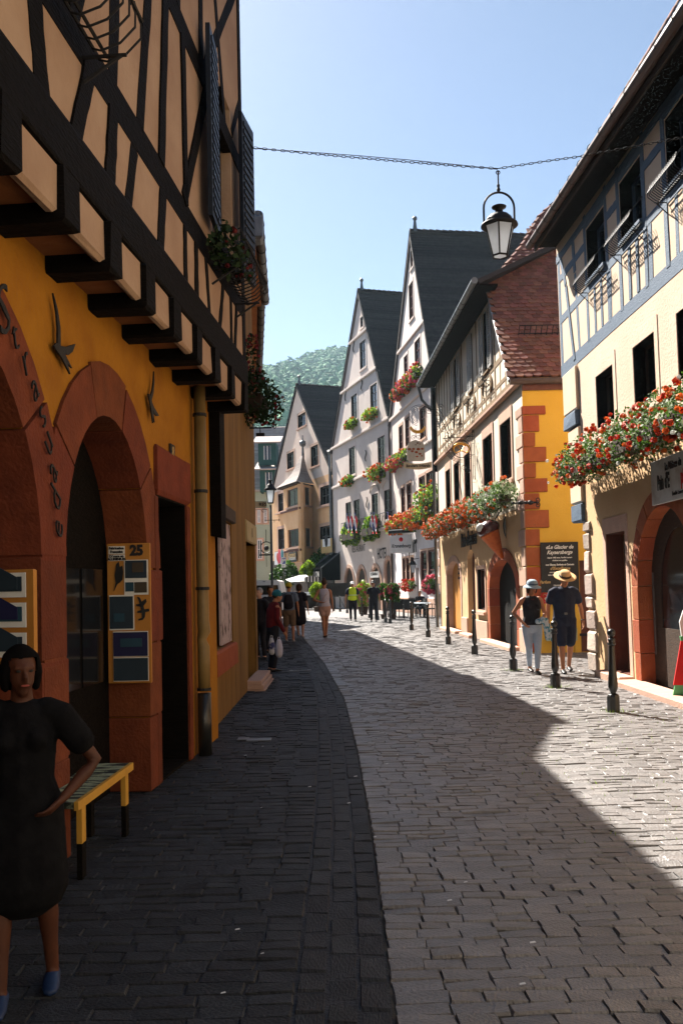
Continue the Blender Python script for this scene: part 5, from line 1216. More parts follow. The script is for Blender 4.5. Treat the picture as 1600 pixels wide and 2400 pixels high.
# ================================================================ left front house with jettied timber floor (L1)
L1 = root('jettied_house', 'dark house in front on the left with jettied black timbers over yellow arcades', 'house', FL1.M)
Fg, Fu = FL1, FLU
zj = 3.50                                            # underside of the joists
A2 = (Fg.uz(q('H', 352, 1500))[0], Fg.uz(q('H', 828, 1500))[0]); A2z = Fg.uz(q('H', 550, 1012))[1]; A2s = Fg.uz(q('H', 352, 1500))[1]
A2 = (*A2, 0.0, A2z)
A1r = Fg.uz((86, 1300))[0]; A1 = (A1r - (A2[1] - A2[0]) * 1.25, A1r, 0.0, A2z + .15)
DL = Fg.rect('H', 892, 1055, 1480, 2000); DL = (DL[0], DL[1], .05, Fg.uz(q('H', 892, 1490))[1])
rise2 = (A2[1] - A2[0]) * .62; rise1 = (A1[1] - A1[0]) * .55
W0 = [(0, 0)] + arch_cut(A1, rise1, .03) + arch_cut(A2, rise2, .03) + [(DL[0], 0), (DL[0], DL[3]), (DL[1], DL[3]), (DL[1], 0), (Fg.L, 0), (Fg.L, zj + .35), (0, zj + .35)]
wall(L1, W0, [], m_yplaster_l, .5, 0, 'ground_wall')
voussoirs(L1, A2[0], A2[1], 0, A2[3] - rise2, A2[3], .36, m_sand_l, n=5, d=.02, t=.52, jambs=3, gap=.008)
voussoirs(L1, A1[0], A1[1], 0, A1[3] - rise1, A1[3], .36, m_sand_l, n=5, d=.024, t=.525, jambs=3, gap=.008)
MB().cbox(DL[0] - .04, DL[1] + .12, -.04, .3, DL[3], DL[3] + .42, .03, .01).build('lintel', m_sand_l, L1)
MB().cbox(DL[1], DL[1] + .12, -.03, .3, 0, DL[3] - .01, .015).build('jamb_stone', m_sand_l, L1)
MB().cbox(DL[0] - .10, DL[0], -.025, .3, 0, DL[3] - .01, .015).build('jamb_stone', m_sand_l, L1)
MB().holed(rect_pts(DL[0] + .001, DL[1] - .001, .01, DL[3] - .001), [rect_pts(DL[0] + .02, DL[1] - .02, .03, DL[3] - .02)], -.01, .29).build('door_lining', m_shadowwood, L1)  # black lining added, its colour stands for the shade inside the doorway
MB().box(DL[0], DL[1], .3, .36, 0.05, DL[3]).build('door', m_shadowwood, L1)
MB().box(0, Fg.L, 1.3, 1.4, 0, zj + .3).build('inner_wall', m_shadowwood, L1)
for r, ri in ((A1, rise1), (A2, rise2)):
    MB().prism(arch_pts(r[0] + .002, r[1] - .002, .0, r[3] - ri, r[3] - .002), .31, .36).build('arch_dark_panel', m_shadowwood, L1)  # dark panel and panes fill the arch in place of its unlit interior
    for k in range(3):
        x = r[0] + .12 + k * (r[1] - r[0] - .2) / 3; MB().box(x, x + (r[1] - r[0]) / 3 - .12, .30, .308, .9, r[3] - ri).build('arch_dark_pane', m_glass, L1)
MB().box(0, Fg.L, .51, 1.3, zj, zj + .1).build('inner_ceiling', m_shadowwood, L1)
MB().box(Fg.L - .3, Fg.L - .002, .51, 6, 0, zj + .35).build('end_wall', m_yplaster_l, L1)
Lr = Fu.M; Li = L1.matrix_world.inverted()
JT = Li @ FLU.M                                       # jetty frame inside the house frame
def jb(b, name, m): b.xf(JT); return b.build(name, m, L1)
# joists
ovh = FLU.M.inverted() @ Vector(FL1.w(5, 0, 0))
back = ovh.y + .25
jpix = [(176, 555), (290, 678), (380, 759), (432, 816), (479, 864), (516, 893), (549, 944)]
ju = [Fu.uz(p)[0] for p in jpix]
ju = [Fu.L - .10 - i * .705 for i in range(15)]
for u in ju:
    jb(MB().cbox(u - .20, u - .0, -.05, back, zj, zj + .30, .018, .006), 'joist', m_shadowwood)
for a in ju[:-1]:
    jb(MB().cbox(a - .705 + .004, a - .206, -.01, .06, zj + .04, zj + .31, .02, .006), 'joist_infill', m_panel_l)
    jb(MB().box(a - .705 + .004, a - .206, .065, back, zj + .10, zj + .14), 'soffit_board', m_soffit)
zb_ = zj + .31; zsill = zb_ + .28
ztopL = 8.3
jb(MB().cbox(0, Fu.L, -.03, .2, zb_, zsill, .015, .01), 'sill_beam', m_shadowwood)
# upper wall with the big window zone
wu0 = Fu.uz(q('G', 1085, 500))[0]; wz0 = Fu.uz(q('G', 1150, 1210))[1]
HW = [(Fu.L - 1.55, Fu.L - .62, zb_ + 1.05, zb_ + 2.75), (2.3, 3.35, zb_ + 1.05, zb_ + 2.75)]
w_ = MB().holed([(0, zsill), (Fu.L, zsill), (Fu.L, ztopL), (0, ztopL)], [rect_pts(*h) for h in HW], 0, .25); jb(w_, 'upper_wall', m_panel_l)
jb(MB().box(Fu.L - .25, Fu.L - .002, .26, 6, zj + .3, ztopL), 'end_wall', m_panel_l)
jb(MB().box(0, Fu.L - .3, 1.0, 1.1, zj + .3, ztopL), 'inner_wall', m_shadowwood)
bk = [0]
def TL(p, q_, w=.17, nm='beam', jit=.008, m=m_shadowwood):
    bk[0] += 1; d = .005 + .0017 * (bk[0] % 8)
    a, b = Vector(p), Vector(q_); t = (b - a).normalized(); n = Vector((-t.y, t.x)); up, dn = [], []
    for i in range(7):
        s = a + (b - a) * (i / 6); up.append(s + n * (w / 2 + ru(-jit, jit))); dn.append(s - n * (w / 2 + ru(-jit, jit)))
    pts = [(p_.x, p_.y) for p_ in up] + [(p_.x, p_.y) for p_ in reversed(dn)]
    jb(MB().prism(pts, -d, .08), nm, m)
def g(x, y): return Fu.uz(q('G', x, y))
zr1 = (g(290, 230)[1] + g(700, 650)[1] + g(1000, 960)[1]) / 3
print('L1: A2', A2, 'A1', A1, 'DL', DL, 'zr1', zr1, 'Fu.L', Fu.L, 'joist px', ju[:3])
TL((0, zr1), (Fu.L, zr1), .22, 'rail')
zr2 = zr1 + 1.55
TL((0, zr2), (Fu.L, zr2), .20, 'rail')
def TS(x1, y1, x2, y2, z0, z1, w, nm):
    (ua, za), (ub, zb2) = g(x1, y1), g(x2, y2); k = (ub - ua) / (zb2 - za)
    TL((ua + (z0 - za) * k, z0), (ua + (z1 - za) * k, z1), w, nm)
lo_, mi_, hi_ = (zsill - .02, zr1 - .1), (zr1 + .1, zr2 - .09), (zr2 + .09, ztopL)
for (x1, y1, x2, y2, w, nm) in ((915, 1520, 945, 800, .16, 'post'), (1065, 1740, 1055, 1100, .10, 'post'), (1128, 1790, 1120, 1300, .10, 'post'), (620, 1150, 650, 480, .16, 'post'),
        (400, 900, 520, 330, .15, 'brace'), (725, 1260, 795, 640, .14, 'brace'), (262, 760, 195, 0, .18, 'brace'), (1205, 1870, 1185, 1560, .09, 'post'), (1255, 1940, 1275, 1680, .09, 'brace'), (1328, 2010, 1322, 1720, .08, 'post'), (1345, 2030, 1355, 1740, .08, 'brace')):
    TS(x1, y1, x2, y2, lo_[0], lo_[1], w, nm)
for (x1, y1, x2, y2, w, nm) in ((925, 780, 945, 0, .15, 'post'), (1060, 1000, 1045, 300, .12, 'post'), (650, 300, 660, -100, .17, 'post'), (815, 500, 848, 0, .15, 'brace'), (420, 60, 480, -200, .16, 'brace')):
    TS(x1, y1, x2, y2, mi_[0], mi_[1], w, nm)
for dx, w in ((-1.9, .14), (-2.7, .14), (-3.6, .15), (-4.5, .15)): TL((Fu.L + dx, hi_[0]), (Fu.L + dx + .05, hi_[1]), w, 'post')
TL((Fu.L - 2.6, mi_[0]), (Fu.L - 1.75, mi_[1]), .14, 'brace'); TL((Fu.L - 1.8, hi_[0]), (Fu.L - .2, hi_[1] - .2), .13, 'brace'); TL((Fu.L - .9, hi_[0]), (Fu.L - 1.6, hi_[1]), .12, 'brace'); TL((Fu.L - .55, zr1 + 1.7), (Fu.L - .1, hi_[0] + .6), .1, 'brace')
TL((Fu.L - .06, zsill), (Fu.L - .06, ztopL), .14, 'corner_post')
for k, u in enumerate((.6, 1.5, 2.15, 3.5, 4.2)): TL((u, zsill), (u, zr1), .17, 'post')
for k, u in enumerate((.6, 1.5, 2.15, 3.5, 4.2)): TL((u, zr1 + .1), (u + .0, zr2 - .09), .17, 'post')
# windows with dark shutters
for h in HW:
    e = jb(MB().box(h[0] - .06, h[1] + .06, -.09, .0, h[2] - .1, h[2] - .005), 'window', m_shadowwood)
    fr = MB(); fr.box(h[0], h[0] + .06, .1, .16, h[2], h[3]).box(h[1] - .06, h[1], .1, .16, h[2], h[3]).box(h[0] + .061, h[1] - .061, .101, .159, h[3] - .06, h[3]).box((h[0] + h[1]) / 2 - .03, (h[0] + h[1]) / 2 + .03, .1, .158, h[2], h[3] - .06)
    fr.xf(JT).build('frame', m_shutter_dark, e); MB().box(h[0], h[1], .13, .145, h[2], h[3]).xf(JT).build('pane', m_glass, e)
for (u0, ang) in ((HW[0][0] - .50, 4), (HW[0][1] + .04, -5)):
    b = MB().box(0, .46, -.02, .02, HW[0][2], HW[0][3])
    for i in range(20): b.box(.05, .41, -.032, -.02, HW[0][2] + .06 + i * .08, HW[0][2] + .10 + i * .08)
    b.xf(Matrix.Translation((u0, -.10, 0)) @ Matrix.Rotation(radians(ang), 4, 'Z')); jb(b, 'shutter', m_shutter_dark)
jb(MB().box(2.3 - .5, 2.3 - .05, -.1, -.06, HW[1][2], HW[1][3]), 'shutter', m_shutter_dark)
# roof of L1, unseen above the picture, its eave shaped for the street shadow
RXY = Li
def lw_(P): return Li @ Vector(P)
eL = [(-.75, 9.9, 8.75), (-1.5, -1.5, 8.75), (-6.5, -1.5, 15), (-6.0, 9.9, 15)]
roof_slab(L1, [lw_(p) for p in eL], .15, m_tile_dark, 'roof')
MB().add([tuple(lw_(p)) for p in [(-1.03, 9.74, ztopL), (-6.2, 9.74, ztopL), (-6.2, 9.74, 15), (-5.9, 9.74, 15), (-1.0, 9.74, 8.7)]], [(0, 1, 2, 3, 4)]).build('gable_end', m_panel_l, L1)
# baskets and plants on L1
def jet_frame(u, z, d): return local_frame(Fu, u, z, d)
bk_a, bk_b = Fu.uz(q('G', 330, 120), .3), Fu.uz(q('G', 790, 540), .3)
basket(Fu, bk_a[0], bk_b[0], zr1 - .02, 'long iron basket on the black timbers at the upper left corner', n=12, deep=.26, h=.24, rod=.011)
basket(Fu, HW[0][0] - .1, HW[0][1] + .15, HW[0][2] - .25, 'iron basket under the shuttered window of the jettied house', n=14, deep=.26, h=.24, rod=.011)
flowerbox(jet_frame((HW[0][0]) - .15, HW[0][2] - .15, .2), .7, 'dark red trailing plant in the iron basket of the jettied house', rad=.14, nleaf=300, leafm=[m_leaf_dark], cols=((flat('deep_red_blossom', (.14, .012, .01)), 14, .025),), size=.03, hang=.12, box=False, name='trailing_plant', cat='plant')
# corbel and downpipe between L1 and L2
L_end = FL1.L
b = MB().prism([(-.12, zj + .02), (.42, zj + .02), (.42, zj - .35), (.3, zj - .9), (.12, zj - 1.3), (-.12, zj - 1.35)], L_end - .22, L_end + .02, 'x').build('corbel', m_shadowwood, L1)
b.matrix_local = Matrix.Identity(4)
dp = root('downpipe', 'dented pale downpipe with a dark foot between the yellow house and the stained wall', 'downpipe', FL1.M)
u_dp = Fg.uz((476, 1300), .1)[0]
MB().tube([(u_dp, -.09, .62), (u_dp, -.09, 1.05), (u_dp + .01, -.07, 1.12), (u_dp, -.1, 1.2), (u_dp, -.09, 1.3), (u_dp, -.09, zj + .2)], [.058, .058, .045, .062, .058, .058], 12).build('pipe', m_zinc_pale, dp, True)
MB().tube([(u_dp, -.09, 0), (u_dp, -.09, .6)], .066, 12).build('foot', m_castiron, dp, True)
for zz in (.62, 1.6, 2.55, 3.3): MB().tube([(u_dp, -.09, zz), (u_dp, -.09, zz + .03)], .068, 12).build('clamp', m_iron, dp)
# ironwork on the yellow wall
def swallow(px, py, sc, rot, lab):
    u, z = Fg.uz((px, py)); R = root('iron_swallow', lab, 'wall ornament', local_frame(Fg, u, z, .03) @ Matrix.Rotation(radians(rot), 4, 'Y'), 'iron swallows on the yellow wall')
    w1 = [(0, 0), (.05, .10), (.10, .26), (.09, .45), (.02, .62), (.04, .42), (.02, .25), (-.04, .10)]
    w2 = [(0, 0), (.10, -.02), (.24, -.05), (.38, -.02), (.50, .06), (.34, .05), (.2, .04), (.06, .06)]
    bd_ = [(-.02, .09), (-.10, .10), (-.17, .07), (-.10, .01), (0, -.06), (.10, -.16), (.20, -.26), (.16, -.14), (.28, -.2), (.14, -.06), (.07, .03)]
    for nm, p in (('wing', w1), ('wing', w2), ('body', bd_)):
        b = MB().prism([(x * sc, y * sc) for x, y in p], -.012 if nm == 'body' else -.008, .0 if nm == 'body' else .004); b.build(nm, m_iron, R)
swallow(128, 825, .55, -18, 'large iron swallow ornament between the two sandstone arches')
swallow(343, 945, .50, 20, 'smaller iron swallow ornament right of the sandstone arch')
u, z = Fg.uz((400, 1061)); HN = root('house_number', 'tiny dark plate with a number on the yellow wall above the door', 'number plate', local_frame(Fg, u, z, .01))
MB().cbox(-.07, .07, -.012, .0, -.075, .075, .004).build('plate', m_printdark, HN); text(HN, '8', 0, 0, .14, m_printgold, -.014)
# iron script on the first arch
SC = root('iron_script', 'curly iron script lettering following the first sandstone arch', 'lettering', FL1.M)
cxA, aA, hA = (A1[0] + A1[1]) / 2, (A1[1] - A1[0]) / 2, rise1
for i, ch in enumerate('Strasuade'):
    an = radians(64 - i * 7.2); e = .2
    x = cxA + (aA + e) * cos(an); z = A1[3] - rise1 + (hA + e) * sin(an)
    me = text_mesh(ch, .24 if i else .36, .005, -.004, .3); me.materials.clear(); me.materials.append(m_iron)
    o = bpy.data.objects.new('letter', me); link(o, SC); o.matrix_local = Matrix.Translation((x, -.05, z)) @ Matrix.Rotation(-(pi / 2 - an) * -1 * -1, 4, 'Y') @ Matrix.Rotation(pi / 2, 4, 'X')
# board number 25
m_board = mat('ochre_board', (.50, .22, .04), (.44, .18, .03), 4, .6)
m_photo = [flat('dark_photo_blue', (.02, .035, .05)), flat('dark_photo_teal', (.02, .06, .09)), flat('dark_photo_brown', (.06, .045, .03)), flat('photo_navy', (.015, .015, .06))]
dB = 0.0
_yj = FL1.w(A2[1], 0, 0).y - .07; _pr = at_depth(352, 1400, _yj - .01); _pl = at_depth(251, 1400, _yj + .0); FBd = Facade((_pl.x, _pl.y), (_pr.x, _pr.y))
def bq(x, y): return (240 + x / 6.3585, 1250 + y / 6.3585)
bu0, bz1 = FBd.uz(bq(70, 155), dB); bu1, _ = FBd.uz(bq(705, 155), dB); _, bz0 = FBd.uz(bq(90, 2240), dB)
BD = root('display_board', 'tall ochre display board numbered 25 with photographs inside the arch', 'display board', FBd.M)
MB().cbox(bu0, bu1, -dB - .0, -dB + .03, bz0, bz1, .006).build('board', m_board, BD)
bw, bh = bu1 - bu0, bz1 - bz0
def bu(t): return bu0 + bw * t
def bz(t): return bz1 - bh * t
def card(R, a, b, c, d, m, y, name='card', rot=0):
    o = MB().box(bu(a), bu(b), y - .006, y, bz(d), bz(c)).build(name, m, R); return o
y0 = -dB - .002
for (a, b, c, d) in ((.40, .96, .12, .37), (.04, .62, .37, .62), (.12, .94, .63, .81), (.12, .94, .815, .985)):
    card(BD, a, b, c, d, m_printwhite, y0, 'photo_border')
for k, (a, b, c, d) in enumerate(((.43, .93, .125, .25), (.43, .62, .28, .345), (.64, .93, .28, .355), (.055, .60, .38, .61), (.13, .93, .636, .806), (.13, .93, .82, .98))):
    card(BD, a, b, c, d, m_photo[(0, 1, 2, 0, 3, 0)[k]], y0 - .007, 'photo')
card(BD, .60, .86, .14, .21, m_photo[2], y0 - .014, 'photo_detail'); card(BD, .15, .4, .50, .56, m_photo[1], y0 - .014, 'photo_detail'); card(BD, .3, .8, .68, .74, m_photo[1], y0 - .014, 'photo_detail')
text(BD, '25', bu(.70), bz(.055), bh * .10, m_printdark, y0 - .006, bold=.006, sx=.95)
tl = card(BD, .04, .42, .02, .075, m_printwhite, y0, 'label'); tl2 = card(BD, .04, .42, .08, .125, m_printwhite, y0, 'label')
for s_, f_ in (('Fabrication', .035), ('Française', .06), ('Décors en', .092), ('ALUMINIUM', .113)): text(BD, s_, bu(.23), bz(f_), bh * .024, m_printdark, y0 - .008, bold=.0015)
fairy = [(.18, .23), (.22, .15), (.28, .13), (.30, .17), (.36, .16), (.38, .2), (.36, .26), (.30, .28), (.24, .29), (.16, .34), (.20, .28)]
MB().prism([(bu(a), bz(b)) for a, b in fairy], y0 - .01, y0 - .002).build('iron_fairy', m_iron, BD)
gk = [(.70, .385), (.76, .39), (.80, .42), (.90, .40), (.92, .42), (.84, .45), (.86, .475), (.97, .47), (.98, .49), (.88, .495), (.87, .53), (.82, .55), (.72, .555), (.72, .545), (.80, .535), (.80, .50), (.70, .50), (.70, .485), (.79, .48), (.77, .455), (.67, .45), (.67, .437), (.76, .435)]
MB().prism([(bu(a), bz(b)) for a, b in gk], y0 - .01, y0 - .002).build('iron_gecko', m_iron, BD)
# second poster frame at far left
_pr = on_plane((84, 1400), FL1.A - FL1.inw * .25, FL1.inw); _pl = at_depth(-60, 1400, _pr.y + .1); FPb = Facade((_pl.x, _pl.y), (_pr.x, _pr.y))
pu0, pz1 = FPb.uz((-60, 1338)); pu1, _ = FPb.uz((84, 1338)); _, pz0 = FPb.uz((84, 1545))
PB = root('photo_poster', 'ochre framed photo posters at the left edge behind the dark woman', 'poster', FPb.M)
MB().cbox(pu0, pu1, -.02, .01, pz0 - .1, pz1, .006).build('board', m_board, PB)
for i in range(3):
    a, b_ = pz1 - (pz1 - pz0) * (i + .04) / 3 - .01, pz1 - (pz1 - pz0) * (i + .93) / 3
    MB().box(pu0 + .03, pu1 - .04, -.028, -.022, b_, a).build('photo_border', m_printwhite, PB)
    MB().box(pu0 + .05, pu1 - .06, -.035, -.029, b_ + .03, a - .02).build('photo', m_photo[i % 2], PB)
    MB().prism([(pu1 - .28, b_ + .04), (pu1 - .08, b_ + .04), (pu1 - .08, b_ + .10), (pu1 - .18, b_ + .15), (pu1 - .28, b_ + .10)], -.042, -.036).build('photo_detail', m_photo[0 if i != 1 else 3], PB)
# bench
zb = .45
BP = [ground(179, 1881, zb), ground(309, 1788, zb), ground(232, 1786, zb), ground(155, 1833, zb)]
BE = root('bench', 'low bench with yellow edge and a painted slatted top beside the dark woman', 'bench', Matrix.Translation(((BP[0] + BP[2]) / 2).to_2d().to_3d()))
off = -BE.location
p0, p1 = BP[0] + off, BP[1] + off; axis = (p1 - p0).normalized(); sidev = Vector((-axis.y, axis.x, 0)); wB = .27; Lb = (p1 - p0).length
if sidev.x > 0: sidev = -sidev
m_bench = mat('yellow_bench_wood', (.62, .34, .05), (.55, .28, .04), 6, .6, .2, 20)
m_btop = mat('painted_bench_top', (.30, .34, .22), (.02, .025, .02), 5, .6, stretch=(1, 4, 1), ramp=(.47, .53))
def quad_prism(a, b, w0, w1, z0, z1):
    P = [a + sidev * w0, b + sidev * w0, b + sidev * w1, a + sidev * w1]
    v = [Vector((p.x, p.y, z0)) for p in P] + [Vector((p.x, p.y, z1)) for p in P]
    return MB().add(v, [(0, 3, 2, 1), (4, 5, 6, 7), (0, 1, 5, 4), (1, 2, 6, 5), (2, 3, 7, 6), (3, 0, 4, 7)])
for k in range(3): quad_prism(p0, p1, .012 + k * (wB - .012) / 3 + .004, .012 + (k + 1) * (wB - .012) / 3, zb - .035, zb).build('seat_board', m_btop, BE)
quad_prism(p0, p1, -.012, .012, zb - .045, zb + .003).build('front_edge', m_bench, BE)
for t in (.08, .86):
    c = p0 + axis * Lb * t
    quad_prism(c, c + axis * .07, .0, .03, .20, zb - .046).build('leg', m_bench, BE); quad_prism(c, c + axis * .07, .0, .03, .0, .199).build('shade_dark_leg_end', m_shadowwood, BE)  # lower leg coloured black where it is lost in the shade
    quad_prism(c, c + axis * .07, wB - .04, wB - .01, .0, zb - .046).build('leg', m_shadowwood, BE)

# ================================================================ stained house (L2)
L2 = root('stained_house', 'narrow ochre plastered house with dark stains and a boarded window on the left', 'house', FL2.M)
Fh = FL2
zL2 = 7.45
W2 = Fh.rect('I', 968, 1062, 20, 650); W2 = (W2[0], W2[1], Fh.uz((493, 1533))[1], Fh.uz(q('H', 1207, 1590))[1])
D2 = Fh.rect('I', 1130, 1168, 135, 800); D2 = (D2[0], D2[1], .05, D2[3])
wall(L2, [(0, 0), (D2[0], 0), (D2[0], D2[3]), (D2[1], D2[3]), (D2[1], 0), (Fh.L, 0), (Fh.L, zL2), (0, zL2)], [hole_of(W2)], m_l2, .5)
MB().box(Fh.L - .3, Fh.L - .002, .51, 6, 0, zL2).build('end_wall', m_l2, L2)
MB().box(0, Fh.L, .9, 1.0, 0, zL2).build('inner_wall', m_shadowwood, L2)
MB().box(0, Fh.L, .0, 6, zL2, zL2 + .1).build('attic_floor', m_shadowwood, L2)
wn = MB().cbox(W2[0] - .08, W2[1] + .12, -.05, .1, W2[3] + .003, W2[3] + .20, .02, .006).build('window', m_darkwood, L2)
MB().cbox(W2[0] - .05, W2[1] + .05, -.05, .1, W2[2] - .3, W2[2] - .003, .02, .01).build('sill', m_sand, wn)
MB().box(W2[0], W2[0] + (W2[1] - W2[0]) * .45, .2, .22, W2[2], W2[3]).build('pane', m_glass, wn)
pb_ = MB().box(W2[0] + (W2[1] - W2[0]) * .47, W2[1], .02, .05, W2[2] + .02, W2[3] - .02).build('peeling_shutter', mat('peeling_white_paint', (.52, .40, .38), (.10, .07, .06), 5, .8, .5, 20, ramp=(.5, .62)), wn)
MB().box(D2[0], D2[1], .2, .25, .05, D2[3]).build('door', m_darkwood, L2)
MB().cbox(D2[0] - .1, D2[1] + .15, -.03, .3, D2[3], D2[3] + .35, .02).build('lintel', mat('pale_lintel', (.6, .45, .22), None, 4), L2)
text(L2, 'I', (D2[0] + D2[1]) / 2, D2[3] + .17, .22, m_printdark, -.036)
for i in range(3): MB().cbox(D2[0] - .2, D2[1] + .2, -.28 + .03 * i, .02, -.05 + .07 * i, .0 + .07 * i + .02, .01).build('step', m_sand_pale, L2)
roof_slab(L2, [(0, -.02, zL2 + .05), (Fh.L, -.02, zL2 + .05), (Fh.L, 5.0, zL2 + 5.5), (0, 5.0, zL2 + 5.5)], .12, m_tile_dark, 'roof')
# ================================================================ houses further along the left, mostly hidden
h3 = 9.35
def far_house(A, B, name, label, gutter=True):
    Fx = Facade(A, B); R = root(name, label, 'house', Fx.M)
    wall(R, rect_pts(0, Fx.L, 0, h3), [], m_l2, .4); MB().box(0, .3, .41, 8, 0, h3).build('end_wall', m_l2, R)
    MB().box(-.1, Fx.L, -.30, -.003, h3 - .12, h3 - .02).build('soffit', m_soffit, R)
    roof_slab(R, [(-.2, -.38, h3 + .02), (Fx.L, -.38, h3 + .02), (Fx.L, 3.6, h3 + 5.5), (-.2, 3.6, h3 + 5.5)], .12, m_tile_dark, 'roof')
    MB().tube([(-.25, -.42, h3), (Fx.L, -.42, h3)], .10, 10).build('gutter', m_zinc, R, True)
    for i in range(8): MB().tube([(.2 + i * .7, -.42, h3), (.24 + i * .7, -.42, h3)], .112, 10).build('gutter_bracket', m_iron, R)
    return R
L3 = far_house((-2.0, 18.6), (-2.32, 24.0), 'guttered_house', 'house behind the stained one showing its dark eaves and gutter')
MB().tube([(-.3, -.40, h3 + .05), (-.3, -.30, h3 - .45), (-.1, -.12, h3 - 1.0), (-.1, -.12, 3)], .06, 8).build('downpipe', m_zinc, L3)
MB().cbox(-.42, .02, -.5, -.28, h3 - .55, h3 - .05, .05).build('rain_head', m_zinc, L3)
L3b = far_house((-2.45, 24.2), (-4.1, 41.0), 'hidden_house', 'house almost hidden behind the guttered house')
FL4 = Facade((-4.6, 46.6), (-11.0, 66))
L4 = root('corner_house', 'far corner house on the left casting the distant shadow', 'house', FL4.M)
wall(L4, rect_pts(0, FL4.L, 0, 12.3), [], m_green_wall, .4); MB().box(0, .4, .41, 9, 0, 12.3).build('end_wall', m_green_wall, L4)
roof_slab(L4, [(-.1, -.15, 12.3), (FL4.L, -.15, 12.3), (FL4.L, 4.5, 17.5), (-.1, 4.5, 17.5)], .15, m_tile_dark, 'roof')
m_redv = flat('dark_crimson_blossom', (.22, .02, .025))
P = at_depth(597, 925, 14.6); flowerbox(Matrix.Translation(P) @ Matrix.Rotation(radians(80), 4, 'Z'), .5, 'dark hanging flower basket with red blossoms at the corner of the stained house', rad=.36, nleaf=1500, leafm=[m_leaf_dark], cols=((m_redv, 26, .03),), size=.035, hang=.2, box=True, name='hanging_basket', cat='flower basket', sy=1)
P = at_depth(589, 850, 14.8); flowerbox(Matrix.Translation(P) @ Matrix.Rotation(radians(90), 4, 'Y'), .9, 'thin red flowered creeper climbing above the dark basket', rad=.11, nleaf=260, leafm=[m_leaf_dark], cols=((m_redv, 45, .03),), size=.03, box=False, name='creeper', cat='plant')
# sign bar on the corner
P = at_depth(600, 1003, 15.2); SB = root('sign_bar', 'black iron bar with a curl at the corner of the stained house', 'bracket', Matrix.Translation(P))
MB().tube([(-.3, 0, 0), (.27, 0, .0)], .014, 5).tube(scroll((.30, .03), .05, 1.3, -1.5), .010, 4).build('bar', m_iron, SB)
MB().box(.0, .14, -.03, .03, -.14, -.09).tube([(.07, 0, 0), (.07, 0, -.1)], .01, 5).tube([(-.15, 0, 0), (-.15, 0, -.06)], .01, 5).build('hanger', m_iron, SB)

# ================================================================ far left: dormered house
FL6 = Facade((-15.0, 99), (-6.5, 99))
L6 = root('dormered_house', 'sage green house with pale tiled roof and two dormers beyond the street', 'house', FL6.M)
ze6 = FL6.uz((620, 1150))[1]
wall(L6, rect_pts(0, 8.5, 0, ze6), [], m_green_wall, .4)
zr6 = ze6 + 8.2
roof_slab(L6, [(-.5, -.8, ze6), (9, -.8, ze6), (9, 6.2, zr6), (-.5, 6.2, zr6)], .25, m_tile_grey, 'roof')
cc = MB()
for i in range(40):
    t = i / 40; t2 = (i + .85) / 40; y1, z1, y2, z2 = -.8 + 7 * t, ze6 + (zr6 - ze6) * t, -.8 + 7 * t2, ze6 + (zr6 - ze6) * t2
    cc.add([(-.5, y1, z1 + .12), (9, y1, z1 + .12), (9, y2, z2 + .03), (-.5, y2, z2 + .03), (-.5, y1, z1), (9, y1, z1)], [(0, 1, 2, 3), (4, 5, 1, 0)])
tag(cc.build('tile_rows', m_tile_grey, L6), kind='stuff')
for (px, y0_, y1_) in ((626, 1040, 1082), (630, 1102, 1145)):
    P = at_depth(px, (y0_ + y1_) / 2, 97.0); c = L6.matrix_world.inverted() @ P
    w_, h_ = .62, .95
    dm = MB().holed(rect_pts(c.x - w_ - .35, c.x + w_ + .35, c.z - h_ - .4, c.z + h_ + .3), [rect_pts(c.x - w_ * .6, c.x + w_ * .6, c.z - h_ * .8, c.z + h_ * .8)], c.y, c.y + .2).build('dormer', m_bluegreen, L6)
    MB().box(c.x + w_ + .1, c.x + w_ + .34, c.y + .21, c.y + 4, c.z - h_ - .4, c.z + h_ + .3).box(c.x - w_ - .34, c.x - w_ - .1, c.y + .21, c.y + 4, c.z - h_ - .4, c.z + h_ + .3).build('cheek', m_bluegreen, dm)
    MB().box(c.x - w_ * .6, c.x + w_ * .6, c.y + .1, c.y + .14, c.z - h_ * .8, c.z + h_ * .8).build('pane', m_glass, dm)
    b = MB(); 
    for u in (-.6, -.03, .54): b.box(c.x + w_ * u, c.x + w_ * u + .09, c.y + .03, c.y + .12, c.z - h_ * .8, c.z + h_ * .8)
    b.build('frame', m_white, dm)
    roof_slab(L6, [(c.x - w_ - .9, c.y - .6, c.z + h_ + .15), (c.x + w_ + .9, c.y - .6, c.z + h_ + .15), (c.x + w_ + .9, c.y + 4, c.z + h_ + 1.5), (c.x - w_ - .9, c.y + 4, c.z + h_ + 1.5)], .15, m_tile_grey, 'dormer_roof')
for (x0, x1, y0_, y1_) in ((603, 611, 1195, 1225), (603, 615, 1265, 1310), (618, 626, 1195, 1225)):
    u0, z1_ = FL6.uz((x0, y0_)); u1, z0_ = FL6.uz((x1, y1_)); window(L6, (u0, u1, z0_, z1_), dict(sur=.2, smat=m_sand_pale, depth=-.06, fmat=m_white, vb=1, hb=1, fw=.08))
sg = root('hanging_guild_sign', 'small round black guild sign on the sage green wall', 'sign', Matrix.Translation(at_depth(624, 1283, 60)))
MB().tube(circle((0, 0), .38, 16), .04, 4, closed=True).ball((0, 0, -.05), .18, 7, 5).box(-.45, .45, -.04, .04, -.55, -.45).tube([(0, 0, .38), (0, 0, 1.2)], .03, 4).tube([(0, 0, -1.3), (0, 0, -.55)], .02, 4).build('ornament', m_iron, sg)

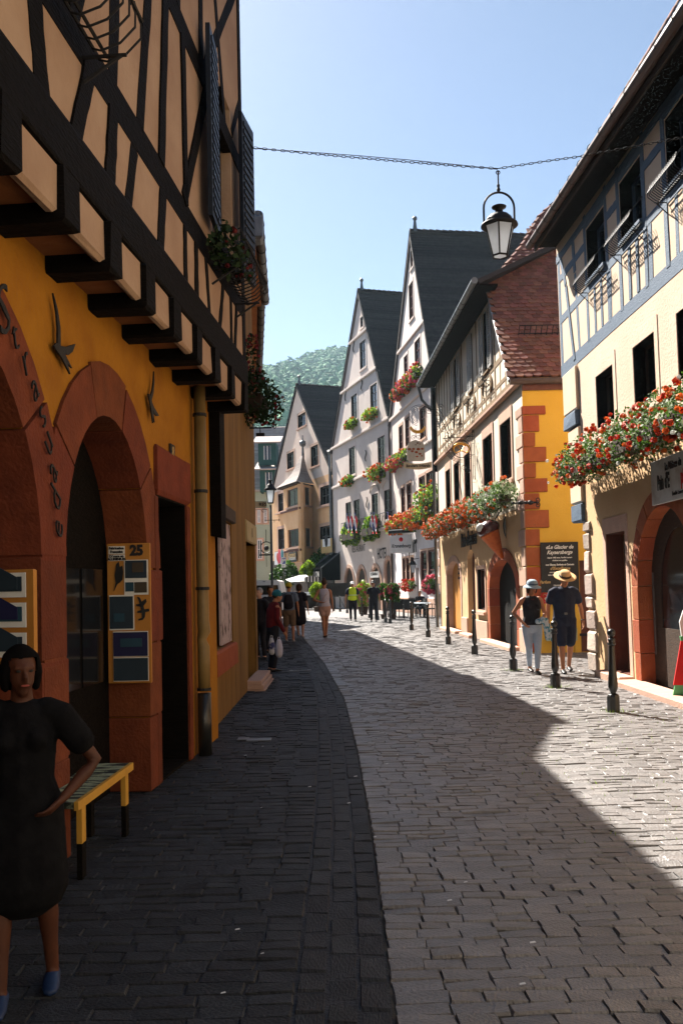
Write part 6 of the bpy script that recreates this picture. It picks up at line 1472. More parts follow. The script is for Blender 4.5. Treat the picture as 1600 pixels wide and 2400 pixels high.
# ================================================================ hill with forest
hy = np.linspace(260, 760, 26); hxs = np.linspace(-420, 420, 43)
def hill_z(x, y):
    t = (y - 260) / 440
    prof_ = 12 + 158 * max(0, min(1, t)) ** .85
    return prof_ + 7 * sin(x * .021 + 1.2) * t + 4 * sin(x * .06 + y * .02) * t - 0.018 * x * t
b = MB(); nx_ = len(hxs)
for y in hy:
    for x in hxs: b.v.append((x, y, hill_z(x, y) if y > 262 else -2))
for j in range(len(hy) - 1):
    for i in range(nx_ - 1): b.f.append((j * nx_ + i, j * nx_ + i + 1, (j + 1) * nx_ + i + 1, (j + 1) * nx_ + i))
b.m = [0] * len(b.f)
hl = b.build('hill', mat('forest_floor', (.02, .045, .015), (.03, .06, .02), 3, .95), None, True); hl['kind'] = 'structure'
m_forest = mat('forest_crowns', (.03, .135, .05), (.07, .20, .07), .05, .9, 1.0, 1.5, island=.45)
rngf = random.Random(11); ico = []
def clump(seed):
    r = random.Random(seed); v = []; f = []
    for k in range(46):
        a = Vector((r.gauss(0, 1), r.gauss(0, 1), abs(r.gauss(0, .9)) + .05)).normalized(); c = a * r.uniform(.72, 1.05)
        t = a.orthogonal().normalized(); s_ = a.cross(t); sz = r.uniform(.22, .42); n = (a + Vector((r.gauss(0, .3), r.gauss(0, .3), r.gauss(0, .3)))).normalized(); t = n.orthogonal().normalized(); s_ = n.cross(t)
        i = len(v); v += [c + t * sz, c + s_ * sz + n * sz * .35, c - t * sz, c - s_ * sz + n * sz * .1, c + n * sz * .5]
        f += [(i, i + 1, i + 4), (i + 1, i + 2, i + 4), (i + 2, i + 3, i + 4), (i + 3, i, i + 4)]
    core = MB().ball((0, 0, .1), .8, 7, 5)
    j = len(v); v += [Vector(x) for x in core.v]; f += [tuple(q_ + j for q_ in ff) for ff in core.f]
    return np.array([tuple(x) for x in v]), f
cl = [clump(i) for i in range(5)]
V = []; Fs = []; nb = 0
for k in range(3600):
    y = rngf.uniform(275, 735); x = rngf.uniform(-.22, .12) * y + rngf.uniform(-25, 25)
    s_ = rngf.uniform(3.6, 6.8) * (1.0 if rngf.random() < .9 else 1.25); vv, ff = cl[k % 5]
    an = rngf.uniform(0, 6.28); R2_ = np.array([[cos(an), -sin(an), 0], [sin(an), cos(an), 0], [0, 0, rngf.uniform(.95, 1.3)]])
    V.append(vv @ R2_.T * s_ + np.array([x, y, hill_z(x, y) + s_ * .35])); Fs += [tuple(i + nb for i in f_) for f_ in ff]; nb += len(vv)
me = bpy.data.meshes.new('forest'); me.from_pydata(np.vstack(V).tolist(), [], Fs); me.materials.append(m_forest)
fo = bpy.data.objects.new('forest', me); link(fo); tag(fo, 'dense green forest covering the hill beyond the street', 'forest', kind='stuff')

# ================================================================ the street goes on behind the camera; unseen houses added to cut ambient light
FB1 = Facade((-3.6, -24), (-2.3, -1.6)); HB1 = root('rear_left_house', 'unseen timber and plaster house added behind the camera on the left', 'house', FB1.M)
wall(HB1, rect_pts(0, FB1.L, 0, 9), [], m_panel_l, .4); roof_slab(HB1, [(0, -.4, 9), (FB1.L, -.4, 9), (FB1.L, 5, 15), (0, 5, 15)], .15, m_tile_dark, 'roof')
FB2 = Facade((4.64, 4.9), (5.0, -24)); HB2 = root('rear_right_house', 'unseen plaster house added behind the camera on the right', 'house', FB2.M)
wall(HB2, rect_pts(0, FB2.L, 0, 8.5), [], m_pale, .4); roof_slab(HB2, [(0, -.5, 8.4), (FB2.L, -.5, 8.4), (FB2.L, 4, 14), (0, 4, 14)], .15, m_tile_dark, 'roof')
FB3 = Facade((6, -26), (-5, -26)); HB3 = root('rear_end_house', 'unseen tall house added to close the street behind the camera', 'house', FB3.M)
wall(HB3, [(0, 0), (11, 0), (11, 9), (5.5, 16), (0, 9)], [], m_pale, .4)

# ================================================================ summer haze
m_haze = bpy.data.materials.new('haze_air'); m_haze.use_nodes = True; nt = m_haze.node_tree
nt.nodes.remove(nt.nodes['Principled BSDF']); pv = nt.nodes.new('ShaderNodeVolumePrincipled'); pv.inputs['Density'].default_value = 0.00022; pv.inputs['Color'].default_value = (.60, .86, 1.0, 1); pv.inputs['Anisotropy'].default_value = 0.3
nt.links.new(pv.outputs[0], nt.nodes['Material Output'].inputs['Volume'])
hz = MB().box(-460, 460, -70, 810, -1.2, 215).build('haze', m_haze); hz['kind'] = 'stuff'
# ================================================================ street furniture
# cast iron bollards
def make_bollard(M, label):
    R = root('bollard', label, 'bollard', M, 'cast iron bollards along the pavement')
    MB().lathe([(.078, 0), (.080, .02), (.078, .19), (.066, .215), (.045, .225)], 8).build('base', m_castiron, R)
    MB().lathe([(.036, .225), (.034, .24), (.050, .27), (.060, .31), (.058, .36), (.050, .46), (.043, .60), (.038, .74), (.036, .80), (.037, .82)], 18).build('shaft', m_castiron, R, True)
    for i in range(10):
        a = 2 * pi * i / 10; 
    MB().lathe([(.036, .82), (.050, .828), (.052, .845), (.040, .855), (.042, .875), (.050, .885), (.044, .90), (.022, .912), (.022, .925)], 18).build('collar', m_castiron, R, True)
    MB().ball((0, 0, .972), .052, 16, 10).build('ball', m_castiron, R, True)
    return R
bpx = [(1437, 1668, 'nearest bollard, in front of the narrow dark doorway'), (1301, 1611, 'bollard in front of the man in the straw hat'), (1202, 1571, 'bollard left of the woman in the blue hat'),
       (1112, 1534, 'bollard before the pale pillar right of the small shop window'), (1050, 1510, 'bollard before the orange arched door'), (1003, 1493, 'bollard at the corner of cream and pinkish grey house'), (964, 1477, 'bollard standing in front of the cafe chair backs'),
       (914, 1461, 'right one of two close bollards behind the man in black'), (903.5, 1459.5, 'left one of two close bollards behind the man in black'), (924, 1447, 'bollard beside the pink flowered planter'), (884.6, 1453, 'bollard hidden behind the legs of the man in black'),
       (866, 1448, 'bollard left of the man in black'), (848, 1444, 'bollard right of the man in the yellow vest'), (813.4, 1437, 'bollard left of the man in the yellow vest'), (797, 1433.5, 'bollard right of the menu easel'), (782, 1432, 'farthest bollard, left of the menu easel')]
b0 = None
for i, (x, y, lab) in enumerate(bpx):
    p = ground(x, y)
    if b0 is None: b0 = make_bollard(p, lab); o = b0
    else:
        o = copy_tree(b0); o.location = p; o['label'] = lab
    o.rotation_euler = (0, 0, ru(0, 1))
    o.location = (p.x, p.y, -.005)
# grass tufts round bollard feet and in joints
gb = MB(); rg_ = random.Random(4)
for i in range(900):
    if i < 260: k = i % 3; p = ground(*bpx[k][:2]); x, y = p.x + rg_.gauss(0, .10), p.y + rg_.gauss(0, .10)
    else: x, y = rg_.uniform(1.4, 4.3), rg_.uniform(5.5, 11)
    a = rg_.uniform(0, 6.28); h = rg_.uniform(.008, .028) if i > 260 else rg_.uniform(.02, .05); w = .004
    gb.add([(x - w * cos(a), y - w * sin(a), -.012), (x + w * cos(a), y + w * sin(a), -.012), (x + rg_.gauss(0, .012), y + rg_.gauss(0, .012), h)], [(0, 1, 2)])
gr = gb.build('grass', m_leaf_lime); tag(gr, 'small grass tufts growing between the stones', 'grass', kind='stuff')
# drain grate and cover plates
P = ground(703, 1572); GR = root('drain_grate', 'flat metal drain grate with pale ends on the shaded footway', 'drain grate', P)
MB().box(-.21, -.14, -.07, .07, .0, .012).box(.14, .21, -.07, .07, .0, .012).box(-.14, .14, -.07, -.055, 0, .01).box(-.14, .14, .055, .07, 0, .01).build('rim', m_zinc, GR)
for i in range(12): MB().box(-.13 + i * .0225, -.12 + i * .0225, -.055, .055, 0, .009).build('bar', m_zinc, GR)
for x, y, w, lab in ((607, 1735, .13, 'larger of two small metal cover plates in the shaded footway'), (570, 1733, .06, 'smaller of two small metal cover plates in the shaded footway')):
    P = ground(x, y); tag(MB().cbox(-w, w, -.08, .08, 0, .012, .004).xf(Matrix.Translation(P)).build('cover_plate', m_zinc), lab, 'cover plate')
# ---- hanging lantern on its chain across the street
YL = 9.6
LC = at_depth(1171, 520, YL)
top = at_depth(1166, 397, YL)
RLn = root('street_lantern', 'large black six sided street lantern hanging from the chain over the street', 'lantern', Matrix.Translation(LC + Vector((0, 0, 0))) )
zref = LC.z
lz = at_depth(1172, 530, YL).z - zref
lantern_root = RLn
def lan():
    H = (at_depth(1170, 530, YL) - at_depth(1178, 600, YL)).z
    n = 6; tr, br = .165, .085; pt = [(cos(2 * pi * i / n + .3) * tr, sin(2 * pi * i / n + .3) * tr, lz) for i in range(n)]; pb = [(cos(2 * pi * i / n + .3) * br, sin(2 * pi * i / n + .3) * br, lz - H) for i in range(n)]
    for i in range(n): j = (i + 1) % n; MB().add([pt[i], pt[j], pb[j], pb[i]], [(0, 1, 2, 3)]).build('pane', m_lantern, RLn)
    for i in range(n):
        j = (i + 1) % n; MB().tube([pt[i], pb[i]], .009, 5).tube([pt[i], pt[j]], .012, 5).tube([pb[i], pb[j]], .011, 5).build('frame_bar', m_iron, RLn)
    MB().add(pb, [tuple(range(n))]).build('bottom_pane', m_lantern, RLn)
    MB().lathe([(.185, lz - .005), (.20, lz + .0), (.195, lz + .02), (.15, lz + .03), (.148, lz + .045), (.135, lz + .085), (.10, lz + .12), (.05, lz + .138), (.042, lz + .15), (.040, lz + .19), (.075, lz + .20), (.08, lz + .212), (.06, lz + .222), (.01, lz + .226)], 24).build('roof', m_iron, RLn, True)
    hp = [(.165 * cos(a), 0, lz + .02 + (.18 + .17 * sin(a) if 0 < a < pi else .18)) for a in [pi * i / 14 for i in range(15)]]
    hp = [(.165, 0, lz + .0)] + hp + [(-.165, 0, lz + .0)]
    MB().tube(hp, .012, 6).build('hoop', m_iron, RLn)
    zt = lz + .37
    b = MB().tube([(0, 0, zt), (0, 0, zt + .06)], .014, 6).ball((0, 0, zt + .03), .022, 8, 6).ball((0, 0, zt + .075), .018, 8, 6)
    b.tube([(0, 0, zt + .06), (0, 0, (top.z - zref) - .02)], .008, 6).tube(circle((0, top.z - zref - .035), .02, 10), .006, 4, closed=True).build('hanger', m_iron, RLn)
lan()
RLn.location = (top.x, YL, zref)
LK = MB().tube([(.020 * cos(a) * 1.45, .011 * sin(a), 0) for a in [2 * pi * i / 10 for i in range(10)]], .0042, 4, closed=True).mesh('link', m_iron)
CH = root('chain', 'long iron chain sagging across the street and holding the lantern', 'chain', Matrix.Translation(top))
def chain(pts, step=.046):
    # walk along polyline
    P = [Vector(p) for p in pts]; k = 0
    for a, b in zip(P[:-1], P[1:]):
        d = b - a; n_ = max(1, int(d.length / step))
        for i in range(n_):
            c = a + d * (i + .5) / n_; o = bpy.data.objects.new('chain_link', LK); link(o, CH)
            M_ = d.to_track_quat('X', 'Z').to_matrix().to_4x4() @ Matrix.Rotation(pi / 2 * (k % 2) + .3, 4, 'X'); o.matrix_local = Matrix.Translation(c - top) @ M_; k += 1
Lp = [(583, 345), (700, 357), (830, 369), (960, 380), (1090, 390), (1166, 395)]
LA = at_depth(1166, 395, YL)
pl_ = [at_depth(x, y, YL + .0) for x, y in Lp]
chain(pl_)
Rp = [(1166, 395), (1290, 376), (1370, 365)]
pr_ = [at_depth(x, y, YL) for x, y in Rp]; pr_.append(Vector((4.4, YL, pr_[-1].z + (4.4 - pr_[-1].x) * .14 + .05)))
chain(pr_)
MB().tube([Vector(p) - top + Vector((0, .02, .035 * sin(pi * i / 5))) for i, p in enumerate(pl_)], .004, 4).build('cable', m_iron, CH)
# ---- figure board at the right edge
P = ground(1606, 1645); FB = root('figure_board', 'red, green and white painted standing board cut by the right edge', 'board', Matrix.Translation((P.x + .02, P.y, 0)) @ Matrix.Rotation(radians(-12), 4, 'Z'))
MB().prism([(-.20, 0.0), (.25, 0.0), (.2, .22), (-.15, .22)], -.02, .02).build('foot', flat('green_board', (.12, .42, .18)), FB)
MB().prism([(-.17, .221), (.22, .221), (.12, .80), (-.06, .80)], -.025, .015).build('skirt', m_red, FB)
MB().prism([(-.06, .801), (.12, .801), (.12, .86), (-.07, .86)], -.03, .02).build('green_band', bpy.data.materials['green_board'], FB)
MB().prism([(-.05, .861), (.11, .861), (.14, 1.1), (.06, 1.22), (-.02, 1.2), (-.07, 1.05)], -.03, .02).build('white_top', m_white, FB)
# ---- lamp post, parking sign, sign with letters
P = at_depth(634, 1180, 50); LPo = root('lamp_post', 'black street lamp post standing before the peach house corner', 'lamp post', Matrix.Translation((P.x, P.y, 0)))
MB().lathe([(.14, 0), (.14, .6), (.09, .7), (.07, 1.2), (.06, P.z - .1)], 10).build('post', m_castiron, LPo, True)
sub = bpy.data.objects.new('lantern_head', None); link(sub, LPo); sub.location = (0, 0, P.z + .75)
lantern(sub, 1.9, n=4)
P = at_depth(665, 1330, 60); PS = root('parking_sign', 'blue and white parking sign on a thin pole', 'road sign', Matrix.Translation((P.x, P.y, 0)))
zz = P.z
MB().tube([(0, .03, 0), (0, .03, zz + .6)], .03, 6).build('pole', m_zinc, PS); MB().cbox(-.14, .14, -.02, .0, zz, zz + .68, .01).build('plate', m_white, PS)
MB().box(-.11, .11, -.026, -.021, zz + .24, zz + .64).build('blue_field', m_bluep, PS); text(PS, 'P', 0, zz + .43, .4, m_printwhite, -.03, bold=.01); MB().box(-.09, .02, -.025, -.021, zz + .08, zz + .12).build('small_print', m_printdark, PS)
P = at_depth(612, 1183, 36); RSg = root('letter_sign', 'small ochre sign ending in the letters RES beside the lamp post', 'sign', Matrix.Translation(P))
MB().cbox(-.34, .22, -.02, .02, -.12, .12, .03).build('plate', m_cream_sign, RSg); text(RSg, 'RES', .07, 0, .20, m_printdark, -.026, bold=.005)
MB().tube([(.22, 0, .12), (-.3, 0, .14)], .01, 4).tube(scroll((.1, -.25), .1, 1.2, 0), .012, 4).tube([(-.3, 0, -.2), (.25, 0, -.2)], .012, 4).build('bracket', m_iron, RSg)
P = at_depth(637, 1219, 45); BR = root('iron_bracket_arm', 'thin iron bracket arm across the lamp post', 'bracket', Matrix.Translation(P))
MB().tube([(-.35, 0, 0), (.42, 0, 0)], .02, 4).tube([(.12, 0, -.12), (.12, 0, .0)], .015, 4).tube([(.36, 0, -.07), (.36, 0, .07)], .015, 4).build('arm', m_iron, BR)
# ---- van
P = at_depth(622, 1400, 52); VN = root('van', 'white van seen from behind at the street end', 'van', Matrix.Translation((P.x, 52, 0)))
prof = [(-.95, .35), (-.97, 1.0), (-.90, 1.6), (-.80, 2.02), (-.66, 2.1), (.66, 2.1), (.80, 2.02), (.90, 1.6), (.97, 1.0), (.95, .35)]
MB().prism(prof, 0, 4.6).build('body', m_white, VN)
MB().prism([(-.8, 1.25), (-.74, 1.8), (.74, 1.8), (.8, 1.25)], -.012, -.001).build('rear_window', m_glass, VN)
for x in (-.82, .82):
    MB().cbox(x - .08, x + .08, -.03, 0, .8, 1.2, .01).build('tail_light', m_red, VN)
    for y in (.7, 3.7): MB().tube([(x - .12, y, .33), (x + .12, y, .33)], .33, 14).build('wheel', m_black, VN)
MB().cbox(-.95, .95, -.08, 0, .35, .55, .02).build('bumper', m_black, VN); MB().box(-.25, .25, -.02, -.002, .6, .72).build('number_plate', m_printwhite, VN); MB().box(-.12, .0, -.02, 0, 2.0, 2.03).build('brake_light', m_black, VN)
# ---- market stall
P = at_depth(707, 1365, 66); ST = root('market_stall', 'street stall with a pale canopy and black and cream striped valance', 'stall', Matrix.Translation((P.x, 66, 0)) @ Matrix.Rotation(radians(14), 4, 'Z'))
MB().add([(-1.0, 1.1, 2.25), (-1.0, -1.0, 2.05), (.15, -1.1, 2.1), (.35, 0, 2.55), (.1, 1.1, 2.55), (1.05, -.9, 2.05), (1.05, 1.0, 2.2)], [(0, 1, 2, 3, 4), (2, 5, 3), (3, 5, 6, 4)]).build('canopy', m_white, ST)
for i in range(9):
    a = -.05 + i * .12; MB().prism([(a, 2.02), (a + .12, 2.02), (a + .12, 2.25 + .22 * (1 - abs((a - .3) / .9))), (a, 2.25 + .22 * (1 - abs((a - .42) / .9)))], -1.14, -1.12).build('valance_stripe', m_black if i % 2 else m_printwhite, ST)
for x, y in ((-.9, -.9), (.95, -.85), (-.9, 1.0), (.95, 1.0)): MB().tube([(x, y, 0), (x, y, 2.1)], .025, 6).build('pole', m_zinc, ST)
MB().cbox(-.25, 1.0, -.8, .2, .15, 1.05, .02).build('cart', m_black, ST); MB().cbox(-.2, .9, -.75, .1, 1.06, 1.3, .02).build('display', m_lantern, ST)
# ---- plants at the end of the street
def bush(px, py, Yd, r, lab, lm, cols=(), h=None, n=900, size=.1, pot=True):
    P = at_depth(px, py, Yd); zc = P.z if h is None else h
    R = root('potted_plant', lab, 'plant', Matrix.Translation((P.x, Yd, 0)), None)
    rng_ = random.Random(int(px * 7)); v, f = leaf_mesh(rng_, n, r, r, r * 1.1, size)
    v = [(a, b_, c + zc) for a, b_, c in v]; o = MB().add(v, f).build('foliage', lm, R); o['kind'] = 'stuff'
    if cols:
        b = MB(); me = blossom_mesh(cols, .1, 5)
        for k in range(50):
            a = Vector((rng_.gauss(0, 1), rng_.gauss(0, 1), rng_.gauss(0, 1))).normalized() * r * 1.02; b.add([(v_.co + a + Vector((0, 0, zc))) for v_ in me.vertices], [tuple(p.vertices) for p in me.polygons])
        o = b.build('blossoms', cols, R); o['kind'] = 'stuff'
    if pot: MB().lathe([(.42 * r, 0), (.55 * r, r * .7), (.58 * r, r * .78), (.4 * r, r * .8)], 12).build('pot', m_darkwood, R); MB().tube([(0, 0, r * .7), (0, 0, max(r * .75, zc - r * .3))], .05, 5).build('stem', m_darkwood, R)
    return R
bush(676, 1344, 70, .72, 'dark bush dotted with white blossoms beside the parking sign', m_leaf, m_fwhite, size=.13)
bush(722, 1340, 70, .62, 'lime green bush above the right end of the stall', m_leaf_lime, size=.15)
bush(742, 1384, 60, .42, 'low lime green bush beside the woman in the white top', m_leaf_lime, size=.13)
bush(752, 1320, 72.5, .9, 'dark ivy clump over the black awning', m_leaf, size=.14, pot=False)
bush(655, 1352, 76, .8, 'dark shrub left of the parking sign', m_leaf, size=.13)
bush(850, 1392, 52, .55, 'flowering planter between the man in the yellow vest and the man in black', m_leaf_lime, m_fpink, size=.1)
bush(898, 1388, 44, .30, 'pink flowered pot at the left of the wooden menu board', m_leaf, m_fpink, size=.08)
bush(918, 1389, 43, .34, 'pink flowered pot at the right of the wooden menu board', m_leaf, m_fpink, size=.08)
# menu board and easel
P = at_depth(915, 1404, 47); MBd = root('menu_board', 'tilted wooden menu board beside the big arcade arch', 'menu board', Matrix.Translation((P.x, 47, 0)))
MB().prism([(-.3, .75), (.1, .75), (.3, 1.75), (-.05, 1.75)], -.03, .03).build('board', mat('tan_board', (.50, .25, .10), None, 4), MBd); MB().tube([(-.25, 0, 0), (-.1, 0, 1.2)], .03, 5).tube([(.2, .3, 0), (0, 0, 1.2)], .03, 5).build('legs', m_darkwood, MBd)
P = at_depth(790, 1395, 66); EZ = root('menu_easel', 'black menu easel with thin pale struts beside the restaurant wall', 'easel', Matrix.Translation((P.x, 66, 0)))
MB().box(-.8, .8, .2, .3, .9, 1.9).build('board', m_black, EZ)
for a, b in ((-.35, -.1), (.35, .1)): MB().tube([(a * 1.6, -.1, 0), (b, 0, 1.0)], .03, 4).build('strut', m_zinc, EZ)
# ---- cafe chairs and tables
m_rattan = mat('black_rattan', (.012, .012, .013), (.03, .03, .03), 40, .6)
def make_chair(M, lab):
    R = root('cafe_chair', lab, 'chair', M, 'dark cafe chairs in front of the pinkish grey house')
    MB().cbox(-.24, .24, -.24, .24, .42, .48, .02).build('seat', m_rattan, R)
    MB().prism([(-.24, .48), (.24, .48), (.27, .95), (-.27, .95)], .20, .25).build('backrest', m_rattan, R)
    for x in (-.22, .22):
        for y in (-.21, .21): MB().box(x - .018, x + .018, y - .018, y + .018, 0, .42).build('leg', m_rattan, R)
        MB().box(x * 1.1 - .02, x * 1.1 + .02, -.22, .2, .66, .69).box(x * 1.1 - .015, x * 1.1 + .015, -.22, -.19, .48, .66).build('armrest', m_rattan, R)
    return R
ch = [(957, 44.0, 180, 'cafe chair with its back to the street in the middle of the group'), (935, 45.0, 170, 'cafe chair second from the left of the group'), (922, 46.0, 200, 'leftmost cafe chair next to the pink flowers'), (1006, 44.3, 100, 'rightmost cafe chair by the wall corner'), (984, 45.6, 10, 'cafe chair of the seated guest'), (968, 46.2, -20, 'cafe chair beyond the round table')]
c0 = None
for px, Yd, a, lab in ch:
    P = at_depth(px, 1440, Yd); M_ = Matrix.Translation((P.x, Yd, 0)) @ Matrix.Rotation(radians(a), 4, 'Z')
    if c0 is None: c0 = make_chair(M_, lab)
    else: o = copy_tree(c0); o.matrix_world = M_; o['label'] = lab
t0 = None
for px, Yd, lab in ((975, 44.9, 'round cafe table before the seated guest'), (945, 45.9, 'round cafe table between the left chairs'), (992, 44.2, 'round cafe table beside the rightmost chair')):
    P = at_depth(px, 1440, Yd)
    if t0 is None:
        t0 = root('cafe_table', lab, 'table', Matrix.Translation((P.x, Yd, 0)), 'round cafe tables'); MB().lathe([(.36, .72), (.37, .74), (.36, .76)], 20).build('tabletop', m_lantern, t0); MB().lathe([(.22, 0), (.2, .02), (.03, .05), (.03, .72)], 10).build('pedestal', m_iron, t0)
    else: o = copy_tree(t0); o.location = (P.x, Yd, 0); o['label'] = lab

# ---- litter and worn details in the near street
lit_ = random.Random(21)
for i in range(16):
    p = ground(lit_.uniform(420, 1250), lit_.uniform(1750, 2380)); s_ = lit_.uniform(.006, .016)
    o = MB().add([(p.x - s_, p.y - s_ * .6, .012), (p.x + s_, p.y - s_ * .3, .014), (p.x + s_ * .7, p.y + s_ * .6, .016), (p.x - s_ * .8, p.y + s_ * .5, .013)], [(0, 1, 2, 3)])
    if i == 0: L_ = o
    else: L_.add(o.v, o.f)
lt = L_.build('litter', m_white); tag(lt, 'tiny pale scraps and petals scattered on the shaded paving', 'litter', kind='stuff')
# ================================================================ people
m_skin = mat('skin', (.46, .20, .10), (.40, .165, .08), 8, .55, spec=.4)
m_skin_pale = mat('light_skin', (.60, .33, .22), (.54, .28, .18), 8, .55, spec=.4)
m_eye = flat('eye_dark', (.02, .015, .012)); m_lip = flat('lips', (.28, .06, .045))
def loft(b, pts, radii, lat=(1, 0, 0), n=12):
    """closed tapered tube with elliptical rings; radii = (side, front) per point"""
    P = [Vector(p) for p in pts]; lat = Vector(lat); rings = []
    def fr(i):
        t = (P[min(i + 1, len(P) - 1)] - P[max(i - 1, 0)]).normalized()
        a = lat - t * lat.dot(t); a = a.normalized() if a.length > .05 else t.orthogonal().normalized(); return t, a, t.cross(a)
    def ring(c, t, a, d, rx, ry): return [c + a * math.cos(2 * pi * k / n) * rx + d * math.sin(2 * pi * k / n) * ry for k in range(n)]
    R_ = [r if isinstance(r, tuple) else (r, r) for r in radii]
    t, a, d = fr(0); rx, ry = R_[0]; m = min(rx, ry)
    rings += [ring(P[0] - t * m * .85, t, a, d, rx * .4, ry * .4), ring(P[0] - t * m * .5, t, a, d, rx * .82, ry * .82)]
    for i in range(len(P)): t, a, d = fr(i); rings.append(ring(P[i], t, a, d, *R_[i]))
    t, a, d = fr(len(P) - 1); rx, ry = R_[-1]; m = min(rx, ry)
    rings += [ring(P[-1] + t * m * .5, t, a, d, rx * .82, ry * .82), ring(P[-1] + t * m * .85, t, a, d, rx * .4, ry * .4)]
    v = [x for r in rings for x in r]; f = [(i * n + k, i * n + (k + 1) % n, (i + 1) * n + (k + 1) % n, (i + 1) * n + k) for i in range(len(rings) - 1) for k in range(n)]
    f += [tuple(range(n - 1, -1, -1)), tuple(range((len(rings) - 1) * n, len(rings) * n))]
    b.add(v, f); return b
def fuse(b, name, m, parent, vox=.012, smooth=3):
    me = b.mesh(name, m); o = bpy.data.objects.new(name, me); C.objects.link(o)
    r = o.modifiers.new('r', 'REMESH'); r.mode = 'VOXEL'; r.voxel_size = vox; r.use_smooth_shade = True
    s = o.modifiers.new('s', 'SMOOTH'); s.factor = .5; s.iterations = smooth
    bpy.context.view_layer.update(); dg = bpy.context.evaluated_depsgraph_get()
    m2 = bpy.data.meshes.new_from_object(o.evaluated_get(dg)); bpy.data.objects.remove(o); bpy.data.meshes.remove(me)
    m2.materials.clear(); m2.materials.append(m); m2.name = name
    m2.polygons.foreach_set('use_smooth', [True] * len(m2.polygons))
    return link(bpy.data.objects.new(name, m2), parent)
def hem_cut(o, z):
    import bmesh as _b
    bm = _b.new(); bm.from_mesh(o.data); _b.ops.delete(bm, geom=[v for v in bm.verts if v.co.z < z], context='VERTS'); bm.to_mesh(o.data); bm.free()
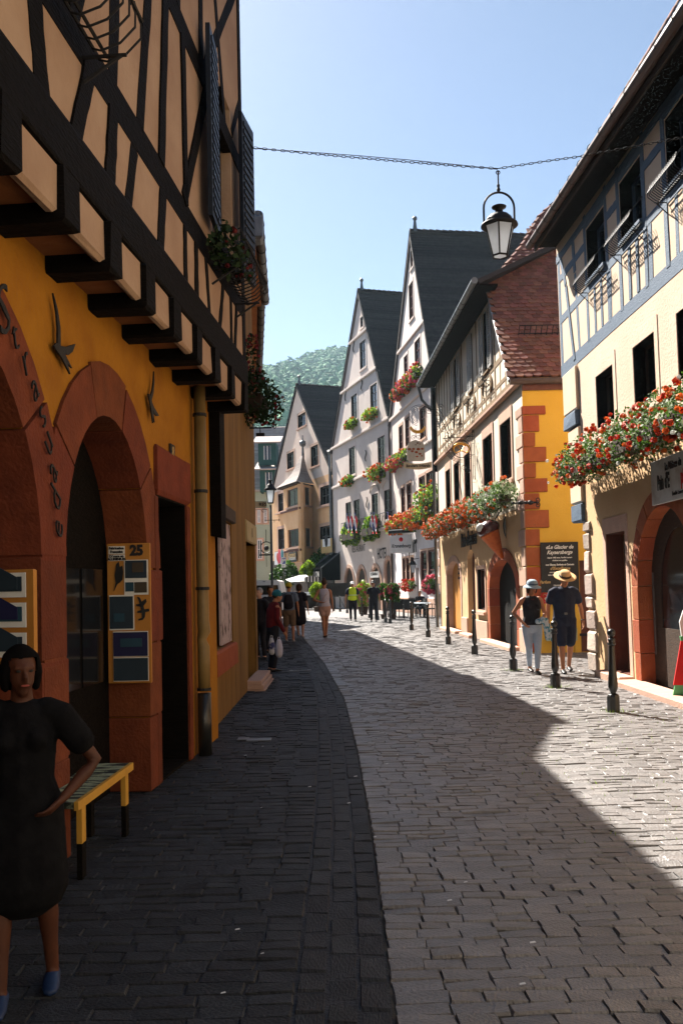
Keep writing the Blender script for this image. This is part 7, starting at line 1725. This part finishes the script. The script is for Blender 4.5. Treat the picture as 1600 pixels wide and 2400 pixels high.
def person(label, loc, H=1.75, face=0.0, pose=None, vox=.012, skin=None, top=None, top_kind='tee', bottom=None, bottom_kind='shorts', shoes=None, hair=None, hair_kind='short', hat=None, sex='m', fingers=True, fat=1.0, group=None, socks=None):
    """local frame: +y is the way the person's back points, faces -y; x to the picture's right when face=0"""
    k = H / 1.75; sk = skin or m_skin
    R = root('person', label, 'person', Matrix.Translation(loc) @ Matrix.Rotation(radians(face), 4, 'Z') @ Matrix.Scale(k, 4), group)
    J = dict(head=(0, -.02, 1.62), neck=(0, 0, 1.47), chest=(0, 0, 1.30), waist=(0, 0, 1.08), pelvis=(0, 0, .95),
             shL=(.185, 0, 1.42), shR=(-.185, 0, 1.42), elL=(.25, .02, 1.13), elR=(-.25, .02, 1.13), wrL=(.27, -.06, .88), wrR=(-.27, -.06, .88),
             hiL=(.095, 0, .92), hiR=(-.095, 0, .92), knL=(.10, -.03, .50), knR=(-.10, -.03, .50), anL=(.10, .03, .085), anR=(-.10, .03, .085), nod=0.0, turn=0.0)
    if sex == 'f':
        for s_, q_ in (('shL', 1), ('shR', -1)): J[s_] = (.165 * q_, 0, 1.42)
    J.update(pose or {})
    V3 = {a: Vector(b) for a, b in J.items() if not isinstance(b, float)}
    hd = V3['head']; b = MB()
    fw = fat; wx = (.135 if sex == 'm' else .118) * fw; cx = (.165 if sex == 'm' else .15) * fw; hx = (.155 if sex == 'm' else .168) * fw
    TP = [V3['pelvis'] + Vector((0, 0, -.06)), V3['pelvis'], V3['waist'], V3['chest'], (V3['shL'] + V3['shR']) / 2 + Vector((0, 0, -.03)), V3['neck'] + Vector((0, 0, -.02))]
    TR = [(hx * .9, .11 * fw), (hx, .115 * fw), (wx, .098 * fw), (cx, .115 * fw), (cx * .98, .085), (.07, .06)]
    loft(b, TP, TR)
    if sex == 'f': 
        for s_ in (-1, 1): loft(b, [V3['chest'] + Vector((s_ * .07, -.06, -.0)), V3['chest'] + Vector((s_ * .075, -.095, -.02))], [.06, .05])
    loft(b, [V3['neck'] + Vector((0, 0, -.05)), V3['neck'] + Vector((0, 0, .03)), hd + Vector((0, .01, -.07))], [.062, .054, .052])
    # head with face, turned and nodded
    HM = Matrix.Translation(hd) @ Matrix.Rotation(radians(J['turn']), 4, 'Z') @ Matrix.Rotation(radians(J['nod']), 4, 'X')
    h = MB(); h.ball((0, .012, .028), .098, 14, 10, (.78, .96, 1.0)); loft(h, [(0, -.012, .02), (0, -.03, -.05), (0, -.045, -.088)], [(.066, .075), (.058, .06), (.034, .034)])
    loft(h, [(0, -.088, .02), (0, -.108, -.012), (0, -.098, -.026)], [.009, .015, .014], n=8)
    loft(h, [(-.042, -.072, .035), (0, -.09, .04), (.042, -.072, .035)], [.012, .013, .012], n=8); loft(h, [(-.022, -.083, -.052), (.022, -.083, -.052)], [.010, .010], n=8)
    for s_ in (-1, 1): loft(h, [(s_ * .076, .008, .02), (s_ * .082, .015, -.008), (s_ * .076, .010, -.03)], [(.006, .018), (.008, .016), (.006, .010)], n=8)
    h.xf(HM); b.add(h.v, h.f)
    # arms and hands
    for s_ in 'LR':
        q_ = 1 if s_ == 'L' else -1
        sh, el, wr = V3['sh' + s_], V3['el' + s_], V3['wr' + s_]; af = .92 if sex == 'f' else 1.0
        loft(b, [sh + Vector((-q_ * .03, 0, .0)), sh + (el - sh) * .12, sh.lerp(el, .5), el, el.lerp(wr, .3), wr], [.056 * af, .058 * af, .047 * af, .038 * af, .040 * af, .026 * af])
        d_ = (wr - el).normalized(); hv = Vector(J.get('hd' + s_, tuple(d_))).normalized()
        latv = hv.cross(Vector((1, 0, 0))); latv = latv.normalized() if latv.length > .2 else Vector((0, 1, 0))      # across the palm
        pn = hv.cross(latv).normalized()
        loft(b, [wr, wr + hv * .045, wr + hv * .09], [(.026, .019), (.040, .016), (.040, .014)], lat=latv)
        if fingers:
            curl = J.get('curl' + s_, .35); inwd = pn if pn.x * q_ < 0 else -pn
            for i, (o_, L_) in enumerate(((-.030, .068), (-.010, .078), (.010, .074), (.029, .058))):
                p0 = wr + hv * .088 + latv * o_; d1 = (hv + inwd * curl).normalized(); d2 = (hv + inwd * curl * 2.4).normalized()
                loft(b, [p0 - hv * .02, p0, p0 + d1 * L_ * .5, p0 + d1 * L_ * .5 + d2 * L_ * .5], [.0095, .0095, .0088, .0072], n=8)
            th0 = wr + hv * .03 - latv * .028; dt = (hv * .75 - latv * .7 + inwd * .25).normalized(); loft(b, [th0, th0 + dt * .035, th0 + dt * .035 + (dt + hv).normalized() * .03], [.013, .011, .009], n=8)
        else: loft(b, [wr + hv * .08, wr + hv * .15], [(.034, .014), (.024, .012)], lat=latv)
    for s_ in 'LR':
        hi, kn, an = V3['hi' + s_], V3['kn' + s_], V3['an' + s_]; lf = fw
        loft(b, [hi, hi.lerp(kn, .3), hi.lerp(kn, .75), kn, kn.lerp(an, .28), kn.lerp(an, .65), an], [.088 * lf, .082 * lf, .062, .052, .055, .040, .034])
        ft = Vector(J.get('ft' + s_, (0, -1, 0))).normalized()
        loft(b, [an + Vector((0, 0, -.03)) - ft * .03, an + ft * .05 + Vector((0, 0, -.045)), an + ft * .15 + Vector((0, 0, -.062))], [(.034, .036), (.038, .030), (.036, .016)])
    body = fuse(b, 'body', sk, R, vox / 1.0)
    for s_ in (-1, 1):
        MB().ball((s_ * .030, -.080, .020), .011, 8, 6, (1.2, .6, .7)).xf(HM).build('eye', m_eye, R)
    loft(MB(), [], []) if False else None
    MB().ball((0, -.095, -.052), .016, 8, 5, (1.4, .35, .35)).xf(HM).build('mouth', m_lip, R)
    # clothes
    e = .014
    if top:
        t = MB(); lo = .0 if top_kind != 'dress' else 0
        P0 = [V3['pelvis'] + Vector((0, 0, .0)), V3['waist'], V3['chest'], (V3['shL'] + V3['shR']) / 2 + Vector((0, 0, -.025))]
        r0 = [(hx + e + .008, .125 * fw + e), (wx + e + .022, .105 * fw + e + .012), (cx + e + .006, .118 * fw + e), (cx * .97 + e, .088 + e)]
        loft(t, P0, r0)
        if sex == 'f':
            for s_ in (-1, 1): loft(t, [V3['chest'] + Vector((s_ * .07, -.06, -.0)), V3['chest'] + Vector((s_ * .075, -.10, -.02))], [.068, .058])
        if top_kind in ('tee', 'dress', 'long', 'polo'):
            for s_ in 'LR':
                q_ = 1 if s_ == 'L' else -1; sh, el, wr = V3['sh' + s_], V3['el' + s_], V3['wr' + s_]
                if top_kind == 'long': loft(t, [sh + Vector((-q_ * .04, 0, .005)), sh.lerp(el, .3), el, wr], [.072, .064, .054, .042])
                else: loft(t, [sh + Vector((-q_ * .05, 0, .0)), sh + (el - sh) * .1, sh.lerp(el, .62)], [.072, .076, .076])
        else:       # sleeveless: straps
            for s_ in (-1, 1): loft(t, [V3['chest'] + Vector((s_ * .10, -.05, .06)), V3['neck'] + Vector((s_ * .105, -.005, -.035)), V3['chest'] + Vector((s_ * .10, .06, .06))], [(.020, .06), (.018, .03), (.02, .05)], n=8)
        if top_kind == 'dress':
            hz = V3['hiL'].lerp(V3['knL'], .9).z
            loft(t, [V3['waist'], V3['pelvis'], Vector((0, (V3['knL'].y + V3['knR'].y) / 2, hz))], [(wx + e + .02, .12), (hx + .03, .145), (hx + .055, .17)])
        if top_kind in ('polo', 'tee', 'long'):
            loft(t, [V3['neck'] + Vector((0, -.0, -.045)), V3['neck'] + Vector((0, .0, -.005))], [(.078, .07), (.066, .062)])
        fuse(t, {'tee': 'shirt', 'polo': 'polo_shirt', 'tank': 'tank_top', 'long': 'jacket', 'dress': 'dress'}[top_kind], top, R, vox * 1.1)
        if top_kind == 'dress': hem_cut(R.children[-1], hz)
    if bottom and top_kind != 'dress':
        t = MB(); loft(t, [V3['pelvis'] + Vector((0, 0, -.08)), V3['pelvis'], V3['pelvis'] + Vector((0, 0, .08))], [(hx * .95 + e, .115 * fw + e), (hx + e, .12 * fw + e), (wx + e + .012, .105 * fw + e)])
        for s_ in 'LR':
            hi, kn, an = V3['hi' + s_], V3['kn' + s_], V3['an' + s_]
            if bottom_kind == 'trousers': loft(t, [hi, hi.lerp(kn, .4), kn, kn.lerp(an, .5), kn.lerp(an, .93)], [.10 * lf, .09 * lf, .07, .062, .058])
            elif bottom_kind == 'jeans': loft(t, [hi, hi.lerp(kn, .4), kn, kn.lerp(an, .4), kn.lerp(an, .88)], [.10 * lf, .088 * lf, .066, .058, .044])
            elif bottom_kind == 'shorts': loft(t, [hi, hi.lerp(kn, .5), hi.lerp(kn, .95)], [.102 * lf, .10 * lf, .094])
            else: loft(t, [hi, hi.lerp(kn, .25), hi.lerp(kn, .5)], [.104 * lf, .104 * lf, .10])
        fuse(t, 'trousers' if bottom_kind in ('trousers', 'jeans') else 'shorts', bottom, R, vox * 1.1)
    if shoes:
        for s_ in 'LR':
            an = V3['an' + s_]; ft = Vector(J.get('ft' + s_, (0, -1, 0))).normalized(); t = MB(); up = Vector((0, 0, 1))
            loft(t, [an + ft * -.045 - up * .048, an + ft * .04 - up * .045, an + ft * .12 - up * .055, an + ft * .175 - up * .062], [(.040, .034), (.044, .036), (.046, .026), (.036, .020)])
            fuse(t, 'shoe', shoes, R, vox)
    if hair:
        t = MB(); t.ball((0, .022, .045), .103, 14, 9, (.84, .98, .98))
        if hair_kind == 'bob':
            for s_ in (-1, 1): loft(t, [(s_ * .06, .01, .08), (s_ * .082, .02, 0), (s_ * .075, .025, -.08)], [(.03, .055), (.028, .06), (.022, .05)])
            loft(t, [(0, .08, .06), (0, .09, -.02), (0, .085, -.09)], [(.07, .03), (.075, .03), (.07, .025)])
        if hair_kind == 'bun': t.ball((0, .02, .15), .045, 10, 7)
        t.xf(HM); o = fuse(t, 'hair', hair, R, .012, 2)
        # keep the face clear of hair
        bmv = o.data
        import bmesh as _b
        bm = _b.new(); bm.from_mesh(bmv); inv = HM.inverted()
        kill = [v for v in bm.verts if (inv @ v.co).y < -.045 and (inv @ v.co).z < .075 and abs((inv @ v.co).x) < .075]
        _b.ops.delete(bm, geom=kill, context='VERTS'); bm.to_mesh(bmv); bm.free()
    if hat:
        kind, hm = hat; t = MB()
        if kind == 'cap':
            t.ball((0, .015, .055), .112, 16, 10, (.86, .98, .85)); loft(t, [(0, -.07, .062), (0, -.13, .055), (0, -.165, .047)], [(.075, .010), (.072, .009), (.045, .008)])
        elif kind == 'cap_back':
            t.ball((0, .015, .055), .112, 16, 10, (.86, .98, .85)); loft(t, [(0, .07, .05), (0, .12, .04)], [(.06, .010), (.04, .009)])
        elif kind == 'straw':
            t.lathe([(.001, .175), (.055, .172), (.082, .155), (.090, .12), (.098, .075), (.105, .066), (.15, .062), (.19, .072), (.192, .064), (.15, .052), (.09, .05)], 28, (0, .005, 0), 1, 1.12)
        elif kind == 'bucket':
            t.lathe([(.001, .170), (.05, .165), (.085, .145), (.102, .11), (.108, .07), (.115, .055), (.15, .035), (.17, .018), (.165, .012), (.14, .03), (.10, .045)], 28, (0, .005, 0), 1, 1.1)
        t.xf(HM); o = t.build('hat' if kind in ('straw', 'bucket') else 'cap', hm, R, True)
        if kind in ('straw', 'bucket'):
            MB().lathe([(.106, .07), (.109, .09), (.103, .10)], 24, (0, .005, 0), 1, 1.12).xf(HM).build('hat_band', m_blue if kind == 'bucket' else m_darkwood, R, True)
    return R, V3, HM
def G2(px, py): p = ground(px, py); return Vector((p.x, p.y, 0))
m_navy = mat('navy_cloth', (.012, .016, .035), (.018, .023, .048), 12, .85, .3, 30); m_blackc = mat('black_cloth', (.012, .012, .016), (.02, .02, .026), 12, .85, .3, 30)
m_jean = mat('pale_blue_jeans', (.34, .42, .52), (.42, .49, .58), 12, .9, .3, 30); m_whitec = mat('white_cloth', (.62, .58, .62), (.55, .50, .56), 10, .9, .3, 20)
m_pinks = mat('pale_pink_cloth', (.60, .36, .27), (.54, .31, .23), 10, .9); m_khaki = mat('khaki_cloth', (.20, .13, .08), (.15, .10, .06), 10, .9)
m_greyb = mat('grey_blue_cloth', (.16, .20, .25), (.12, .15, .2), 10, .9); m_hiv = mat('hi_vis_yellow', (.72, .85, .03), (.62, .75, .02), 10, .7)
m_straw = mat('straw', (.72, .48, .24), (.62, .38, .17), 30, .9, .4, 60); m_hatblue = mat('light_blue_hat', (.40, .50, .55), (.30, .40, .46), 14, .9)
m_redj = mat('dark_red_cloth', (.16, .012, .014), (.11, .008, .01), 10, .9); m_teal = mat('teal_cap', (.02, .16, .19), (.015, .12, .15), 10, .8)
m_hairb = mat('brown_hair', (.06, .03, .015), (.04, .02, .01), 30, .6); m_hairg = mat('grey_hair', (.35, .33, .31), (.25, .23, .22), 30, .7); m_shoe = mat('black_shoe', (.012, .012, .012), (.02, .02, .02), 10, .4); m_shoeb = mat('blue_shoe', (.015, .035, .10), (.01, .025, .07), 10, .5)
# couple on the right
R_, V_, HM_ = person('woman in black tank top and pale jeans with blue hat, holding a scarf', G2(1249, 1580), 1.63, face=4, sex='f', vox=.010, top=m_blackc, top_kind='tank', bottom=m_jean, bottom_kind='jeans', shoes=m_shoe, hair=m_hairb, hair_kind='bob', hat=('bucket', m_hatblue), fat=1.08,
    pose=dict(elR=(-.34, .06, 1.16), wrR=(-.20, -.10, .98), hdR=(.55, -.3, -.6), elL=(.26, .04, 1.14), wrL=(.17, -.20, 1.06), hdL=(-.7, -.5, -.1), knL=(.07, -.10, .50), anL=(.06, -.07, .085), knR=(-.07, .0, .5), anR=(-.02, .16, .12), hiL=(.09, 0, .92), nod=8.0, turn=8.0, head=(.01, -.04, 1.62)))
MB().ball((-.035, -.083, .018), .026, 10, 6, (1, .35, .7)).ball((.035, -.083, .018), .026, 10, 6, (1, .35, .7)).xf(HM_).build('sunglasses', m_black, R_)
MB().tube([(.07 * cos(a), -.01 + .085 * sin(a), 1.46 - .05 * max(0, -sin(a))) for a in [2 * pi * i / 16 for i in range(16)]], .007, 5, closed=True).build('necklace', m_redj, R_)
SCF = root('scarf', 'light blue patterned scarf hanging from the hand of the woman in the blue hat', 'scarf', R_.matrix_world.copy())
m_scarf = mat('patterned_scarf', (.50, .58, .62), (.04, .22, .32), 16, .9, ramp=(.45, .55))
t = MB(); loft(t, [(.04, -.24, 1.0), (.13, -.25, 1.03), (.21, -.22, 1.02)], [(.055, .055), (.07, .065), (.045, .05)]); loft(t, [(.18, -.24, 1.0), (.21, -.25, .82), (.22, -.24, .66)], [(.06, .03), (.065, .022), (.045, .015)]); loft(t, [(.25, -.22, .95), (.30, -.2, .7), (.40, -.18, .42)], [(.03, .015), (.035, .012), (.008, .006)])
fuse(t, 'fabric', m_scarf, SCF, .009, 2)
R_, V_, HM_ = person('man in navy polo shirt and shorts with a wide straw hat, looking down', G2(1325, 1576), 1.80, face=-3, vox=.010, top=m_navy, top_kind='polo', bottom=m_navy, bottom_kind='shorts', shoes=m_shoe, hair=m_hairg, hat=('straw', m_straw), fat=1.12,
    pose=dict(nod=26.0, turn=6.0, head=(.01, -.07, 1.60), elR=(-.27, .04, 1.13), wrR=(-.28, -.02, .88), elL=(.29, .04, 1.13), wrL=(.31, -.03, .88), knL=(.10, .04, .50), anL=(.10, .22, .10), knR=(-.08, -.12, .50), anR=(-.08, -.18, .085), curlL=.5, curlR=.5))
MB().tube([(.31 + .032 * cos(a), -.03 + .032 * sin(a), .905) for a in [2 * pi * i / 12 for i in range(12)]], .009, 5, closed=True).build('wristwatch', m_black, R_)
MB().tube([(.17 * cos(a), .135 * sin(a), 1.02) for a in [2 * pi * i / 20 for i in range(20)]], .014, 5, closed=True).build('belt', m_black, R_)
MB().cbox(-.025, .025, -.165, -.145, 1.0, 1.04, .004).build('buckle', m_zinc, R_)
# woman seen from behind
R_, V_, HM_ = person('woman in sleeveless white top and pink shorts walking away with one hand on her back', G2(762, 1494), 1.86, face=183, sex='f', vox=.014, top=m_whitec, top_kind='tank', bottom=m_pinks, bottom_kind='hot', shoes=m_hairb, hair=m_hairb, hair_kind='bun',
    pose=dict(elR=(-.22, .03, 1.13), wrR=(-.24, .0, .88), elL=(.33, .10, 1.14), wrL=(.10, .20, 1.06), hdL=(-1, .1, .0), knL=(.05, .0, .5), anL=(.03, .12, .085), knR=(-.05, -.05, .5), anR=(-.03, -.08, .085), pelvis=(0, 0, .95)))
MB().tube([(-.13, .02, 1.43), (-.05, .135, 1.30), (.05, .145, 1.15), (.12, .12, 1.02)], .008, 4).build('bag_strap', m_pinks, R_)
# vest man and man in black
R_, V_, HM_ = person('man in yellow high visibility vest and white cap walking towards the camera', G2(827, 1456), 1.84, face=4, vox=.018, fingers=False, top=m_navy, top_kind='tee', bottom=m_blackc, bottom_kind='trousers', shoes=m_shoe, hat=('cap', m_white), hair=m_hairg, pose=dict(elR=(-.29, .0, 1.13), elL=(.29, .0, 1.13), wrR=(-.30, -.05, .88), wrL=(.30, -.05, .88), anR=(-.08, .15, .1), anL=(.10, -.10, .085)), fat=1.1)
t = MB(); loft(t, [(0, 0, .98), (0, 0, 1.12), (0, 0, 1.30), (0, 0, 1.405)], [(.20, .165), (.185, .155), (.20, .158), (.195, .125)]); fuse(t, 'vest', m_hiv, R_, .018)
MB().tube([(.205 * cos(a), .168 * sin(a), 1.16) for a in [2 * pi * i / 20 for i in range(20)]], .012, 4, closed=True).build('reflective_band', m_lantern, R_)
R_, V_, HM_ = person('man all in black with dark cap walking beside the man in the yellow vest', G2(876, 1457), 1.86, face=-4, vox=.018, fingers=False, top=m_blackc, top_kind='tee', bottom=m_blackc, bottom_kind='trousers', shoes=m_shoe, hat=('cap', m_black), hair=m_hairb, pose=dict(anR=(-.10, .0, .085), anL=(.10, -.06, .085)), fat=1.05)
# seated guest
P = at_depth(984, 1440, 45.6)
person('guest in black seated at a round cafe table', Vector((P.x, 45.6, 0)), 1.75, face=10, vox=.02, fingers=False, top=m_blackc, top_kind='tee', bottom=m_blackc, bottom_kind='trousers', shoes=m_shoe, hair=m_hairb,
    pose=dict(head=(0, -.05, 1.20), neck=(0, 0, 1.05), chest=(0, .02, .88), waist=(0, .03, .68), pelvis=(0, .03, .55), shL=(.185, 0, 1.0), shR=(-.185, 0, 1.0), elL=(.22, -.12, .76), elR=(-.22, -.12, .76), wrL=(.12, -.34, .80), wrR=(-.12, -.34, .80), hiL=(.09, 0, .54), hiR=(-.09, 0, .54), knL=(.10, -.42, .52), knR=(-.10, -.42, .52), anL=(.10, -.40, .085), anR=(-.10, -.40, .085)))
# group in the shade on the left
R_, V_, HM_ = person('man with yellow cap, dark backpack and khaki shorts seen from behind', G2(679, 1504), 1.76, face=178, vox=.014, fingers=False, top=m_greyb, top_kind='tee', bottom=m_khaki, bottom_kind='shorts', shoes=m_hairg, hair=m_hairb, hat=('cap', flat('yellow_cap', (.55, .42, .03))), pose=dict(anL=(.11, -.12, .085), anR=(-.12, .1, .085), turn=-20.0))
t = MB(); loft(t, [(0, .17, 1.02), (0, .19, 1.15), (0, .18, 1.36)], [(.13, .06), (.15, .085), (.11, .06)]); 
for s_ in (-1, 1): loft(t, [(s_ * .09, .14, 1.40), (s_ * .11, .02, 1.455), (s_ * .12, -.1, 1.36), (s_ * .13, -.1, 1.15), (s_ * .13, .1, 1.05)], [(.025, .014)] * 5, n=8)
fuse(t, 'backpack', m_blackc, R_, .014)
person('woman in dark knee length dress walking beside the backpacker', G2(703, 1495), 1.74, face=170, sex='f', vox=.016, fingers=False, top=m_blackc, top_kind='dress', shoes=m_hairg, hair=m_hairb, hair_kind='bob', skin=m_skin_pale, pose=dict(anL=(.08, -.16, .12)))
R_, V_, HM_ = person('stooped person in dark red jacket and teal cap carrying bags', G2(641, 1574), 1.60, face=115, vox=.014, fingers=False, top=m_redj, top_kind='long', bottom=m_blackc, bottom_kind='trousers', shoes=m_shoe, hair=m_hairb, hat=('cap', m_teal), pose=dict(head=(0, -.12, 1.58), neck=(0, -.06, 1.45), chest=(0, -.01, 1.29), shL=(.17, -.04, 1.39), shR=(-.17, -.04, 1.39), elL=(.24, -.02, 1.10), wrL=(.24, -.14, .86), elR=(-.24, -.02, 1.1), wrR=(-.22, -.16, .86)))
def bag(px0, px1, py0, py1, Yd, lab, m):
    a, b = at_depth(px0, py0, Yd), at_depth(px1, py1, Yd); c = (a + b) / 2; R = root('carrier_bag', lab, 'bag', Matrix.Translation(c)); w, h = abs(b.x - a.x) / 2, abs(a.z - b.z) / 2
    t = MB(); loft(t, [(0, 0, -h * .8), (0, 0, 0), (0, 0, h * .8)], [(w * .95, .07), (w * 1.05, .08), (w * .75, .05)]); fuse(t, 'sack', m, R, .014, 2); MB().tube([(-w * .5, 0, h * .8), (-w * .2, 0, h * 1.35), (w * .2, 0, h * 1.35), (w * .5, 0, h * .8)], .008, 4).build('handle', m, R)
bag(628, 645, 1496, 1532, 15.9, 'white and blue checked carrier bag held by the person in the dark red jacket', mat('checked_bag', (.5, .5, .52), (.05, .06, .15), 9, .8, ramp=(.48, .52)))
bag(645, 663, 1500, 1538, 16.1, 'plain white plastic bag held by the person in the dark red jacket', m_whitec)
person('dark haired man half hidden behind the teal capped person', G2(636, 1530), 1.66, face=20, vox=.02, fingers=False, top=m_blackc, bottom=m_blackc, bottom_kind='trousers', shoes=m_shoe, hair=m_hairb)
person('light haired person in the dark at the far end of the stained wall', G2(611, 1545), 1.62, face=-30, vox=.02, fingers=False, top=m_blackc, bottom=m_blackc, bottom_kind='trousers', shoes=m_shoe, hair=m_hairg, skin=m_skin_pale)
# dark woman in front
R_, V_, HM_ = person('woman in dark knee length dress with bobbed hair in the deep shade in front', Vector((-1.31, 3.66, 0)), 1.385, face=14, sex='f', vox=.010, top=mat('matt_black_dress', (.004, .004, .005), (.008, .008, .009), 12, .95, .3, 30, spec=.1), top_kind='dress', shoes=m_shoeb, hair=mat('black_hair', (.006, .005, .005), (.004, .004, .004), 30, .95, spec=.05), hair_kind='bob', fat=1.02, skin=mat('shade_darkened_skin', (.085, .028, .013), (.06, .02, .01), 8, .6),  # skin, hair and dress colours darkened to hold the deep shade
    pose=dict(turn=18.0, nod=6.0, elL=(.36, .02, 1.14), wrL=(.20, -.10, .98), hdL=(-.6, -.3, -.5), elR=(-.25, .03, 1.13), wrR=(-.27, .0, .88), knL=(.11, -.03, .5), anL=(.13, .05, .09), knR=(-.10, -.10, .5), anR=(-.10, -.16, .085)))
